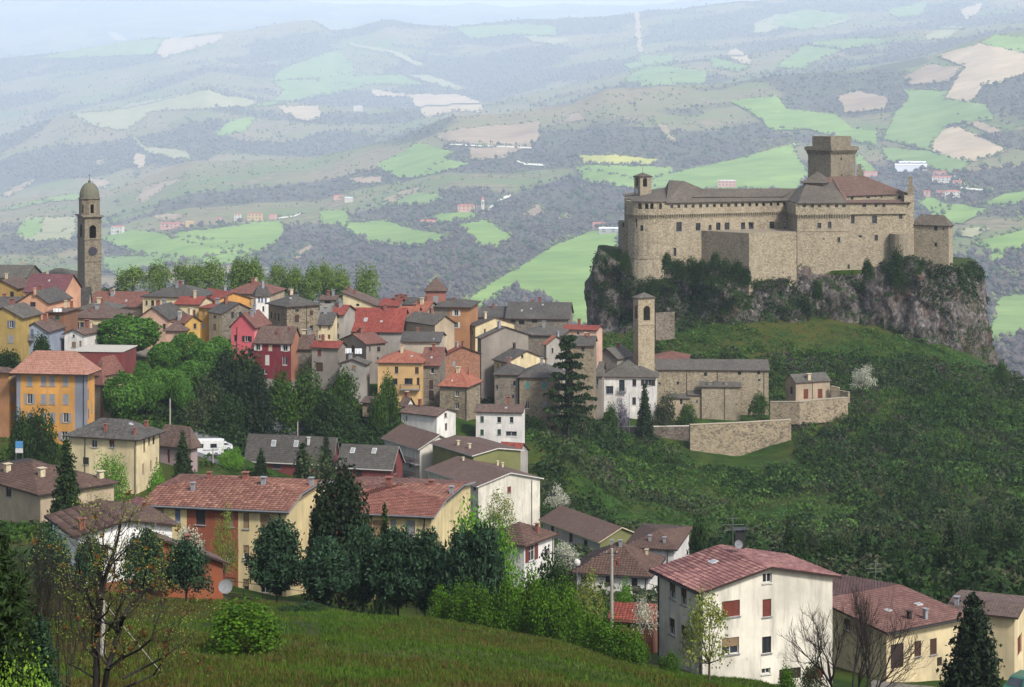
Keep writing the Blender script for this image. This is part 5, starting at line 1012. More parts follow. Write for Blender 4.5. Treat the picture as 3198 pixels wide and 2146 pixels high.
def ngon(par, name, c, R, n, z0, z1, mat, win=(), r='S', R0=None, a0=0.0, rev=.3, cap=True):
    """many-sided tower; windows given in photograph pixels go to the side that shows there"""
    m = MB(); R0 = R if R0 is None else R0; fit = []
    for i in range(n):
        t0 = a0 + 2 * math.pi * i / n; t1 = a0 + 2 * math.pi * (i + 1) / n
        p0 = Vector((c[0] + R * math.cos(t0), c[1] + R * math.sin(t0))); p1 = Vector((c[0] + R * math.cos(t1), c[1] + R * math.sin(t1))); t = (p1 - p0); L = t.length; t = t / L; nn = Vector((t[1], -t[0]))
        holes = []
        if nn.dot(p0) < 0:
            x0 = CX + p0.x * F / p0.y; x1 = CX + p1.x * F / p1.y
            for wd in win:
                x, y, w, h, st = wd[:5]; sx, sy = px(r, x, y)
                if x0 <= sx < x1:
                    ww = min(w * REG[r][2] * p0.y / F * 1.05, L - .12); z = ZY(sy, p0.y); hh = h * REG[r][2] * p0.y / F; q = min(max((sx - x0) / (x1 - x0) * L, ww / 2 + .05), L - ww / 2 - .05)
                    hole = (q - ww / 2, q + ww / 2, max(z - hh / 2, z0 + .05), min(z + hh / 2, z1 - .05)); holes += arch_holes(*hole) if st == 'A' else [hole]; fit.append((p0, t, L, q, (hole[2] + hole[3]) / 2, ww, hole[3] - hole[2], st))
        if abs(R0 - R) < 1e-6: wall_face(m, p0, t, L, z0, [(0, z1), (L, z1)], holes, rev)
        else:
            b0 = (c[0] + R0 * math.cos(t0), c[1] + R0 * math.sin(t0), z0); b1 = (c[0] + R0 * math.cos(t1), c[1] + R0 * math.sin(t1), z0); m.face([b0, b1, V3(p1, z1), V3(p0, z1)])
    if cap: m.face([(c[0] + R * math.cos(a0 + 2 * math.pi * i / n), c[1] + R * math.sin(a0 + 2 * math.pi * i / n), z1) for i in range(n)]); m.face([(c[0] + R0 * math.cos(a0 + 2 * math.pi * i / n), c[1] + R0 * math.sin(a0 + 2 * math.pi * i / n), z0) for i in range(n)][::-1])
    ob = m.build(name, mat, par)
    for o, v, L, q, z, ww, hh, st in fit: add_window(ob, o, v, L, q, z, ww, hh, st, 'k', rev)
    return ob
# ---------------------------------------------------------------- tall bell tower of the parish church
d = 452; p = plan(px('A', 730, 0)[0], d); root = empty('bell_tower', (p.x, p.y, ZY(px('A', 0, 1200)[1], d))); tag(root, 'tall stone bell tower with domed top and clock at left of town', 'bell tower')
T = Tower(root, 'A', d, 66, 633, 692, 828)
T.sec('shaft', 1300, 832, 0, W_CAMP); T.sec('string_course', 832, 824, .15, W_CAMP); T.sec('clock_stage', 824, 652, 0, W_CAMP); T.sec('string_course', 652, 642, .15, W_CAMP)
T.sec('belfry', 642, 475, 0, W_CAMP, [('b', 757, 588, 54, 112, 'A'), ('a', 661, 580, 20, 115, 'A')], 1.0); T.sec('cornice', 475, 466, .2, W_CAMP); T.sec('cornice', 466, 456, .55, W_CAMP)
ctr = T.C + T.a * T.La / 2 + T.b * T.Lb / 2; z = T.z
ngon(root, 'drum', ctr, 2.45, 8, z(456), z(322), W_CAMP, [(752, 398, 27, 74, 'A'), (668, 398, 14, 74, 'A')], 'A', a0=math.radians(10), rev=.5)
ngon(root, 'cornice', ctr, 2.75, 8, z(322), z(316), W_CAMP, a0=math.radians(10))
k = (z(190) - z(316)); m = MB(); m.lathe((ctr.x, ctr.y, z(316)), [(2.4, 0)] + [(2.4 * math.cos(a) ** .8, k * math.sin(a)) for a in np.linspace(.1, 1.45, 9)] + [(.3, k * 1.0), (.38, k * 1.08), (.2, k * 1.15), (.03, k * 1.25)], 16); m.build('dome', flat(rgb('6c6a58'), .8), root)
m = MB(); m.tube((ctr.x, ctr.y, z(190)), (ctr.x, ctr.y, z(115)), .07, .03, 5); m.box((ctr.x, ctr.y, z(132)), .5, .06, .08); m.build('cross', IRON, root)
# clock
o, t, L = T.C, T.b, T.Lb; n = Vector((t[1], -t[0])); sx, sy = px('A', 757, 745); q = ((sx - CX) / F * o.y - o.x) / (t.x - (sx - CX) / F * t.y); pc = o + t * q; zc = ZY(sy, pc.y); m = MB()
R = [Vector((pc.x, pc.y, zc)) + Vector((t.x, t.y, 0)) * (1.05 * math.cos(x)) + Vector((0, 0, 1.05 * math.sin(x))) for x in np.linspace(0, 6.2832, 24, endpoint=False)]; off = Vector((n.x, n.y, 0)) * .1
m.face([v + off for v in R])
for i in range(24): m.face([R[i], R[(i + 1) % 24], R[(i + 1) % 24] + off, R[i] + off])
m.build('clock', flat(rgb('35323a')), root)
# bell
m = MB(); m.lathe((ctr.x, ctr.y, z(630)), [(.9, 0), (.75, .4), (.55, 1.0), (.3, 1.35), (.05, 1.45)], 12); m.build('bell', flat((.05, .045, .03), .5, .4, .6), root)
# ---------------------------------------------------------------- monastery
house('monastery_church', 'long stone monastery church with grey slab roof above the terrace wall', 'H', 470, 3, 395, 1308, None, 150, W_CHURCH, R_GREY, 'gable', 'a', yr=66, Lb=12, ov=.4, cat='church', pipes=[('a', 890), ('a', 1270), ('a', 640)],
  win=[('a', 793, 182, 24, 28, 'x'), ('a', 1070, 172, 26, 26, 'x'), ('a', 1226, 168, 22, 26, 'x'), ('a', 417, 257, 24, 24, 'w', 'c'), ('a', 565, 255, 22, 30, 'w', 'c'), ('a', 1230, 228, 24, 20, 'w', 'c')])
house('side_aisle', 'low stone side aisle with lean-to roof against the monastery church', 'H', 464, 3, 762, 1078, None, 288, W_CHURCH, R_GREY, 'shed', 'a', yr=248, Lb=5, ov=.35, cat='church aisle', pipes=[('a', 948)], chim=[(828, 265, 24, 20, W_CHURCH), (962, 262, 24, 20, W_CHURCH)], win=[('a', 1042, 425, 10, 12, 'x')])
house('side_chapel', 'small stone side chapel left of the side aisle', 'H', 465, 3, 655, 760, None, 356, W_CHURCH, R_GREY, 'shed', 'a', yr=325, Lb=5, ov=.3, cat='chapel', win=[('a', 723, 403, 14, 20, 'w', 'r')])
house('outbuilding', 'low stone outbuilding with slab roof behind the garden bushes', 'H', 463, 3, 490, 664, None, 382, W_BEIGE, R_GREY, 'shed', 'a', yr=350, Lb=5, ov=.3, cat='outbuilding', win=[('a', 595, 405, 20, 40, 'x')])
house('house', 'house with red brown roof behind the monastery bell tower', 'H', 490, 8, 375, 640, None, 68, W_BEIGE, R_RBRN, 'hip', 'a', yr=-5, Lb=11, ov=.5)
d = 466; p = plan(px('C', 1850, 0)[0], d); root = empty('bell_tower', (p.x, p.y, ZY(px('C', 0, 800)[1], d))); tag(root, 'small stone bell tower with arched openings beside the convent', 'bell tower')
T = Tower(root, 'C', d, 62, 1770, 1812, 1945); WT = stone(rgb('ab9b80'), rgb('87785f'), rgb('bcae92'), 2.8)
T.sec('shaft', 900, 436, 0, WT); T.sec('string_course', 436, 428, .12, WT); T.sec('belfry', 428, 222, 0, WT, [('b', 1882, 335, 54, 118, 'A'), ('a', 1793, 325, 20, 105, 'A')], 1.2); T.sec('cornice', 222, 214, .2, WT); T.roof(214, .3, (214 - 178) * k8 * d / F, R_GREY)
h = house('chapel', 'small beige chapel house with two arched red brown doors', 'H', 470, 68, 1445, 1530, 1808, 250, plaster(rgb('b5a186'), .6), R_GREY, 'gable', 'b', yr=185, ov=.3, cat='chapel', win=[('b', 1612, 342, 38, 80, 'd', 'r'), ('b', 1728, 338, 38, 76, 'd', 'r'), ('a', 1493, 312, 22, 62, 'd', 'k')], chim=[(1635, 220, 26, 40, CREAMP)], pipes=[('b', 1665)])
def stone_wall(name, label, r, pts, ybot, mat, coping=None, th=.8, cat='wall', dz=0):
    """free-standing or retaining wall through (column, row of top, distance)"""
    q = [(plan(px(r, x, 0)[0], d), ZY(px(r, 0, y)[1], d)) for x, y, d in pts]; zb = ZY(px(r, 0, ybot)[1], pts[0][2]); root = empty(name, (q[0][0].x, q[0][0].y, zb)); tag(root, label, cat); m = MB(); c = MB()
    for (p0, z0), (p1, z1) in zip(q, q[1:]):
        t = p1 - p0; L = t.length; t /= L; n = Vector((t[1], -t[0])); k = max(1, int(L / 4))
        wall_face(m, p0, t, L, zb, [(0, z0), (L, z1)], []); b0 = p0 - n * th; b1 = p1 - n * th
        m.face([V3(p0, z0), V3(p1, z1), V3(b1, z1), V3(b0, z0)]); wall_face(m, b1, -t, L, zb, [(0, z1), (L, z0)], [])
        m.face([V3(b0, zb), V3(p0, zb), V3(p0, z0), V3(b0, z0)]); m.face([V3(p1, zb), V3(b1, zb), V3(b1, z1), V3(p1, z1)])
        if coping:
            e = .1; f0, f1, g0, g1 = p0 + n * e, p1 + n * e, b0 - n * e, b1 - n * e; h = .16
            c.face([V3(f0, z0 + h), V3(f1, z1 + h), V3(g1, z1 + h), V3(g0, z0 + h)]); c.face([V3(f0, z0 + .003), V3(f1, z1 + .003), V3(f1, z1 + h), V3(f0, z0 + h)]); c.face([V3(f1, z1 + .003), V3(f0, z0 + .003), V3(g0, z0 + .003), V3(g1, z1 + .003)])
    m.build('masonry', mat, root)
    if coping: c.build('coping', coping, root)
W_TERR = stone(rgb('a08f76'), rgb('5f5648'), rgb('b0a084'), 2.0); W_TERD = stone(rgb('7f7263'), rgb('4c463d'), rgb('94877a'), 1.8)
stone_wall('retaining_wall', 'tall light stone retaining wall below the monastery church', 'H', [(668, 596, 449), (1080, 578, 452), (1492, 553, 456)], 870, W_TERR, flat(rgb('b3a68f')))
stone_wall('retaining_wall', 'darker overgrown retaining wall with pale coping below the convent garden', 'H', [(-80, 612, 456), (300, 612, 455), (664, 606, 454)], 860, W_TERD, flat(rgb('cfc6b4')))
stone_wall('garden_wall', 'stone terrace wall under the small chapel house', 'H', [(1320, 408, 463), (1560, 408, 461), (1700, 392, 463), (1955, 372, 468)], 580, W_TERR, flat(rgb('a59a86')))
stone_wall('garden_wall', 'stepped stone wall right of the chapel house', 'H', [(1812, 275, 472), (1880, 290, 471), (1885, 312, 471), (1955, 325, 469)], 400, W_TERR)
stone_wall('ruined_wall', 'ruined grey stone wall below the castle beside the small bell tower', 'C', [(1955, 335, 512), (2030, 330, 514), (2110, 325, 517)], 560, W_TERD)
stone_wall('road_wall', 'old stone wall along the castle path at the right edge', 'K', [(1290, 655, 512), (1400, 652, 510), (1560, 645, 508), (1760, 640, 508)], 1300, W_TERD, flat(rgb('a59a86')))
# ================================================================ castle
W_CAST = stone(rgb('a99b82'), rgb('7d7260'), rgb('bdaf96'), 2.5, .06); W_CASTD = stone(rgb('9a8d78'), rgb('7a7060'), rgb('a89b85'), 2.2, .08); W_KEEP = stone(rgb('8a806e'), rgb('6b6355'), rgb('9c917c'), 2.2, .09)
R_CAST = rooft(rgb('6d6358'), rgb('564e48'), rgb('857a6c'), .35, .45); R_CASTR = rooft(rgb('785c50'), rgb('624a41'), rgb('8c7062'), .35, .45)
cast = empty('castle', plan(2400, 560).to_3d() + Vector((0, 0, ZY(870, 560)))); tag(cast, 'great stone castle with square keep on the rock', 'castle')
def walls_poly(par, name, pts, zb, zt, mat, wins=(), closed=True, cap=False, rev=.35):
    """vertical walls through plan points (column, distance); wins: (edge, region, x, y, w, h, style)"""
    q = [plan(*p) for p in pts]; m = MB(); N = len(q); fit = []
    for i in range(N if closed else N - 1):
        o = q[i]; t = q[(i + 1) % N] - o; L = t.length; t = t / L; holes = []
        for wd in wins:
            e, r, x, y, w, h = wd[:6]; st = wd[6] if len(wd) > 6 else 'x'
            if e != i: continue
            sx, sy = px(r, x, y); hw = w * REG[r][2] / 2; al = lambda xx: ((xx - CX) / F * o.y - o.x) / (t.x - (xx - CX) / F * t.y)
            s = al(sx); ww = abs(al(sx + hw) - al(sx - hw)); dep = o.y + t.y * s; z = ZY(sy, dep); hh = h * REG[r][2] * dep / F; s = min(max(s, ww / 2 + .1), L - ww / 2 - .1); hole = (s - ww / 2, s + ww / 2, max(z - hh / 2, zb + .05), min(z + hh / 2, zt - .05))
            holes += arch_holes(*hole) if st == 'A' else [hole]; fit.append((o, t, L, s, (hole[2] + hole[3]) / 2, ww, hole[3] - hole[2], st))
        wall_face(m, o, t, L, zb, [(0, zt), (L, zt)], holes, rev)
    if cap: m.face([V3(p, zt) for p in q])
    ob = m.build(name, mat, par)
    for o, t, L, s, z, ww, hh, st in fit: add_window(ob, o, t, L, s, z, ww, hh, st, 'k', rev)
    return ob
def pxy(r, x, y, d): s = px(r, x, y); return Vector(P(s[0], s[1], d))
def grow(pts, e):
    """plan points moved outward by e metres"""
    q = [plan(*p) for p in pts]; N = len(q); out = []
    for i in range(N):
        a = (q[i] - q[i - 1]).normalized(); b = (q[(i + 1) % N] - q[i]).normalized(); n = Vector((a.y, -a.x)) + Vector((b.y, -b.x)); n = n / max(n.length_squared, .3) * 2 * e; p = q[i] + n; out.append((CX + p.x * F / p.y, p.y))
    return out
zE = ZY(635.3, 548); zC = ZY(670, 548); zK = ZY(677, 548); zB = ZY(930, 550)
BODY = [(2046, 546.4), (2460, 564), (2490, 547), (2655, 549.5), (2825, 552), (2832, 592), (2068, 600)]
walls_poly(cast, 'wall', BODY, zB, zC + .3, W_CAST, [(0, 'L', 665, 990, 52, 88, 'w'), (0, 'L', 845, 990, 44, 70, 'w'), (0, 'L', 957, 1003, 28, 58, 'w'), (0, 'L', 1035, 987, 42, 72, 'w'), (0, 'L', 1118, 986, 46, 70, 'w'), (0, 'L', 1268, 982, 40, 64, 'w'), (0, 'L', 1345, 980, 46, 64, 'w'), (0, 'L', 1540, 983, 44, 84, 'w'),
   (0, 'L', 1668, 1016, 24, 44), (0, 'L', 627, 1228, 26, 80), (2, 'M', 305, 907, 34, 45, 'w'), (2, 'M', 395, 902, 32, 54, 'w'), (2, 'M', 475, 1033, 26, 45, 'w'), (2, 'M', 343, 1025, 14, 14), (2, 'M', 573, 1268, 20, 40), (2, 'M', 390, 1195, 10, 10),
   (3, 'M', 597, 855, 32, 70, 'w'), (3, 'M', 787, 855, 42, 66, 'w'), (3, 'M', 1015, 830, 30, 40), (3, 'M', 663, 1003, 32, 20), (3, 'M', 802, 1015, 30, 50, 'w')])
PAR = grow(BODY, .55); xs = [597, 663, 730, 798, 868, 930, 998, 1065, 1132, 1200, 1265, 1332, 1398, 1463, 1532, 1598, 1658]
walls_poly(cast, 'parapet_wall', PAR, zC, zE, W_CAST, [(0, 'L', x, 800 - (x - 597) * .024, 27, 32) for x in xs] + [(2, 'M', x, 737, 30, 26) for x in (172, 243, 305, 380, 455, 520)] + [(3, 'M', 697, 733, 34, 32), (3, 'M', 800, 733, 26, 30), (3, 'M', 868, 732, 26, 28)])
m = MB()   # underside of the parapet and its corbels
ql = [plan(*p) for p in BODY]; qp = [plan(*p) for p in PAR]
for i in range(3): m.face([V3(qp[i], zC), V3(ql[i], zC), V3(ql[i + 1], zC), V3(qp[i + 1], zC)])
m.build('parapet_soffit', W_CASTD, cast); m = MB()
for i in range(3):
    o = ql[i]; t = ql[i + 1] - o; L = t.length; t /= L; n = Vector((t[1], -t[0])); k = int(L / .72)
    for j in range(k + 1): corbel(m, o, t, n, min(max(L * j / k, .2), L - .2), .34, zC - 1.15, zC - .003, .54)
tag(m.build('corbels', W_CAST, cast), kind='stuff')
# round west tower
c = plan(2021, 551); zt = ZY(px('L', 0, 748)[1], 548)
ngon(cast, 'round_tower', c, 5.5, 24, ZY(px('L', 0, 1285)[1], 548), zC, W_CAST, [(318, 1003, 30, 55, 'x'), (262, 952, 18, 90, 'x')], 'L')
ngon(cast, 'tower_base', c, 5.5, 24, zB - 6, ZY(px('L', 0, 1285)[1], 548), W_CAST, R0=7.4); ngon(cast, 'string_course', c, 5.65, 24, ZY(px('L', 0, 1287)[1], 548), ZY(px('L', 0, 1281)[1], 548), W_CAST)
ngon(cast, 'tower_parapet', c, 6.05, 24, zC, zt, W_CAST, [(296, 797, 32, 54, 'A'), (375, 797, 32, 54, 'A'), (410, 797, 30, 54, 'A'), (487, 797, 34, 54, 'A')], 'L', rev=.6)
m = MB()
for i in range(48):
    a = 2 * math.pi * i / 48; n = Vector((math.cos(a), math.sin(a))); t = Vector((-n.y, n.x)); corbel(m, c + n * 5.45 - t * .0, t, n, 0, .32, zC - 1.1, zC - .003, .58)
tag(m.build('corbels', W_CAST, cast), kind='stuff')
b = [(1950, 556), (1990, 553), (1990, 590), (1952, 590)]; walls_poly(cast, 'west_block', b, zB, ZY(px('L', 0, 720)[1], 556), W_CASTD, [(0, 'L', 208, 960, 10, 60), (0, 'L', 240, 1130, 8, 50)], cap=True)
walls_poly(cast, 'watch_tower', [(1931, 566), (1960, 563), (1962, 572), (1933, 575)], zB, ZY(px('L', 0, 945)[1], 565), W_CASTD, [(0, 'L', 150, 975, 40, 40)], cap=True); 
# roofs
apex = pxy('L', 560, 622, 566); ring = [Vector((c.x + 6.5 * math.cos(a), c.y + 6.5 * math.sin(a), zt - .15)) for a in np.linspace(math.radians(160), math.radians(350), 15)]
wl = pxy('L', 160, 712, 562); ring = [Vector((wl.x, wl.y + 15, wl.z)), wl] + [p for p in ring if p.x > wl.x + .5]
polys = [[ring[i], ring[i + 1], apex] for i in range(len(ring) - 1)]
E0 = pxy('L', 540, 772, 546.6); E1 = pxy('L', 1690, 747, 562.6); RW0 = pxy('L', 880, 637, 562); RW1 = pxy('L', 1775, 636, 576); K0 = pxy('L', 782, 727, 553.5); K1 = pxy('L', 1645, 721, 566.5); Rl = pxy('L', 572, 558, 564); Rr = pxy('L', 712, 566, 562)
E2 = pxy('M', 118, 718, 545.8); E3 = pxy('M', 545, 716, 548.3); AL = pxy('M', 190, 545, 564); AR = pxy('M', 425, 545, 564)
def up(v, z): return Vector((v.x, v.y, v.z + z))
dark = polys + [[E0, K0, Rr, Rl], [E0, E1, K1, K0], [up(K0, .35), up(K1, .35), RW1, RW0], [K0, RW0, Rr], [ring[-1], E0, Rl, apex], [apex, Rl, Vector((Rl.x, Rl.y + 20, Rl.z - 4))], [Rl, Rr, Vector((Rr.x, Rr.y + 20, Rr.z - 5)), Vector((Rl.x, Rl.y + 20, Rl.z - 5))], [Rr, RW0, Vector((RW0.x, RW0.y + 14, RW0.z - 5)), Vector((Rr.x, Rr.y + 18, Rr.z - 5))],
  [RW0, RW1, Vector((RW1.x, RW1.y + 14, RW1.z - 5)), Vector((RW0.x, RW0.y + 14, RW0.z - 5))], [E2, E3, AR, AL], [E1, E2, AL, RW1], [K1, E1, RW1]]
roof_build(cast, dark, R_CAST, None, .22)
T0 = pxy('M', 545, 657, 556); T1 = pxy('M', 1092, 637, 560); G0 = pxy('M', 412, 487, 568); G1 = pxy('M', 692, 479, 570); T2 = Vector((T1.x + 1, T1.y + 26, T1.z)); T3 = Vector((T0.x - 10, T0.y + 28, T0.z))
F0 = pxy('M', 545, 717, 548.3); F1 = pxy('M', 1105, 715, 551.2)
roof_build(cast, [[T0, T1, G1, G0], [T1, T2, G1], [T2, T3, G0, G1], [E3, T0, G0, AR], [F0, F1, pxy('M', 1095, 688, 557), pxy('M', 545, 692, 555.5)], [AL, AR, G0, Vector((AL.x, AL.y + 12, AL.z))]], R_CASTR, DKBROWN, .22)
t0 = ((CX + T0.x * F / T0.y), 556.4); t1 = (2838, 560.4); walls_poly(cast, 'upper_wall', [t0, t1, (2836, 586), (t0[0], 586)], zE - 1, ZY(px('M', 0, 645)[1], 558), W_CAST, [(0, 'M', 590, 668, 24, 26), (0, 'M', 730, 659, 30, 24), (0, 'M', 848, 663, 12, 16), (0, 'M', 798, 656, 12, 12), (0, 'M', 1010, 659, 28, 24)])
# lantern pavilion
Tp = Tower(cast, 'M', 561, 25, 165, 340, 415); Tp.sec('pavilion', 560, 530, 0, W_KEEP, [('b', 380, 547, 30, 16, 'x')], cap=True); Tp.roof(532, .6, (532 - 450) * .3572 * 561 / F, R_CAST)
# keep
d = 574; Tk = Tower(cast, 'M', d, 46, 206, 405, 618)
Tk.sec('keep', 620, 285, 0, W_KEEP, [('b', 497, 325, 12, 20, 'x'), ('b', 500, 468, 12, 18, 'x')]); Tk.corbels(290, 252, .75, W_KEEP, .75, .36); Tk.sec('keep_parapet', 252, 224, .78, W_KEEP); Tk.sec('keep_parapet_coping', 224, 219, .5, W_KEEP)
Ts = Tower(cast, 'M', 573.6, 46, 243, 405, 580); Ts.sec('keep_top', 219, 134, 0, W_KEEP); Ts.sec('merlon', 134, 129, 0.02, W_KEEP)
# pinnacle, chimneys, end block
walls_poly(cast, 'end_wall', [(px('M', 1045, 0)[0], 552), (px('M', 1132, 0)[0], 553), (px('M', 1132, 0)[0], 562), (px('M', 1045, 0)[0], 561)], zB, ZY(px('M', 0, 650)[1], 553), W_CAST, [], cap=True)
for x0, x1, y0, y1, dd in ((1076, 1130, 655, 560, 556), (1084, 1118, 560, 482, 556), (630, 688, 490, 425, 575), (640, 672, 425, 372, 575)):
    a, b2 = px('M', x0, 0)[0], px('M', x1, 0)[0]; walls_poly(cast, 'chimney_stack', [(a, dd), (b2, dd), (b2, dd + 3), (a, dd + 3)], ZY(px('M', 0, y0)[1], dd), ZY(px('M', 0, y1)[1], dd), W_KEEP, cap=True)
# bastion below the wing
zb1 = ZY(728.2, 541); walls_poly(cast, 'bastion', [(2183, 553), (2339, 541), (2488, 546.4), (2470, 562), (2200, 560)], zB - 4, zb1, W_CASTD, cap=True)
m = MB(); o = plan(2339, 540.97); t = plan(2488, 546.37) - o; L = t.length; t /= L; wall_face(m, o + Vector((t[1], -t[0])) * .03, t, L - .03, zB - 4, [(0, zb1 - .02), (L, zb1 - .02)], []); m.build('bastion_lit_face', W_CAST, cast)  # paler stone sheet over the right face puts its sunlit side into colour
# string course along the main block
o = plan(2490, 547); t = plan(2655, 549.5) - o; L = t.length; t /= L; m = MB(); quadbox(m, o, t, Vector((t[1], -t[0])), 0, L, ZY(722.5, 547) - .12, ZY(722.5, 547) + .12, .002, .12); m.build('string_course', W_CAST, cast)
# bell turret with clock
Tb = Tower(cast, 'L', 556, 60, 243, 300, 405); tb = Tb.sec('bell_turret', 740, 524, 0, W_CASTD, [('b', 345, 572, 40, 82, 'A'), ('a', 270, 568, 20, 80, 'A')], .8); Tb.sec('turret_cornice', 524, 518, .15, W_CASTD); Tb.roof(518, .3, (518 - 488) * .3316 * 556 / F, R_CAST)
o = Tb.C + Tb.a * Tb.La; t = -Tb.a; n = Vector((t[1], -t[0])); pc = o + t * Tb.La * .42; zc = Tb.z(655); m = MB(); R = [Vector((pc.x, pc.y, zc)) + Vector((t.x, t.y, 0)) * (.8 * math.cos(x)) + Vector((0, 0, .8 * math.sin(x))) + Vector((n.x, n.y, 0)) * .06 for x in np.linspace(0, 6.2832, 20, endpoint=False)]; m.face(R); m.build('clock', flat(rgb('b9bccb')), cast)
m = MB(); tp = Tb.C + Tb.a * Tb.La / 2 + Tb.b * Tb.Lb / 2; m.tube((tp.x, tp.y, Tb.z(500)), (tp.x, tp.y, Tb.z(425)), .06, .03, 5); m.build('flagpole', IRON, cast)
# eastern block and round ruin
h = house('east_block', None, 'M', 548, 30, 1115, 1436, 1472, 902, W_CAST, R_CAST, 'hip', 'a', yr=820, ov=.4, base=1330, cat=None, edge=DKBROWN, win=[('a', 1322, 925, 32, 52, 'x'), ('a', 1322, 1075, 26, 34, 'x'), ('a', 1388, 935, 10, 22, 'x'), ('b', 1455, 925, 8, 30, 'x')], drop=2)
h['root'].parent = cast; h['root'].location = h['root'].location - cast.location
c = plan(px('M', 1020, 0)[0], 550); ngon(cast, 'round_ruin', c, 3.25, 16, zB - 5, ZY(px('M', 0, 985)[1], 547), W_CASTD, R0=None)
# ================================================================ castle rock
def rock_mat():
    s = NT('crag', .95, .1); p = s.pos((1, 1, .45)); n1 = s.noise(p, .25, 6, .65, .6); n2 = s.noise(s.pos((1, 1, .6)), 1.2, 6, .7, .4); n3 = s.noise(p, .09, 4, .6)
    c = s.ramp(n2, [(.25, rgb('1a1718')), (.42, rgb('332f2e')), (.56, rgb('585250')), (.74, rgb('8a827c'))])
    c = s.mix(s.ramp(n1, [(.5, 0.0), (.68, .8)]), c, rgb('4a3428')); c = s.mix(s.ramp(n3, [(.52, 0.0), (.64, .55)]), c, rgb('5c554c'))
    g = s.n('ShaderNodeNewGeometry'); sp = s.n('ShaderNodeSeparateXYZ'); s.l(g.outputs['Normal'], sp.inputs[0])
    ad = s.n('ShaderNodeMath', operation='ADD'); s.l(sp.outputs[2], ad.inputs[0]); sc = s.n('ShaderNodeMath', operation='MULTIPLY_ADD'); sc.inputs[1].default_value = .9; sc.inputs[2].default_value = -.45; s.l(n1, sc.inputs[0]); s.l(sc.outputs[0], ad.inputs[1])
    c = s.mix(s.ramp(ad.outputs[0], [(.42, 0.0), (.62, 1.0)]), c, s.mix(s.ramp(n2, [(.35, 0.0), (.65, 1.0)]), rgb('16210f'), rgb('263618')))
    s.color(c); s.bump(n2, .9, .5); return s.m
RK = [(1868, 556, .25, -41.5), (1900, 551, .5, -43), (1955, 548, .9, -46.5), (2060, 547, 1.7, -48), (2170, 550, 2.1, -45.5), (2260, 545.5, 2.0, -45), (2345, 542, 1.6, -48.5), (2430, 545, 1.2, -47.5), (2500, 547.5, 1.1, -45), (2600, 548.5, 1.2, -48.5),
      (2700, 549, 1.15, -48), (2780, 549, 1.0, -44), (2850, 546, .9, -43), (2925, 547, .7, -45.5), (2985, 549, .5, -46), (3008, 560, .5, -47), (2995, 605, .7, -48), (2500, 625, 1, -48), (2000, 615, 1, -46), (1885, 590, .5, -43)]
def build_rock():
    q = np.array([[(x - CX) * d / F, d, o, CAMZ + z] for x, d, o, z in RK]); n = len(q)
    seg = np.linalg.norm(np.roll(q[:, :2], -1, 0) - q[:, :2], axis=1); cum = np.concatenate([[0], np.cumsum(seg)]);
    s = np.concatenate([np.linspace(0, cum[16], 460, endpoint=False), np.linspace(cum[16], cum[-1], 60, endpoint=False)])
    def cr(k):
        i = np.clip(np.searchsorted(cum, s, 'right') - 1, 0, n - 1); t = (s - cum[i]) / seg[i]; p0, p1, p2, p3 = q[(i - 1) % n, k], q[i, k], q[(i + 1) % n, k], q[(i + 2) % n, k]
        return .5 * ((2 * p1) + (-p0 + p2) * t + (2 * p0 - 5 * p1 + 4 * p2 - p3) * t ** 2 + (-p0 + 3 * p1 - 3 * p2 + p3) * t ** 3)
    X, Y, O, Z = cr(0), cr(1), np.maximum(cr(2), .15), cr(3); tx = np.roll(X, -1) - np.roll(X, 1); ty = np.roll(Y, -1) - np.roll(Y, 1); l = np.hypot(tx, ty); nx, ny = ty / l, -tx / l
    lev = np.linspace(0, 1, 70); V = []
    for k, u in enumerate(lev):
        off = O * (11.5 * u ** 1.15) ; z = Z - 34 * u ** 1.1
        px_, py_ = X + nx * off, Y + ny * off
        amp = 3.2 * min(1, u * 5 + .10)
        dsp = np.array([amp * (mnoise.fractal(Vector((a * .11, b * .11, c * .055)), .9, 2.1, 5) + .55 * (mnoise.voronoi(Vector((a * .22, b * .22, c * .13)))[0][0] - .45) + .22 * (mnoise.voronoi(Vector((a * .7, b * .7, c * .4)))[0][0] - .4) - .1) for a, b, c in zip(px_, py_, z)])
        zz = z + np.array([1.1 * min(1, u * 6) * mnoise.noise(Vector((a * .3, b * .3, 7.0))) for a, b in zip(px_, py_)])
        V.append(np.stack([px_ + nx * dsp, py_ + ny * dsp, zz], 1))
    V = np.concatenate(V); m = len(s); i = np.arange(m); FC = np.concatenate([np.stack([k * m + i, (k + 1) * m + i, (k + 1) * m + (i + 1) % m, k * m + (i + 1) % m], 1) for k in range(len(lev) - 1)])
    ob = npmesh('castle_rock', V, FC, rock_mat()); tag(ob, 'steep craggy rock carrying the castle', 'rock')
    cap = MB(); cap.face([tuple(v) for v in V[:m]]); cap.build('rock_top', MATS.setdefault('gnd', ground_mat()), ob)
    return V.reshape(len(lev), m, 3)
ROCKV = build_rock()
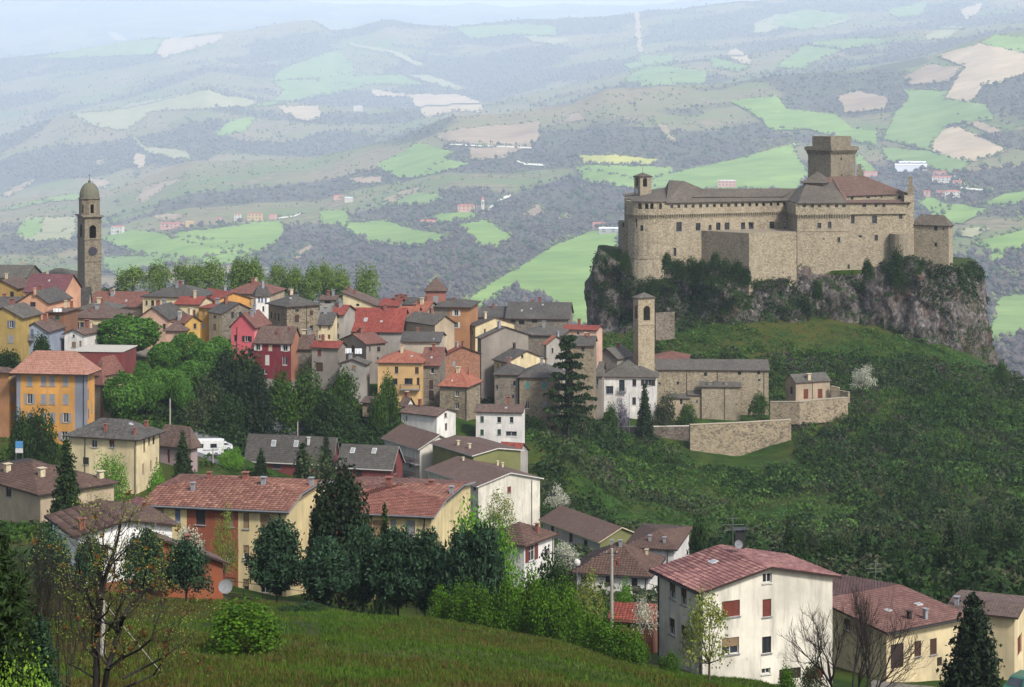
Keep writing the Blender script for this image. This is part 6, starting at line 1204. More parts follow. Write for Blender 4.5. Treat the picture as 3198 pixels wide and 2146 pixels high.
# ================================================================ plants
def leaves(rg, Pt, Nm, size, elong=1.0, bias=.6, jit=.4, tri=False):
    """one four-cornered leaf at every point, turned half towards Nm"""
    n = len(Pt); nn = Nm * bias + rg.normal(size=(n, 3)) * (1 - bias) * 1.2; nn /= np.linalg.norm(nn, axis=1)[:, None] + 1e-9
    t = rg.normal(size=(n, 3)); u = np.cross(nn, t); u /= np.linalg.norm(u, axis=1)[:, None] + 1e-9; v = np.cross(nn, u); s = size * rg.uniform(1 - jit, 1 + jit, (n, 1))
    a = u * s * elong; b = v * s
    if tri: return np.stack([Pt - a * .62 - b * .3, Pt + a * .62 - b * .3 + nn * s * .1, Pt + b * .72], 1).reshape(-1, 3), np.arange(n * 3).reshape(-1, 3)
    V = np.stack([Pt - a * .5, Pt - b * .5 + nn * s * .12, Pt + a * .5, Pt + b * .5 + nn * s * .12], 1).reshape(-1, 3)
    return V, np.arange(n * 4).reshape(-1, 4)
def shell(rg, clumps, n, inner=.55):
    """n points spread through the outer part of ellipsoid clumps (k,6) with outward normals"""
    c = np.asarray(clumps, float); w = (c[:, 3] * c[:, 4] + c[:, 4] * c[:, 5] + c[:, 3] * c[:, 5]); i = rg.choice(len(c), n, p=w / w.sum())
    u = rg.normal(size=(n, 3)); u /= np.linalg.norm(u, axis=1)[:, None]; u[:, 2] = np.where(u[:, 2] < -.3, -u[:, 2] * .6, u[:, 2]); r = inner + (1 - inner) * rg.random(n) ** .5
    return c[i, :3] + u * c[i, 3:] * r[:, None], u
def tubes(segs, n=5):
    """tapered twigs from (p0, p1, r0, r1) rows"""
    S = np.asarray(segs, float).reshape(-1, 8); p0, p1, r0, r1 = S[:, :3], S[:, 3:6], S[:, 6], S[:, 7]; ax = p1 - p0; ax /= np.linalg.norm(ax, axis=1)[:, None] + 1e-9
    t = np.where(np.abs(ax[:, 2:3]) < .9, np.array([[0, 0, 1.0]]), np.array([[1.0, 0, 0]])); u = np.cross(ax, t); u /= np.linalg.norm(u, axis=1)[:, None]; v = np.cross(ax, u); an = np.arange(n) * 2 * np.pi / n
    ring = u[:, None] * np.cos(an)[None, :, None] + v[:, None] * np.sin(an)[None, :, None]; V = np.concatenate([p0[:, None] + ring * r0[:, None, None], p1[:, None] + ring * r1[:, None, None]], 1).reshape(-1, 3)
    b = np.arange(len(S))[:, None, None] * 2 * n; i = np.arange(n); q = np.stack([(i + 1) % n, i, i + n, (i + 1) % n + n], 1)[None]; return V, (b + q).reshape(-1, 4)
def grow_branch(rd, p, dr, L, r, lev, segs, tips, split=(2, 3), bend=.25, up=.08, shrink=.68, angle=.6):
    k = 4; q = Vector(p); dv = Vector(dr).normalized()
    for i in range(k):
        nd = (dv + Vector((rd.gauss(0, bend), rd.gauss(0, bend), rd.gauss(0, bend) + up))).normalized(); e = q + nd * (L / k); r1 = r * (1 - .45 * (i + 1) / k); r0 = r * (1 - .45 * i / k)
        segs.append((*q, *e, r0, r1)); q = e; dv = nd
        if lev > 0 and i >= 1 and rd.random() < .75:
            s = dv.cross(Vector((rd.gauss(0, 1), rd.gauss(0, 1), rd.gauss(0, 1)))).normalized(); grow_branch(rd, q, dv + s * rd.uniform(angle * .7, angle * 1.5), L * shrink * rd.uniform(.7, 1.05), r1 * .6, lev - 1, segs, tips, split, bend, up, shrink, angle)
    if lev > 0:
        for j in range(rd.randint(*split)):
            s = dv.cross(Vector((rd.gauss(0, 1), rd.gauss(0, 1), rd.gauss(0, 1)))).normalized(); grow_branch(rd, q, dv + s * rd.uniform(angle * .4, angle), L * shrink * rd.uniform(.75, 1.1), r * .55, lev - 1, segs, tips, split, bend, up, shrink, angle)
    else: tips.append(tuple(q))
BK_G = barkm(rgb('4a4138')); BK_D = barkm(rgb('2b241e'))
L_PLANE = leafm('plane_leaves', [rgb('2a4812'), rgb('3a601c'), rgb('4c7428'), rgb('587c32')]); L_LIME = leafm('lime_leaves', [rgb('4c6428'), rgb('607a34'), rgb('748a40'), rgb('586a34')]); L_BRIGHT = leafm('bright_leaves', [rgb('3e6a18'), rgb('588422'), rgb('6f9a2c'), rgb('4a701c')])
L_DARK = leafm('dark_needles', [rgb('101b0e'), rgb('182612'), rgb('263618')], .1); L_BLUE = leafm('blue_needles', [rgb('122214'), rgb('203721'), rgb('39553b'), rgb('283b1b')], .1); L_SPR = leafm('spruce_needles', [rgb('16240c'), rgb('203211'), rgb('304318')], .1)
L_BUSH = leafm('bush_leaves', [rgb('1e340a'), rgb('2d4a0e'), rgb('426116'), rgb('364a10')]); L_OLIVE = leafm('olive_leaves', [rgb('5b6427'), rgb('758038'), rgb('8b8f46'), rgb('5f6a2a')]); L_MIX = leafm('mixed_leaves', [rgb('222f1a'), rgb('334622'), rgb('48532e'), rgb('4e4638')])
L_WHITE = leafm('white_blossom', [rgb('9c9a88'), rgb('b8b6a6'), rgb('cbc9bc'), rgb('7c8858')], .3); L_BROWN = leafm('dry_leaves', [rgb('4a3320'), rgb('6e4a2a'), rgb('8a5d30'), rgb('59401f')]); L_LILAC = leafm('lilac_blossom', [rgb('6a6274'), rgb('857c90'), rgb('70745c')], .2); L_DKG = leafm('deep_green_leaves', [rgb('132309'), rgb('1e330c'), rgb('2d4814')], .15)
L_YG = leafm('yellow_green_leaves', [rgb('4f6f1a'), rgb('678726'), rgb('7f9a38')]); L_GREYT = leafm('grey_twigs', [rgb('352f2c'), rgb('463f3a'), rgb('4c4a38')], .1)
PROTO = {}
def proto(key, crown, trunk, bark):
    """crown parts: (V, F, material); trunk: (V, F)"""
    me = [npmesh('crown', v, f, m, do_link=False) for v, f, m in crown]; tr = npmesh('trunk', trunk[0], trunk[1], bark, do_link=False) if trunk is not None else None
    PROTO.setdefault(key, []).append((tr, me))
def broad(key, mat, seed, h, r, zc0, ncl, n, size, bark=BK_G, inner=.55, tr=.22, limbs=5, mat2=None, flat_top=1.0, csz=.42, bias=.62):
    rg = np.random.default_rng(seed); cl = []
    for i in range(ncl):
        u = rg.normal(size=3); u /= np.linalg.norm(u); u[2] = abs(u[2]) * 1.0 - .25; k = rg.uniform(.45, .72); zc = (h + zc0) / 2; s = r * rg.uniform(csz * .75, csz * 1.2); cl.append((u[0] * r * k, u[1] * r * k, zc + u[2] * (h - zc0) * .52 * k * flat_top, s, s, s * (h - zc0) / (2 * r) * 1.05))
    cl.append((0, 0, (h + zc0) / 2, r * .6, r * .6, (h - zc0) * .36)); Pt, Nm = shell(rg, cl, n, inner); q = np.quantile(np.hypot(Pt[:, 0], Pt[:, 1]), .95); kx = r * .97 / q; Pt[:, :2] *= kx
    za, zb = np.quantile(Pt[:, 2], [.02, .985]); kz = (h - zc0) / (zb - za); Pt[:, 2] = zc0 + (Pt[:, 2] - za) * kz; cl = [(c[0] * kx, c[1] * kx, zc0 + (c[2] - za) * kz) + tuple(c[3:]) for c in cl]; V, FC = leaves(rg, Pt, Nm, size, 1.0, bias)
    segs = [(0, 0, -1.0, 0, 0, zc0 * 1.0 + .3, tr, tr * .8)]; rd = random.Random(seed)
    for i in range(limbs): c = cl[i]; segs.append((0, 0, zc0 * .8, c[0] * .85, c[1] * .85, c[2], tr * .5, tr * .15))
    crown = [(V, FC, mat)]
    proto(key, crown, tubes(segs, 6), bark)
def dome(key, mat, seed, h, r, zc0, n, size, bark=BK_G):
    """dense clipped dome crown"""
    rg = np.random.default_rng(seed); u = rg.normal(size=(n, 3)); u /= np.linalg.norm(u, axis=1)[:, None]; zc = (h + zc0) / 2; lump = np.array([mnoise.fractal(Vector((a * 2.2 + seed, b * 2.2, c * 2.2)), 1.0, 2.0, 3) for a, b, c in u])
    rr = (.93 + .22 * lump) * (1 - .28 * rg.random(n) ** 2); Pt = np.stack([u[:, 0] * r * rr, u[:, 1] * r * rr, zc + u[:, 2] * (h - zc0) / 2 * rr], 1); V, FC = leaves(rg, Pt, u, size, 1.0, .6)
    segs = [(0, 0, -1.0, 0, 0, zc, .3, .2)] + [(0, 0, zc0, math.cos(a) * r * .6, math.sin(a) * r * .6, zc, .14, .05) for a in np.linspace(0, 5.6, 6)]; proto(key, [(V, FC, mat)], tubes(segs, 6), bark)
def conifer(key, mat, seed, h, r, n, size, tiers=16, droop=.25, z0=.6, bark=BK_D, elong=2.2, power=1.0, ragged=.25, up=False):
    rg = np.random.default_rng(seed); P_, N_ = [], []
    segs = [(0, 0, -1, 0, 0, h * .97, .02 * h, .01)]
    for k in range(tiers):
        z = z0 + (h - z0) * (k + rg.uniform(-.3, .3)) / tiers; rr = r * (1 - max(0, (z - z0)) / (h - z0)) ** power + .06 * r; nb = max(4, int(9 * rr / r) + 3); a0 = rg.uniform(0, 6.28)
        for j in range(nb):
            a = a0 + 6.283 * j / nb + rg.normal(0, .15); L = rr * rg.uniform(1 - ragged, 1 + ragged * .6); d = np.array([math.cos(a), math.sin(a), 0]); q = max(3, int(n / (tiers * 8) * L / (r * .55)))
            t = rg.random(q) ** .75; zz = z + (-droop * L * t ** 1.5 if not up else .55 * L * t) + rg.normal(0, .05 * r, q); P_.append(np.stack([d[0] * L * t, d[1] * L * t, zz], 1) + rg.normal(0, .07 * r, (q, 3)) * (.4 + t[:, None])); N_.append(np.tile([d[0] * .4, d[1] * .4, .8], (q, 1)))
            segs.append((0, 0, z, d[0] * L * .8, d[1] * L * .8, z + (-droop * L * .7 if not up else .4 * L), .008 * h * .5, .01))
    Pt = np.concatenate(P_); Nm = np.concatenate(N_); Pt[:, :2] *= r * .98 / np.quantile(np.hypot(Pt[:, 0], Pt[:, 1]), .975); V, FC = leaves(rg, Pt, Nm, size, elong, .55); proto(key, [(V, FC, mat)], tubes(segs, 4), bark)
for i in range(3):
    dome('plane', L_PLANE, 10 + i, 10, 5, 2.0, 6500, .42); broad('lime', L_LIME, 20 + i, 10, 4.4, 1.6, 22, 3000, .42, inner=.4, csz=.36, limbs=9, tr=.26); broad('green', L_BUSH, 30 + i, 9, 4.4, 1.0, 22, 3600, .42); broad('darkg', L_DKG, 40 + i, 9, 4.4, .6, 20, 3400, .45)
    conifer('cedar', L_BLUE, 50 + i, 7, 3.1, 7200, .20, 13, .0, 1.1, elong=2.6, power=.52, ragged=.4, up=True); conifer('spruce', L_SPR, 60 + i, 12, 2.9, 5200, .30, 22, .30, .8, power=.9)
    broad('thicket', leafm('thicket_leaves', [rgb('264009'), rgb('3a5d0d'), rgb('557b16'), rgb('435a10')]), 120 + i, 5, 2.3, .1, 34, 4200, .2, tr=.07, limbs=6, inner=.3, csz=.32); broad('bush', L_BUSH, 70 + i, 2.4, 1.7, .1, 14, 1500, .22, tr=.05, limbs=3, inner=.4)
for i in range(2):
    conifer('fir', L_DARK, 80 + i, 12, 4.4, 8500, .34, 18, .1, .8, elong=1.8, power=.62, ragged=.4); broad('cypress', L_BLUE, 84 + i, 4.2, 1.75, 1.0, 30, 6500, .17, bark=BK_D, csz=.36, tr=.1, inner=.35); broad('yew', L_DARK, 88 + i, 12, 4.4, .6, 50, 11000, .40, bark=BK_D, csz=.26, tr=.2, inner=.3)
    broad('blossom', L_WHITE, 90 + i, 6, 3, 1.4, 22, 2400, .22, limbs=10, inner=.3, csz=.3, tr=.12); broad('bright', L_BRIGHT, 94 + i, 8, 4, .8, 24, 4200, .27, csz=.38); broad('mixed', L_MIX, 98 + i, 5, 3, .3, 18, 1900, .30, limbs=8, inner=.2, tr=.1)
    broad('olive', L_OLIVE, 104 + i, 6, 2.6, 1.6, 22, 2600, .17, limbs=12, inner=.1, csz=.30, tr=.13); broad('shrubw', L_WHITE, 108 + i, 3, 2, .3, 16, 1500, .15, limbs=8, inner=.2, tr=.06); broad('dkbush', L_DKG, 112 + i, 2.6, 1.8, .1, 14, 1500, .22, tr=.05, limbs=3, inner=.4)
# tall layered pine
rg = np.random.default_rng(7); cl = []; segs = [(0, 0, -1, 0, 0, 13.5, .28, .08)]
for k, (z, R) in enumerate([(3.4, 4.4), (4.6, 4.6), (6, 4.3), (7.4, 3.8), (8.8, 3.4), (10.2, 2.7), (11.5, 2.2), (12.7, 1.5), (13.6, .9)]):
    nb = 7 if R > 1.6 else 4
    for j in range(nb):
        a = 6.283 * j / nb + k * 1.3 + rg.normal(0, .2); L = R * rg.uniform(.65, 1.05); segs.append((0, 0, z - .5, math.cos(a) * L * .8, math.sin(a) * L * .8, z, .07, .03))
        for t in (.45, .7, .95): cl.append((math.cos(a) * L * t, math.sin(a) * L * t, z + rg.normal(0, .15), .95, .95, .32))
Pt, Nm = shell(rg, cl, 5200, .2); V, FC = leaves(rg, Pt, np.tile([0, 0, 1.0], (len(Pt), 1)), .34, 1.8, .5); proto('pine', [(V, FC, L_SPR)], tubes(segs, 5), BK_D)
# bare tree and bare twiggy shrub
def bare(key, seed, h, stems, lev, L, r, tiltr, mat=BK_D, leafmat=None, nl=0, ls=.1, **kw):
    rd = random.Random(seed); segs, tips = [], []
    for i in range(stems):
        a = 6.283 * i / stems + rd.uniform(-.4, .4); grow_branch(rd, (math.cos(a) * .15, math.sin(a) * .15, -.4), (math.cos(a) * tiltr, math.sin(a) * tiltr, 1), L, r, lev, segs, tips, **kw)
    S = np.array(segs); top = S[:, 5].max(); k = h / top; S[:, :6] *= k; crown = []
    if leafmat is not None:
        rg = np.random.default_rng(seed); T = np.array(tips) * k; Pt = T[rg.choice(len(T), nl)] + rg.normal(0, .12, (nl, 3)); V, FC = leaves(rg, Pt, np.tile([0, 0, 1.0], (nl, 1)), ls); crown = [(V, FC, leafmat)]
    thick = S[:, 6] > .03; V1, F1 = tubes(S[thick], 6) if thick.any() else tubes(S[:1], 6); V2, F2 = tubes(S[~thick], 3)
    me = [npmesh('crown', v, f, m, do_link=False) for v, f, m in crown] + [npmesh('twigs', V2, F2, mat, do_link=False)]; PROTO.setdefault(key, []).append((npmesh('trunk', V1, F1, mat, do_link=False), me))
bare('bare', 3, 8, 6, 4, 2.6, .13, .55, bend=.16, up=.10, angle=.55); bare('twig', 5, 3, 7, 2, 1.2, .03, .6, BK_G, leafmat=L_GREYT, nl=300, ls=.12); bare('twig', 6, 3, 7, 2, 1.2, .03, .6, BK_G, leafmat=L_MIX, nl=500, ls=.14)
PSIZE = {'plane': (10, 5), 'lime': (10, 4.4), 'green': (9, 4.4), 'darkg': (9, 4.4), 'cedar': (7, 3.1), 'spruce': (12, 2.9), 'bush': (2.4, 1.7), 'thicket': (5, 2.3), 'dkbush': (2.6, 1.8), 'fir': (12, 4.4), 'yew': (12, 4.4), 'cypress': (4.2, 1.75), 'blossom': (6, 3), 'bright': (8, 4), 'mixed': (5, 3), 'olive': (6, 2.6), 'shrubw': (3, 2), 'pine': (14, 4.7), 'bare': (8, 4.5), 'twig': (3, 2.0), 'lilac': (4, 2.5)}
broad('lilac', L_LILAC, 150, 4, 2.5, .2, 18, 1800, .26, limbs=6, inner=.3, tr=.08)
NPL = [0]
def plant(kind, label, r, x, ytop, hw, d, name='tree', cat='tree', group=None, ybase=None, var=None):
    """kind at column x and distance d: crown top at row ytop, half width hw (pixels of region r)"""
    sx, sy = px(r, x, ytop); g = float(ground_px(sx, d)) if ybase is None else ZY(px(r, 0, ybase)[1], d); zt = ZY(sy, d); H = max(zt - g, .4); R = hw * REG[r][2] * d / F; h0, r0 = PSIZE[kind]
    NPL[0] += 1; v = NPL[0] if var is None else var; tr, cr = PROTO[kind][v % len(PROTO[kind])]; X = (sx - CX) * d / F
    o = empty(name, (X, d, g)); o.scale = (R / r0, R / r0, H / h0); o.rotation_euler = (0, 0, (v * 2.399) % 6.283); tag(o, label, cat, group)
    if tr: link('trunk', tr, o)
    for m in cr: link(m.name.split('.')[0], m, o)
    return o
def gd(x, y, d0, d1):
    """distance between d0 and d1 at which the ground shows at photograph row y"""
    d = np.linspace(d0, d1, 300); gy = HY - (ground_px(np.full(300, x), d) - CAMZ) * F / d; return float(d[np.abs(gy - y).argmin()])
# ================================================================ trees and bushes
ORD = 'first second third fourth fifth sixth seventh eighth ninth tenth eleventh twelfth thirteenth fourteenth fifteenth sixteenth seventeenth eighteenth'.split()
def row(kind, fmt, group, items, **k):
    """items (region, x, ytop, halfwidth, d); labelled by their order from the left"""
    for i, it in enumerate(sorted(items, key=lambda a: px(a[0], a[1], 0)[0])): plant(kind, fmt.format(ORD[i]), *it[:5], group=group, ybase=it[5] if len(it) > 5 else None, **k)
row('plane', 'round green plane tree, {} from the left in the clump by the orange block', 'plane trees by the orange block',
    [('D', 1040, -40, 275, 392), ('D', 1520, 100, 155, 390), ('D', 1790, 130, 120, 394), ('D', 1340, 175, 140, 380), ('D', 1680, 180, 165, 384), ('D', 1120, 330, 120, 372), ('D', 1310, 380, 150, 360), ('D', 1010, 425, 175, 344), ('D', 1200, 410, 130, 352), ('D', 1430, 400, 135, 366), ('D', 1560, 325, 145, 374), ('D', 1490, 480, 100, 356)])
row('lime', 'light green tree, {} from the left in the row behind the town', 'light green trees behind the town',
    [('A', 1080, 880, 150, 512), ('A', 1300, 840, 115, 514), ('A', 1490, 845, 115, 516), ('A', 1600, 860, 95, 512), ('A', 1745, 825, 125, 515), ('A', 1960, 820, 105, 516), ('A', 2070, 830, 95, 514), ('B', 130, 165, 95, 516), ('B', 245, 170, 100, 514), ('B', 440, 200, 92, 517), ('B', 570, 225, 90, 515), ('B', 725, 215, 105, 514), ('B', 825, 200, 90, 518), ('B', 930, 235, 105, 515), ('B', 1165, 222, 122, 520)])
row('green', 'round bright green tree, {} of the two beside the cream yellow house', 'two round trees by the cream yellow house', [('B', 1345, 1120, 92, 378), ('B', 1262, 1225, 86, 374)])
for it in [('darkg', 'tall dark tree below the crimson house', 'B', 130, 930, 210, 374), ('yew', 'broad dark conifer in the park below the pink house', 'B', 20, 960, 190, 368), ('fir', 'dark conifer beside the parked cars', 'B', 260, 1010, 150, 364), ('green', 'green tree below the grey shuttered house', 'B', 470, 1100, 150, 370), ('green', 'olive green tree left of the pale grey house', 'B', 690, 1070, 150, 374),
  ('green', 'bright green tree in front of the pale grey house', 'B', 960, 1085, 150, 378), ('darkg', 'dark leafy tree below the bright green tree', 'B', 850, 1270, 190, 366), ('darkg', 'dark bushy tree above the skylight roofs', 'B', 980, 1360, 150, 370), ('fir', 'ragged dark conifer left of the parked cars', 'D', 1900, 320, 170, 362), ('mixed', 'bare branched tree beside the plane trees', 'D', 1720, 480, 150, 358),
  ('mixed', 'thin greyish tree left of the white car park', 'D', 1600, 640, 140, 352), ('darkg', 'dark green tree at the top of the car park', 'D', 1850, 620, 160, 356), ('bright', 'bright green bushy tree in front of the three storey cream house', 'D', 900, 1110, 150, 262), ('bright', 'bright green bush beside the cream house corner', 'D', 1290, 1220, 120, 255), ('bright', 'green mound bush beside the white estate car', 'D', 1860, 1080, 130, 335),
  ('spruce', 'tall dark spruce in front of the broad brown roof', 'D', 545, 960, 165, 222), ('spruce', 'dark spruce beside the road at left', 'D', 395, 940, 110, 262), ('darkg', 'clipped dark evergreen in front of the orange block', 'D', 360, 750, 110, 312), ('darkg', 'clipped dark evergreen left of the road sign', 'D', 170, 780, 110, 310), ('darkg', 'second clipped evergreen before the orange block', 'D', 255, 770, 90, 318), ('spruce', 'sparse spruce right of the mauve house', 'D', 1490, 900, 110, 300),
  ('darkg', 'dark bush left of the blue grey house', 'A', 330, 1440, 90, 372), ('darkg', 'dark bush at the foot of the mottled yellow house', 'A', 60, 1560, 120, 366), ('pine', 'tall layered pine in front of the stone houses', 'C', 1240, 525, 215, 398), ('bush', 'dark shrub left of the stepped path', 'B', 1440, 1480, 55, 362),
  ('spruce', 'slim conifer in the convent garden', 'C', 1865, 905, 85, 452), ('lilac', 'lilac grey bush in front of the white convent wing', 'C', 1655, 1030, 80, 455), ('green', 'round green bush in the convent garden', 'C', 1585, 1090, 62, 452), ('mixed', 'greyish shrub beside the stone outbuilding', 'H', 470, 340, 110, 458), ('green', 'green shrub against the side chapel', 'H', 640, 430, 90, 457), ('green', 'small green tree beside the terrace steps', 'H', 1225, 340, 85, 460),
  ('darkg', 'dark evergreen hedge tree below the detached white house', 'C', 950, 1180, 120, 396), ('darkg', 'broad dark hedge tree under the convent garden', 'C', 1150, 1170, 190, 408), ('darkg', 'dark evergreen beside the convent coping wall', 'C', 1330, 1190, 120, 426), ('darkg', 'dark bush below the hedge', 'C', 1480, 1320, 110, 424), ('mixed', 'grey green bush below the teal shuttered house', 'C', 1330, 1080, 120, 416),
  ('blossom', 'white blossoming tree on the slope right of the chapel house', 'K', 440, 545, 84, 478), ('shrubw', 'white blossoming bush left of the olive gabled long house', 'G', 900, 440, 110, 322), ('shrubw', 'white flowering shrub in front of the long brown roof', 'G', 965, 895, 120, 262), ('blossom', 'white blossoming tree against the yellow apartment wall', 'E', 1560, 270, 130, 166), ('shrubw', 'pale blossoming shrub beside the red roofed shed', 'I', 330, 780, 115, 152),
  ('olive', 'yellow green young tree beside the white gable', 'G', 430, 500, 150, 300), ('olive', 'small pale green tree in front of the large cream house', 'I', 905, 735, 255, 141), ('olive', 'yellow green sapling against the brick red wall', 'E', 1830, 130, 110, 164), ('bare', 'wide leafless tree in front of the low cream house', 'J', 600, 620, 560, 132), ('mixed', 'twiggy bush at the garage of the cream house', 'J', 260, 1330, 110, 142),
  ('yew', 'tall dark conifer between the two yellow apartment houses', 'F', 940, 640, 260, 166), ('spruce', 'thin dark conifer right of the tall one', 'F', 1310, 830, 90, 170), ('bright', 'bright green maple in front of the second apartment house', 'O', 300, 140, 280, 172), ('bright', 'bright green tree right of the maple beside the white house', 'O', 580, 260, 190, 176), ('darkg', 'dark shrub thicket below the white house', 'O', 950, 540, 180, 158),
  ('olive', 'yellow green bush tree beside the street lamp', 'O', 1280, 640, 160, 160), ('bright', 'small bright green tree beside the concrete pole', 'O', 1590, 715, 105, 172), ('fir', 'large dark conifer in front of the yellow house at right', 'J', 1690, 720, 300, 150), ('spruce', 'dark spruce behind the chimney of the cream house', 'J', 40, 20, 120, 245), ('spruce', 'tall spruce behind the low cream house', 'J', 730, 170, 130, 262), ('spruce', 'spruce close right of the tall spruce behind the low cream house', 'J', 850, 220, 110, 258),
  ('spruce', 'tall dark spruce at right above the low cream house', 'J', 1490, 60, 150, 255), ('spruce', 'dark spruce near the right edge of the photo', 'J', 1880, 230, 160, 250), ('spruce', 'dark spruce at the right edge behind the yellow house', 'J', 2110, 440, 120, 240), ('green', 'yellow green tree behind the large rose roof', 'I', 1170, 30, 90, 262), ('darkg', 'dark tree left of the rose roof ridge', 'I', 800, 90, 110, 258), ('green', 'green tree behind the tall spruce', 'J', 1330, 210, 150, 285),
  ('green', 'small round tree at the end of the castle path', 'K', 1410, 510, 60, 505), ('spruce', 'spruce in front of the skylight roof', 'F', 640, 340, 130, 300), ('spruce', 'slim spruce left of the first skylight roof', 'F', 300, 390, 70, 330), ('spruce', 'ragged spruce between the two skylight roofs', 'F', 830, 290, 110, 320), ('mixed', 'olive brown tree in front of the skylight roofs', 'F', 760, 470, 200, 300), ('bright', 'light green bush left of the skylight roofs', 'F', 60, 400, 110, 330),
  ('darkg', 'tall ivy clad tree against the castle wall', 'M', 985, 1130, 90, 538.5), ('darkg', 'round dark bush against the castle wall left of the ivy tree', 'M', 730, 1210, 60, 537.5)]:
    YB = {'white blossoming tree on the slope right of the chapel house': 735, 'tall ivy clad tree against the castle wall': 1480, 'round dark bush against the castle wall left of the ivy tree': 1400, 'white blossoming bush left of the olive gabled long house': 620, 'white flowering shrub in front of the long brown roof': 1110, 'pale blossoming shrub beside the red roofed shed': 1090, 'white blossoming tree against the yellow apartment wall': 620, 'bright green bushy tree in front of the three storey cream house': 1480, 'small green tree beside the terrace steps': 545}
    plant(*it, ybase=YB.get(it[1]))
row('darkg', 'dark scrubby bush, {} from the left at the foot of the castle wall', 'bushes at the foot of the castle wall', [('L', x, y, hw, d, y + 190) for x, y, hw, d in ((560, 1245, 75, 539), (660, 1300, 80, 538), (790, 1280, 70, 542), (880, 1310, 70, 539), (1000, 1235, 60, 537), (1110, 1300, 75, 535), (1210, 1320, 70, 534), (1290, 1380, 65, 533), (420, 1480, 70, 538), (320, 1500, 60, 538), (170, 1240, 60, 545), (80, 1190, 70, 552), (1960, 1490, 60, 538))])
row('darkg', 'dark leafy tree, {} from the left on the slope behind the near right houses', 'dark trees behind the near right houses', [('J', 120, 190, 120, 262), ('J', 420, 250, 130, 268), ('J', 1010, 330, 120, 262), ('J', 1250, 480, 110, 246), ('J', 1640, 260, 140, 268), ('J', 1790, 60, 150, 300), ('J', 2060, 120, 150, 290)])
row('mixed', 'budding grey green tree, {} from the left on the slope behind the near right houses', 'budding trees behind the near right houses', [('J', 250, 160, 130, 285), ('J', 560, 200, 120, 290), ('J', 930, 120, 130, 310), ('J', 1130, 250, 130, 280), ('J', 1400, 130, 140, 300), ('J', 1600, 90, 130, 320), ('J', 1950, 20, 150, 330)])
row('cypress', 'small round cypress, {} from the left on the lawn before the white house', 'cypresses before the white house', [('E', 400, 310, 190, 144), ('E', 720, 360, 130, 141), ('E', 1160, 320, 175, 139), ('E', 1520, 385, 185, 141)])
row('cedar', 'blue green cedar, {} from the left in the row along the meadow', 'blue green cedars along the meadow', [('F', 430, 1010, 235, 156), ('F', 830, 1150, 215, 152), ('F', 1130, 1060, 200, 158), ('F', 1420, 1080, 230, 155), ('F', 1640, 1100, 210, 154), ('F', 1960, 1110, 230, 151), ('O', 430, 270, 190, 150)])
row('thicket', 'leafy green bush, {} from the left along the lower edge of the meadow', 'bushes along the lower edge of the meadow', [('O', 60, 760, 130, 147), ('O', 240, 720, 150, 145), ('O', 420, 760, 140, 143), ('O', 620, 700, 160, 143), ('O', 800, 640, 170, 144), ('O', 950, 740, 160, 140), ('O', 1120, 720, 170, 141), ('O', 1260, 930, 150, 136), ('O', 1440, 1020, 160, 134), ('O', 1620, 1080, 150, 134), ('I', 60, 1060, 120, 138), ('I', 260, 1150, 120, 136), ('I', 560, 1260, 110, 134), ('I', 1610, 1400, 110, 128)])
plant('thicket', 'big leafy bush standing alone on the meadow', 'E', 2010, 880, 330, 92, 'bush', 'bush', var=0); plant('dkbush', 'low dark bramble behind the lone bush', 'N', 600, 940, 190, 138, 'bush', 'bush'); plant('twig', 'leafless sapling in the middle of the meadow', 'N', 690, 1080, 60, 106, 'sapling', 'sapling', var=0); plant('twig', 'leafy sapling left of the leafless one', 'N', 580, 1060, 80, 112, 'sapling', 'sapling', var=1); plant('twig', 'bare twiggy shrub at the lower edge of the meadow', 'N', 400, 1380, 80, 92, 'shrub', 'shrub', var=2)
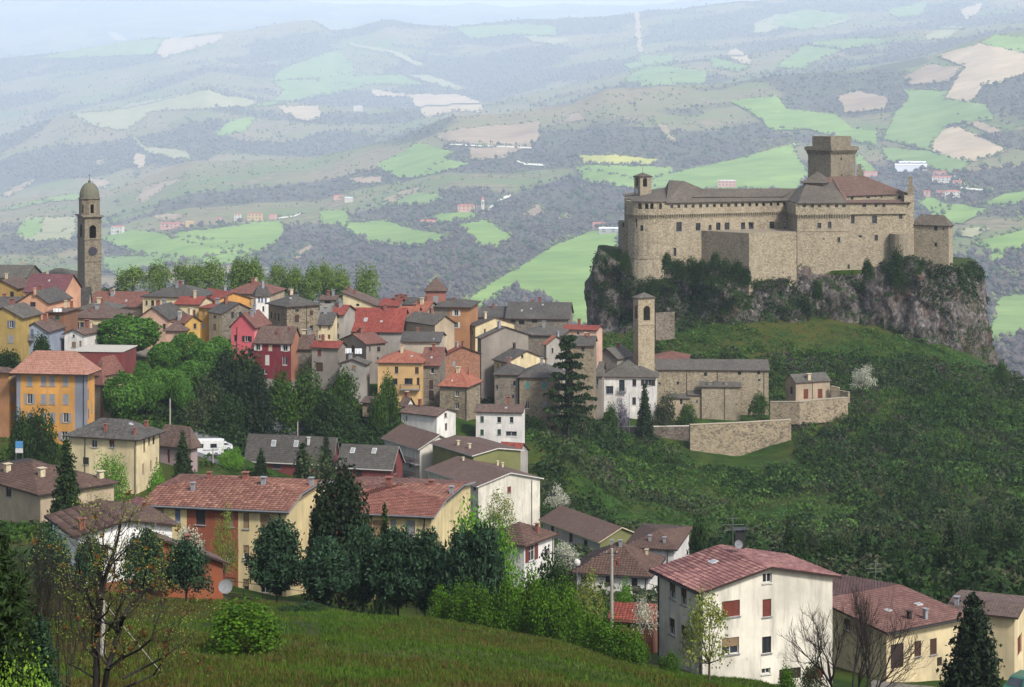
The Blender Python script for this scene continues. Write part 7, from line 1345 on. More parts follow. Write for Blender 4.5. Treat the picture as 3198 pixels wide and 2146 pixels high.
# ---------------------------------------------------------------- undergrowth on the slopes and the rock
FOOT = []
for o in bpy.data.objects:
    if o.parent is None and o.get('category') in ('house', 'apartment house', 'church', 'convent', 'outbuilding', 'shed', 'hut', 'chapel', 'church aisle'):
        for ch in o.children:
            if ch.name.startswith('wall') and len(ch.data.vertices):
                v = np.empty(len(ch.data.vertices) * 3, np.float32); ch.data.vertices.foreach_get('co', v); v = v.reshape(-1, 3); x = v[:, 0] + o.location.x; y = v[:, 1] + o.location.y; FOOT.append((x.min() - .5, x.max() + .5, y.min() - .8, y.max() + .5)); break
def free(X, Y):
    ok = np.ones(len(X), bool)
    for a, b, c, d in FOOT: ok &= ~((X > a) & (X < b) & (Y > c) & (Y < d))
    return ok
def scatter_bushes(name, label, n, reg, size, k, mat, seed, ls=.35, thr=None, hfac=.8, scale=28.):
    """mass of low leafy clumps; reg: list of (x0, x1, d0, d1) in columns and metres"""
    rg = np.random.default_rng(seed); ar = np.array([(b - a) * (d * d - c * c) for a, b, c, d in reg], float); i = rg.choice(len(reg), n, p=ar / ar.sum()); R = np.array(reg, float)[i]
    x = R[:, 0] + (R[:, 1] - R[:, 0]) * rg.random(n); d = np.sqrt(R[:, 2] ** 2 + (R[:, 3] ** 2 - R[:, 2] ** 2) * rg.random(n)); X = (x - CX) * d / F; ok = free(X, d)
    if thr is not None: ok &= fbm(X / scale, d / scale, 3, 77 + seed) > thr
    x, d, X = x[ok], d[ok], X[ok]; z = ground_px(x, d); s = rg.uniform(size[0], size[1], len(x)); m = len(x); u = rg.normal(size=(m * k, 3)); u /= np.linalg.norm(u, axis=1)[:, None]; u[:, 2] = np.abs(u[:, 2]); S = np.repeat(s, k)
    Pt = np.stack([np.repeat(X, k) + u[:, 0] * S, np.repeat(d, k) + u[:, 1] * S, np.repeat(z, k) + u[:, 2] * S * hfac], 1); V, FC = leaves(rg, Pt, u, 1.0, 1.2, .5, tri=True); c = np.repeat(Pt, 3, 0); V = c + (V - c) * (np.repeat(S, 3) * ls)[:, None]
    tag(npmesh(name, V, FC, mat), label, None, None, 'stuff')
SL = [(1500, 2120, 385, 450), (2120, 2500, 385, 432), (2500, 3350, 385, 452), (2480, 3350, 452, 520), (1900, 3350, 478, 515)]
scatter_bushes('undergrowth', 'dense green undergrowth on the castle slope', 5200, SL, (.4, 1.7), 56, leafm('slope_leaves', [rgb('223c12'), rgb('325418'), rgb('486c22'), rgb('546428')]), 1, .24, -.22); scatter_bushes('undergrowth', 'dark shrubs on the castle slope', 2400, SL, (.8, 2.8), 56, L_DKG, 2, .22, .06); scatter_bushes('undergrowth', 'greyish bare shrubs on the castle slope', 2400, SL, (.6, 2.0), 40, L_GREYT, 3, .22, .08)
scatter_bushes('undergrowth', 'fresh green herbs on the castle slope', 18000, [(1500, 2120, 330, 450), (2120, 2500, 330, 440), (2500, 3350, 330, 450), (2480, 3350, 450, 530), (1900, 3350, 478, 540)], (.2, .5), 10, leafm('herbs', [rgb('2c4a22'), rgb('40662e'), rgb('547c40'), rgb('3f5c2a')]), 4, .55, -.6, .5)
scatter_bushes('undergrowth', 'green scrub between the lower houses', 5200, [(-200, 3300, 180, 385)], (.3, 1.2), 20, L_BUSH, 5, .4, -.2); scatter_bushes('undergrowth', 'dark scrub in the wooded valley bottom', 1500, [(1700, 3400, 225, 390)], (.9, 3.0), 70, L_DKG, 6, .20, .0); scatter_bushes('undergrowth', 'mixed scrub in the wooded valley bottom', 1500, [(1700, 3400, 225, 400)], (.8, 2.8), 70, L_MIX, 7, .19, -.02); scatter_bushes('undergrowth', 'fresh green thickets in the wooded valley bottom', 900, [(1900, 3400, 235, 420)], (1.0, 3.0), 70, leafm('valley_leaves', [rgb('2c4718'), rgb('3f5e22'), rgb('56742e'), rgb('4a5a28')]), 14, .18, .05)
scatter_bushes('undergrowth', 'dark wood at the foot of the slope behind the near right houses', 420, [(2250, 3400, 225, 330)], (2.0, 4.6), 150, L_DKG, 21, .15, -.1, 1.2); scatter_bushes('undergrowth', 'budding wood at the foot of the slope behind the near right houses', 360, [(2250, 3400, 235, 350)], (1.8, 4.2), 140, L_MIX, 22, .14, -.1, 1.2)
scatter_bushes('undergrowth', 'tall dark thickets scattered on the castle slope', 150, SL, (1.3, 3.2), 150, L_DKG, 31, .15, .0, 1.3); scatter_bushes('undergrowth', 'tall budding thickets scattered on the castle slope', 160, SL, (1.2, 3.0), 140, L_MIX, 32, .15, .0, 1.3); scatter_bushes('undergrowth', 'tall fresh green thickets scattered on the castle slope', 110, SL, (1.2, 2.8), 140, L_BUSH, 33, .15, .0, 1.3)
scatter_bushes('undergrowth', 'shrubs on the grass below the castle rock', 700, [(1900, 3150, 505, 545)], (.5, 1.8), 50, leafm('slope_leaves', []), 23, .24, .0)
scatter_bushes('undergrowth', 'shrubs between the old town houses', 1500, [(-100, 780, 350, 400), (1030, 1800, 350, 400), (-100, 1750, 490, 530)], (.6, 1.7), 50, L_DKG, 8, .24, -.05); scatter_bushes('undergrowth', 'dark scrub in the park below the town', 800, [(480, 770, 352, 385), (1030, 1250, 352, 385)], (1.0, 2.6), 56, L_DKG, 9, .22)
scatter_bushes('undergrowth', 'dark hedge under the convent garden wall', 330, [(1620, 1925, 418, 452)], (1.2, 2.8), 60, L_DKG, 10, .24)
# plants clinging to the rock
def rock_plants(label, n, mat, seed, size, thr, k=20, ls=.36, left=0.0):
    rg = np.random.default_rng(seed); L, m, _ = ROCKV.shape; a = rg.integers(1, L - 3, n); b = rg.integers(0, 470, n); p = ROCKV[a, b]; q = ROCKV[a + 1, b]; flatn = 1 - np.clip((p[:, 2] - q[:, 2]) / (np.linalg.norm(p - q, axis=1) + 1e-6), 0, 1)
    nz = fbm(p[:, 0] / 9. + p[:, 2] / 6., p[:, 2] / 7., 3, seed); gr = ground_px(CX + p[:, 0] * F / p[:, 1], p[:, 1]); qx = CX + p[:, 0] * F / p[:, 1]; lx = np.clip((2430 - qx) / 120, 0, 1) * np.clip((qx - 1930) / 60, 0, 1); ok = ((nz + flatn * .7 + left * lx) > thr) & (p[:, 2] > gr - .5); p = p[ok]; s = rg.uniform(*size, len(p)); u = rg.normal(size=(len(p) * k, 3)); u /= np.linalg.norm(u, axis=1)[:, None]; S = np.repeat(s, k)
    Pt = np.repeat(p, k, 0) + u * S[:, None] * np.array([1, .9, .8]); V, FC = leaves(rg, Pt, u, 1.0, 1.2, .5, tri=True); c = np.repeat(Pt, 3, 0); V = c + (V - c) * (np.repeat(S, 3) * ls)[:, None]; tag(npmesh('undergrowth', V, FC, mat), label, None, None, 'stuff')
rock_plants('dark green scrub clinging to the castle rock', 9000, L_DKG, 11, (.4, 1.4), .24, left=.5); rock_plants('green grass and scrub on the castle rock ledges', 8000, L_BUSH, 12, (.25, .8), .24, left=.42); rock_plants('bare brown scrub on the castle rock', 2000, L_GREYT, 13, (.4, 1.2), .25)
# ---------------------------------------------------------------- meadow grass
def grass(label, n, mat, seed, h, thr, x0=-250, x1=2750, d0=62, d1=152, scale=14.):
    rg = np.random.default_rng(seed); x = rg.uniform(x0, x1, n); d = d0 * (d1 / d0) ** rg.random(n); X = (x - CX) * d / F; ok = free(X, d) & (fbm(X / scale, d / scale, 4, 5) * (1 if thr >= 0 else -1) > abs(thr) - .25)
    x, d, X = x[ok], d[ok], X[ok]; z = ground_px(x, d); k = 3; m = len(x) * k; B = np.repeat(np.stack([X, d, z], 1), k, 0) + np.concatenate([rg.normal(0, .09, (m, 2)), np.full((m, 1), -.02)], 1); a = rg.uniform(0, 6.283, m); w = rg.uniform(.02, .045, m); H = rg.uniform(h[0], h[1], m); ln = rg.normal(0, .35, (m, 2)) * H[:, None]
    V = np.stack([B + np.stack([np.cos(a) * w, np.sin(a) * w, 0 * a], 1), B - np.stack([np.cos(a) * w, np.sin(a) * w, 0 * a], 1), B + np.stack([ln[:, 0], ln[:, 1], H], 1)], 1).reshape(-1, 3); tag(npmesh('grass', V, np.arange(m * 3).reshape(-1, 3), mat), label, None, None, 'stuff')
G_G = leafm('grass_green', [rgb('2c420c'), rgb('425a14'), rgb('58701e')], .3); G_D = leafm('grass_dry', [rgb('403814'), rgb('564a22'), rgb('6a5c32'), rgb('3c4010')], .3)
grass('green grass of the meadow', 52000, G_G, 1, (.12, .30), .12); grass('dry brown grass of the meadow', 60000, G_D, 2, (.10, .30), -.08); grass('fresh grass strip along the meadow edge', 16000, G_G, 3, (.1, .25), .0, 1000, 2700, 105, 150, 60.)
# ================================================================ foreground plants, poles, cars and small things
def pw(r, x, y, d): return Vector(P(*px(r, x, y), d))
# bare sapling with dry seed heads, close to the camera
def sapling():
    d = 45.0; root = empty('sapling', pw('E', 800, 1568, d) - Vector((0, 0, 1.4))); tag(root, 'leafless sapling with brown seed heads close to the camera at left', 'tree'); rd = random.Random(12); segs, tips = [], []; off = root.location
    stems = [([(785, 1800), (790, 1400), (795, 1150), (805, 1000), (825, 850), (850, 700), (890, 580), (930, 470), (960, 360), (985, 240)], .085), ([(830, 1700), (880, 1420), (930, 1250), (965, 1100), (1010, 1000), (1060, 900), (1120, 850), (1170, 760), (1190, 620)], .07),
             ([(795, 1000), (745, 900), (720, 820), (690, 740), (650, 640), (640, 520)], .035), ([(825, 850), (820, 640), (850, 500), (840, 350), (860, 230)], .03), ([(965, 1100), (950, 980), (990, 880), (1000, 820), (1090, 760)], .03), ([(880, 1420), (1000, 1330), (1140, 1260), (1230, 1180), (1300, 980), (1360, 840)], .035), ([(790, 1330), (700, 1250), (640, 1080), (610, 950), (620, 880)], .025),
             ([(900, 1380), (850, 1300), (860, 1150), (920, 1050)], .022), ([(890, 580), (960, 520), (1040, 440), (1080, 380)], .02), ([(850, 700), (760, 560), (740, 420), (720, 330)], .02), ([(1000, 1500), (1150, 1420), (1330, 1330), (1480, 1220), (1540, 1180)], .03), ([(830, 1640), (1100, 1540), (1250, 1470), (1330, 1360)], .03), ([(780, 1500), (650, 1420), (560, 1380), (500, 1260)], .022)]
    for pts, r in stems:
        q = [pw('E', x, y, d + rd.uniform(-.4, .4)) - off for x, y in pts]; n = len(q)
        for i in range(n - 1):
            r0 = r * (1 - .75 * i / (n - 1)) + .006; r1 = r * (1 - .75 * (i + 1) / (n - 1)) + .006; segs.append((*q[i], *q[i + 1], r0, r1))
            if i > 0:
                for _ in range(3 if r < .04 else 2):
                    dv = (q[i + 1] - q[i]).normalized(); s = Vector((rd.gauss(0, 1), rd.gauss(0, .7), rd.gauss(0, .5))); grow_branch(rd, q[i].lerp(q[i + 1], rd.random()), dv * .6 + s.normalized() * .8, rd.uniform(.4, .9), max(.006, r1 * .45), 2, segs, tips, (1, 2), .2, .12, .6, .6)
    S = np.array(segs); th = S[:, 6] > .018; V, FC = tubes(S[th], 7); npmesh('trunk', V, FC, barkm(rgb('231e1a')), root); V, FC = tubes(S[~th], 4); npmesh('twigs', V, FC, barkm(rgb('231e1a')), root)
    rg = np.random.default_rng(4); T = np.array(tips); c = T[rg.choice(len(T), min(70, len(T)), replace=False)]; Pt = np.repeat(c, 16, 0) + rg.normal(0, .028, (len(c) * 16, 3)); V, FC = leaves(rg, Pt, rg.normal(size=Pt.shape), .06); npmesh('seed_heads', V, FC, L_BROWN, root); tag(root.children[-1], kind='stuff')
    Pt = np.repeat(T, 3, 0) + rg.normal(0, .06, (len(T) * 3, 3)); V, FC = leaves(rg, Pt, rg.normal(size=Pt.shape), .035); npmesh('buds', V, FC, L_OLIVE, root); tag(root.children[-1], kind='stuff')
sapling()
conifer('nearspruce', L_SPR, 131, 6, 1.55, 9000, .07, 22, .22, .1, elong=3.6, power=.6, ragged=.5); PSIZE['nearspruce'] = (6, 1.55); conifer('nearspruce2', L_BLUE, 133, 6, 1.5, 12000, .08, 26, .22, .1, elong=3.2, power=.7, ragged=.35); PSIZE['nearspruce2'] = (6, 1.5)
plant('nearspruce', 'dark spruce close to the camera at the left edge', 'E', 20, 260, 430, 40); plant('nearspruce2', 'blue green spruce at the bottom left below the dark one', 'E', 330, 980, 260, 42)
broad('nearmaple', L_YG, 140, 2.2, 1.3, .0, 30, 1700, .085, inner=.2, tr=.03, limbs=8); PSIZE['nearmaple'] = (2.2, 1.3); plant('nearmaple', 'fresh yellow green leaves of a young maple at the bottom left corner', 'E', 200, 1300, 280, 36, 'maple', 'bush')
plant('bare', 'tangled leafless shrub at the left edge close to the camera', 'E', 120, 130, 330, 46, 'shrub', 'bush'); plant('bare', 'leafless twiggy shrub behind the bare sapling', 'E', 480, 420, 240, 50, 'shrub', 'bush')
CONC = flat(rgb('a8a196'), .9)
def pole(label, r, x, ytop, d, rad=.13, arm=True, name='utility_pole', cat='pole', mat=None):
    p = pw(r, x, ytop, d); g = float(ground_px(px(r, x, 0)[0], d)); o = empty(name, (p.x, p.y, g)); tag(o, label, cat); MB().tube((p.x, p.y, g - .5), p, rad * 1.25, rad, 8).build('shaft', mat or CONC, o)
    if arm: MB().box((p.x, p.y, p.z - .45), 1.1, .08, .09).build('crossarm', IRON, o); [MB().tube((p.x + s, p.y, p.z - .36), (p.x + s, p.y, p.z - .2), .04, .03, 6).build('insulator', WHITEP, o) for s in (-.45, .45)]
    return p
p0 = pole('concrete utility pole behind the bare sapling at bottom left', 'E', 838, 865, 87, .11, False)
def wire(label, a, b, sag=.4, r=.02, name='wire', mat=IRON):
    a, b = Vector(a), Vector(b); n = 12; q = [a.lerp(b, i / n) - Vector((0, 0, sag * 4 * (i / n) * (1 - i / n))) for i in range(n + 1)]; S = [(*q[i], *q[i + 1], r, r) for i in range(n)]; V, FC = tubes(S, 4); tag(npmesh(name, V, FC, mat), label, 'cable')
g = on_ground(px('E', 1330, 0)[0], 80); wire('pale stay cable running down from the pole at bottom left', p0, g, .0, .022, 'stay_cable', CONC)
p1 = pole('concrete utility pole in front of the dark brown hipped roof', 'O', 1475, 430, 168, .13); p2 = pole('short concrete pole beside the white house', 'O', 957, 435, 178, .12); p3 = pw('I', 440, 660, 152)
wire('overhead cable between the two concrete poles', p1 - Vector((0, 0, .3)), p2 - Vector((0, 0, .2)), .5); wire('overhead cable from the concrete pole to the cream house', p1 - Vector((0, 0, .6)), p3, .5)
p4 = pole('thin pole beside the parked white car', 'D', 1738, 1050, 330, .1, False); p5 = pole('thin pole beside the dark parked cars', 'F', 600, 175, 362, .1, False); pole('tall thin pole in front of the plane trees', 'D', 1388, 640, 350, .12, False); pole('thin pole in the convent garden', 'C', 1738, 990, 448, .07, False, mat=ZINC); wire('cable between the poles beside the car park', p4, p5, .6)
# street lamp
p = pw('O', 1190, 575, 166); g = float(ground_px(px('O', 1190, 0)[0], 166)); o = empty('street_lamp', (p.x, p.y, g)); tag(o, 'street lamp with white globe beside the yellow green bush tree', 'street lamp'); MB().tube((p.x, p.y, g), p, .06, .045, 8).build('post', ZINC, o); MB().lathe((p.x, p.y, p.z), [(.08, 0), (.24, .12), (.3, .32), (.24, .52), (.08, .62)], 12).build('lamp_shade', WHITEP, o, True)
# aerial and dish on the large cream house, aerials elsewhere
def aerial(label, r, x, ybot, ytop, d):
    a, b = pw(r, x, ybot, d), pw(r, x, ytop, d); o = empty('tv_aerial', a); tag(o, label, 'aerial'); m = MB(); m.tube(a - Vector((0, 0, .3)), b, .03, .025, 6); m.build('mast', ZINC, o); m = MB()
    for k, w in ((.12, .5), (.3, .9), (.45, .7)):
        q = b.lerp(a, k); m.tube(q - Vector((w, 0, 0)), q + Vector((w, .2, 0)), .015, .015, 4)
    tag(m.build('antenna_rods', ZINC, o), kind='stuff')
aerial('tall tv aerial on the rose roof of the large cream house', 'I', 1117, 335, 20, 156); dish(*px('I', 1165, 290), 157, .36, 'small satellite dish on the rose roof', .5); aerial('tv aerial on the roof of the white gabled row house', 'G', 55, 440, 240, 345)
MB().box((0, 0, 0), .1, .1, .1)
hh = H['near']; hit = roof_hit(hh['polys'], *px('I', 1180, 325))
if hit: chimney(hh['roof'], hit[1], .7, 1.5, IRON)
aerial('thin tv aerial in front of the broad dark conifers', 'J', 815, 660, 440, 172)
# ---------------------------------------------------------------- vehicles
def car(label, x, y, d, col, yaw=0.0, L=4.2, Wd=1.7, Hh=1.45, est=False, name='parked_car', zoff=0):
    g = on_ground(x, d); o = empty(name, (g[0], g[1], g[2] + .05 + zoff)); o.rotation_euler = (0, 0, yaw); tag(o, label, 'car'); pm = flat(col, .3, .5); me_off = Vector(o.location)
    def at(m, nm, mt): ob = m.build(nm, mt); ob.parent = o; return ob
    prof = [(-.5, .22), (-.5, .50), (-.47, .60), (-.30, .63), (-.17, .95), (.0, 1.0), (.26, 1.0) if not est else (.40, 1.0), (.40, .68) if not est else (.485, .68), (.49, .62), (.5, .45), (.5, .22)]
    body = [(-.5, .2), (-.5, .5), (-.47, .6), (-.3, .635), (.42 if not est else .46, .64), (.49, .62), (.5, .45), (.5, .2)]; cabin = [(-.31, .62), (-.165, .96), (-.1, 1.0), (.24 if not est else .38, 1.0), (.41 if not est else .465, .62)]
    def ext(pr, w0, w1):
        m = MB(); n = len(pr); zmin = min(z for _, z in pr); zmax = max(z for _, z in pr); W = lambda z: w0 + (w1 - w0) * (z - zmin) / (zmax - zmin); l = [(a * L, -W(z) / 2, z * Hh) for a, z in pr]; rr = [(a * L, W(z) / 2, z * Hh) for a, z in pr]
        for i in range(n): j = (i + 1) % n; m.face([l[i], rr[i], rr[j], l[j]])
        m.face(l); m.face(rr[::-1]); return m
    at(ext(body, Wd, Wd * .98), 'body', pm); at(ext(cabin, Wd * .96, Wd * .76), 'cabin', pm)
    for s in (-1, 1):
        m = MB(); y0 = s * (Wd * .47); y1 = s * (Wd * .405); q = [(-.27 * L, y0, .66 * Hh), (.36 * L if not est else .42 * L, y0, .66 * Hh), (.25 * L if not est else .36 * L, y1, .94 * Hh), (-.155 * L, y1, .94 * Hh)]; m.face(q if s < 0 else q[::-1]); at(m, 'side_window', glassm())
    m = MB(); m.face([(-.305 * L - .02, .4 * Wd, .645 * Hh), (-.305 * L - .02, -.4 * Wd, .645 * Hh), (-.17 * L - .02, -.35 * Wd, .95 * Hh), (-.17 * L - .02, .35 * Wd, .95 * Hh)]); at(m, 'windscreen', glassm())
    for a in (-.31, .31):
        for s in (-1, 1): m = MB(); m.tube((a * L, s * Wd * .42, .31), (a * L, s * Wd * .505, .31), .31, .31, 12); w_ = at(m, 'wheel', IRON); m = MB(); m.tube((a * L, s * Wd * .506, .31), (a * L, s * Wd * .512, .31), .17, .17, 10); rm = m.build('rim', PLATE); rm.parent = w_
    for s in (-1, 1): m = MB(); m.box((-.5 * L - .01, s * Wd * .36, .46 * Hh), .04, .3, .12); at(m, 'headlight', WHITEP)
    return o
def carp(label, r, x, y, d0, d1, col, yaw, **k): sx, sy = px(r, x, y); return car(label, sx, sy, gd(sx, sy, d0, d1), col, yaw, **k)
WHC = (.75, .75, .75); carp('white estate car parked beside the motor caravan', 'D', 1705, 1105, 325, 372, WHC, .1, est=True)
o = carp('white car partly hidden behind the estate car', 'D', 1800, 1062, 335, 378, WHC, .3)
carp('dark blue car parked nearest the pale cars', 'F', 690, 262, 340, 388, (.03, .04, .07), .25); carp('dark grey car parked second in the row', 'F', 650, 222, 350, 396, (.06, .065, .075), .2); carp('dark van like car at the back of the parking row', 'F', 545, 188, 355, 402, (.05, .055, .06), .2, est=True, Hh=1.7); carp('pale silver car under the dark trees', 'F', 455, 262, 340, 388, (.5, .51, .53), .15); carp('white car under the dark trees left of the silver one', 'F', 395, 245, 345, 392, WHC, .1)
carp('white small car at the bottom right beside the terrace', 'J', 1600, 1565, 140, 166, (.7, .72, .75), 1.0, L=3.6); carp('dark green van at the bottom right corner', 'J', 2115, 1560, 140, 166, (.02, .12, .08), .9, est=True, Hh=1.8)
# motor caravan
sx, sy = px('D', 1690, 1062); d = gd(sx, sy + 20, 335, 376); g = on_ground(sx, d); o = empty('motor_caravan', (g[0], g[1], g[2])); tag(o, 'white motor caravan parked behind the estate car', 'camper van'); o.rotation_euler = (0, 0, .1)
m = MB(); m.box((0, 0, .45), 5.8, 2.1, 2.1); b = m.build('body', flat((.78, .77, .74), .5)); b.parent = o; m = MB(); m.box((.2, 0, 2.55), 4.6, 1.9, .12); b = m.build('roof', flat((.78, .77, .74), .5)); b.parent = o
for x, w_ in ((-1.3, 1.5), (1.2, 1.1)): m = MB(); m.box((x, -1.06, 1.35), w_, .04, .7); b = m.build('window', glassm()); b.parent = o
for x in (-1.9, 1.7):
    for y in (-1, 1): m = MB(); m.tube((x, y * .85, .34), (x, y * 1.06, .34), .34, .34, 12); b = m.build('wheel', IRON); b.parent = o
# roadside board
p = on_ground(60, 285); o = empty('notice_board', p); tag(o, 'blue and white notice board on posts beside the road', 'sign'); zt = ZY(1378, 285); MB().box((p[0], p[1], zt - 1.0), 1.1, .08, 1.0).build('board', flat(rgb('4a86b5')), o); MB().box((p[0], p[1], zt - 1.75), 1.1, .08, .7).build('board', flat(rgb('c9c4c0')), o)
for s in (-.5, .5): MB().tube((p[0] + s, p[1] + .08, p[2]), (p[0] + s, p[1] + .08, zt), .04, .04, 6).build('post', ZINC, o)
# laundry
def laundry(label, r, x0, x1, y0, y1, d):
    a, b = pw(r, x0, y0, d), pw(r, x1, y0, d); h = (y1 - y0) * REG[r][2] * d / F; o = empty('laundry', a); tag(o, label, 'laundry'); n = 8; m = MB()
    for i in range(n):
        u, v = a.lerp(b, i / n), a.lerp(b, (i + 1) / n); k0, k1 = .12 * math.sin(i * 1.9), .12 * math.sin((i + 1) * 1.9); m.face([u + Vector((0, k0, -h)), v + Vector((0, k1, -h)), v, u])
    m.build('sheet', flat((.85, .85, .85)), o); MB().tube(a - Vector((.4, 0, 0)), b + Vector((.4, 0, 0)), .015, .015, 4).build('line', IRON, o)
laundry('white sheet hanging at the left of the laundry terrace', 'B', 990, 1040, 882, 925, 398); laundry('white sheet hanging at the right of the laundry terrace', 'B', 1068, 1125, 884, 928, 398); laundry('white washing on the balcony beside the salmon house', 'A', 435, 505, 1210, 1240, 386)
# ---------------------------------------------------------------- roads, lanes, terrace
ASPH = plaster(rgb('6a6a6c'), .3); PAVE = stone(rgb('7a736a'), rgb('5f5952'), rgb('8a837a'), 3.0)
def sheet(name, xs, ds, mat, lift=.06): tag(grid_mesh(name, np.linspace(xs[0], xs[1], 60), np.linspace(ds[0], ds[1], 40), lambda x, d: ground_px(x, d) + lift, mat), kind='structure')
sheet('road', (-500, 105), (272, 300), ASPH); sheet('town_pavement', (-300, 1150), (398, 500), PAVE, .08); sheet('town_pavement', (1180, 1640), (398, 480), PAVE, .08); sheet('car_park', (800, 1020), (352, 390), ASPH, .07); sheet('car_park', (560, 720), (330, 368), ASPH, .07); sheet('terrace_paving', (2720, 3020), (150, 166), PAVE, .1)
# railing along the terrace and the fence behind the cedars
def fence(label, pts, h, step, mat, name='railing'):
    q = [Vector(on_ground(*p)) for p in pts]; o = empty(name, q[0]); tag(o, label, 'railing' if name == 'railing' else 'fence')
    for a, b in zip(q, q[1:]):
        n = max(1, int((b - a).length / step)); r = MB()
        for k in (.15, .95): r.tube(a + Vector((0, 0, h * k)), b + Vector((0, 0, h * k)), .025, .025, 4).build('rail', mat, o); r = MB()
        for i in range(n + 1): c = a.lerp(b, i / n); c.z = float(gz(c.x, c.y)); MB().tube((c.x, c.y, c.z), (c.x, c.y, c.z + h), .02, .02, 4).build('post', mat, o)
fence('iron railing along the terrace of the low cream house', [(2790, 149), (2900, 150), (3010, 151)], 1.0, .9, IRON); fence('dark wire fence behind the row of cedars', [(700, 160), (1000, 160.5), (1300, 159), (1450, 157)], 1.3, 1.6, IRON, 'fence')
# terrace furniture
def gtable(label, x, d):
    g = Vector(on_ground(x, d)) + Vector((0, 0, .1)); o = empty('garden_table', g); tag(o, label, 'table'); MB().box((g.x, g.y, g.z + .7), 1.4, .8, .05).build('tabletop', DKBROWN, o)
    for i, j in ((-.6, -.3), (.6, -.3), (.6, .3), (-.6, .3)): MB().box((g.x + i, g.y + j, g.z), .06, .06, .7).build('leg', DKBROWN, o)
gtable('dark garden table on the terrace of the low cream house', 2880, 156); 
# ---------------------------------------------------------------- far villages
F_W = field_mat(rgb('b8b0a4'), rgb('c9c2b6')); F_R = field_mat(rgb('a05a4c'), rgb('b06a58')); F_Y = field_mat(rgb('b89868'), rgb('c5a678')); F_P = field_mat(rgb('b88a7c'), rgb('c4998a')); F_S = field_mat(rgb('c9cbd0'), rgb('dadce0'))
FW = []
def far_house(label, x, y, wpx, hpx, wm, rm, rt='gable', dep=None, nwin=0, rise=.32, th=.15):
    """x, y: middle of the front wall's foot"""
    d = hill_hit([x], [y])[0]
    if not np.isfinite(d): return
    d *= .995; s = d / F; W_, Hh = wpx * s, hpx * s; D = dep or W_ * .6; c = Vector(P(x, y, d)); o = empty('farmhouse', (c.x, c.y, c.z - 3)); tag(o, label, 'house'); a = Vector((-math.cos(th), math.sin(th))); b = Vector((math.sin(th), math.cos(th))); C = Vector((c.x, c.y)) - a * W_ / 2; A = C + a * W_; zb, ze = c.z - 4, c.z + Hh; m = MB(); zr = ze + D * rise * .5
    holes = []; cols = max(1, nwin)
    if nwin:
        for i in range(nwin):
            for j in range(2): u = W_ * (i + .5) / nwin; z = c.z + Hh * (.2 + .48 * j); holes.append((u - W_ / nwin * .16, u + W_ / nwin * .16, z, z + Hh * .2))
    Dd = C + b * D; E = A + b * D; tri = [(0, ze), (D / 2, zr), (D, ze)]
    wall_face(m, A, -a, W_, zb, [(0, ze), (W_, ze)], holes, .4); wall_face(m, C, b, D, zb, tri, []); wall_face(m, Dd, a, W_, zb, [(0, ze), (W_, ze)], []); wall_face(m, E, -b, D, zb, tri, []); m.build('wall', wm, o)
    n = Vector((-a.y, a.x)) * -1; t = -a; nn = Vector((t[1], -t[0]))
    for s0, s1, z0, z1 in holes:
        q = lambda u, z: (A.x + t.x * u - nn.x * .38, A.y + t.y * u - nn.y * .38, z); w2 = MB(); w2.face([q(s0, z0), q(s1, z0), q(s1, z1), q(s0, z1)]); w2.build('window', glassm(), o)
    roof_build(o, roof_shape(C, a, b, W_, D, ze, zr, rt, .6), rm, None, .5)
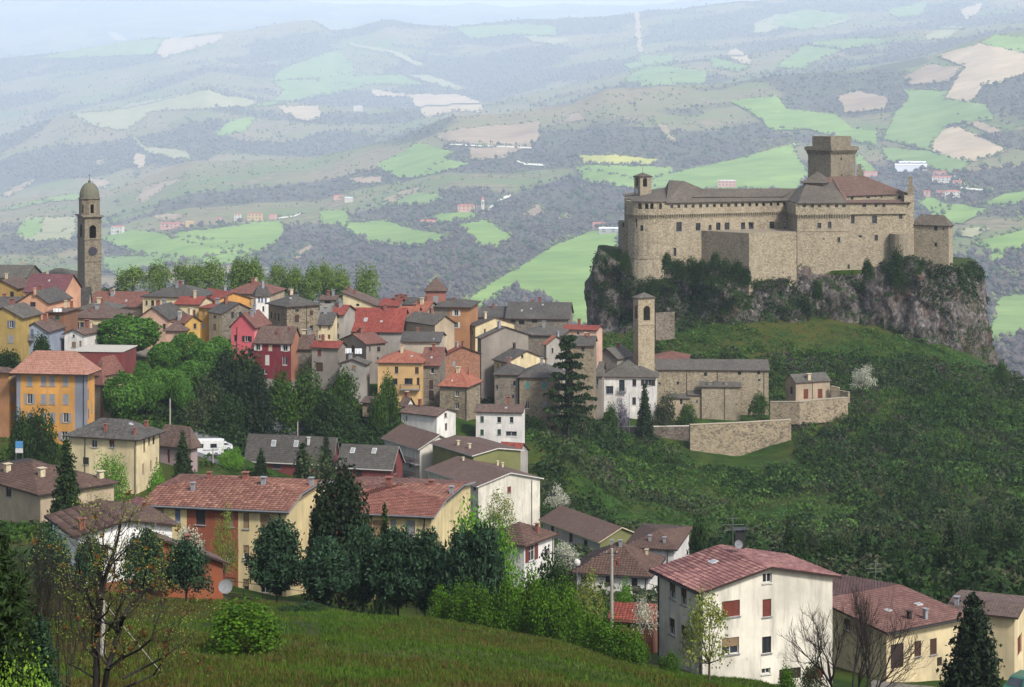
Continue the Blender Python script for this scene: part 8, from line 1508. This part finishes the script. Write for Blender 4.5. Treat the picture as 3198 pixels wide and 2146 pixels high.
for it in [('white far house with red roof right of the bell tower', 364, 731, 36, 22, F_W, F_R, 'hip', None, 4), ('long far house with red roof in the hamlet left of the yellow pair', 535, 714, 70, 16, F_P, F_R, 'gable', 16, 5), ('far cream barn at the right end of the long red roofed house', 590, 707, 22, 14, F_Y, F_Y, 'gable'), ('small far pink house left of the white and yellow pair', 683, 693, 16, 14, F_P, F_R, 'hip', None, 2), ('far white house with red roof left of the yellow house', 741, 688, 20, 18, F_W, F_R, 'hip', None, 2),
  ('far yellow house with two red roofs above the green field', 795, 688, 46, 20, F_Y, F_R, 'gable', 14, 4), ('far pink house beside the country road', 850, 681, 22, 10, F_P, F_R, 'gable'), ('lone white house below the pale field on the far hill', 1118, 346, 28, 15, F_W, F_W, 'gable', 12, 0), ('far white shed with pale roof left of the hillside church', 1088, 630, 24, 12, F_W, F_S, 'gable'), ('small far house with red roof left of the white shed', 1055, 622, 26, 10, F_P, F_R, 'gable'),
  ('far farmhouse with red roof below the hillside church', 1335, 706, 44, 16, F_P, F_R, 'gable', 16, 2), ('far house with red roof beside the hillside church tower', 1455, 660, 52, 18, F_P, F_R, 'hip', 18, 4), ('far stone barn between the red roof and the church tower', 1497, 662, 20, 16, field_mat(rgb('8d8478'), rgb('a0978a')), F_P, 'gable'), ('far house with red roof left of the castle', 1870, 712, 38, 14, F_P, F_R, 'gable', 14, 2), ('far grey house above the red roof left of the castle', 1900, 728, 60, 14, field_mat(rgb('8f8c8c'), rgb('a09c9a')), F_S, 'gable', 16, 2),
  ('pink farmhouse seen over the castle roof ridge', 2270, 583, 56, 18, F_P, F_W, 'hip', 16, 5), ('long white factory shed right of the keep', 2845, 532, 98, 16, F_S, F_S, 'gable', 24, 0), ('white factory shed with dark front behind the long one', 2850, 520, 82, 12, field_mat(rgb('4a4d55'), rgb('55585f')), F_S, 'gable', 24, 0), ('red roofed far house behind the castle chimney', 2720, 548, 40, 10, F_P, F_R, 'gable', 14, 0), ('long red roofed far house with white front below the factory', 2945, 568, 66, 15, F_W, F_R, 'gable', 18, 5),
  ('small red roofed far house right of the long white one', 2990, 578, 28, 12, F_P, F_R, 'gable', 12, 2), ('white far house with red roof at the road fork', 2975, 616, 46, 18, F_W, F_R, 'hip', 18, 4), ('low red roofed far house left of the white one at the road fork', 2938, 608, 26, 10, F_P, F_R, 'gable', 12, 0), ('far pink cottage left of the road fork houses', 2895, 610, 20, 12, F_P, F_R, 'gable', 12, 1), ('far house with pale red roof at the village top', 2935, 546, 40, 9, F_P, F_R, 'gable', 14, 0)]:
    far_house(*it)
dd = hill_hit([1508.], [668.])[0]
if np.isfinite(dd):
    s = dd / F; c = Vector(P(1508, 668, dd)); o = empty('church_tower', (c.x, c.y, c.z - 3)); tag(o, 'slim pale far church tower on the hillside', 'church tower'); w_ = 9 * s; MB().box((c.x, c.y, c.z - 4), w_, w_, 44 * s + 4).build('shaft', F_W, o); m = MB(); z0 = c.z + 44 * s
    for k in range(4): a0, a1 = math.pi / 4 + k * math.pi / 2, math.pi / 4 + (k + 1) * math.pi / 2; m.face([(c.x + math.cos(a0) * w_ * .72, c.y + math.sin(a0) * w_ * .72, z0), (c.x + math.cos(a1) * w_ * .72, c.y + math.sin(a1) * w_ * .72, z0), (c.x, c.y, z0 + 12 * s)])
    m.build('spire', F_R, o); MB().box((c.x, c.y - w_ / 2 - .05, c.z + 30 * s), w_ * .4, .1, 9 * s).build('belfry_shade_box', glassm(), o)  # dark box on the wall in place of an unlit belfry opening
# ================================================================ haze: one closed box of thin even air
def haze_box():
    x0, x1, y0, y1, z0, z1 = -24000, 24000, -400, 43500, HZ0, 2950
    v = [(x0, y0, z0), (x1, y0, z0), (x1, y1, z0), (x0, y1, z0), (x0, y0, z1), (x1, y0, z1), (x1, y1, z1), (x0, y1, z1)]
    me = bpy.data.meshes.new('haze'); me.from_pydata(v, [], [(3, 2, 1, 0), (4, 5, 6, 7), (0, 1, 5, 4), (1, 2, 6, 5), (2, 3, 7, 6), (3, 0, 4, 7)])
    m = bpy.data.materials.new('haze'); m.use_nodes = True; t = m.node_tree; t.nodes.clear(); o = t.nodes.new('ShaderNodeOutputMaterial'); p = t.nodes.new('ShaderNodeVolumePrincipled')
    p.inputs['Color'].default_value = (.73, .845, 1.0, 1); p.inputs['Density'].default_value = HAZE; p.inputs['Anisotropy'].default_value = 0.0
    t.links.new(p.outputs[0], o.inputs['Volume']); me.materials.append(m); tag(link('haze', me), kind='stuff')
HAZE = .000064; HZ0 = -460.0
haze_box()
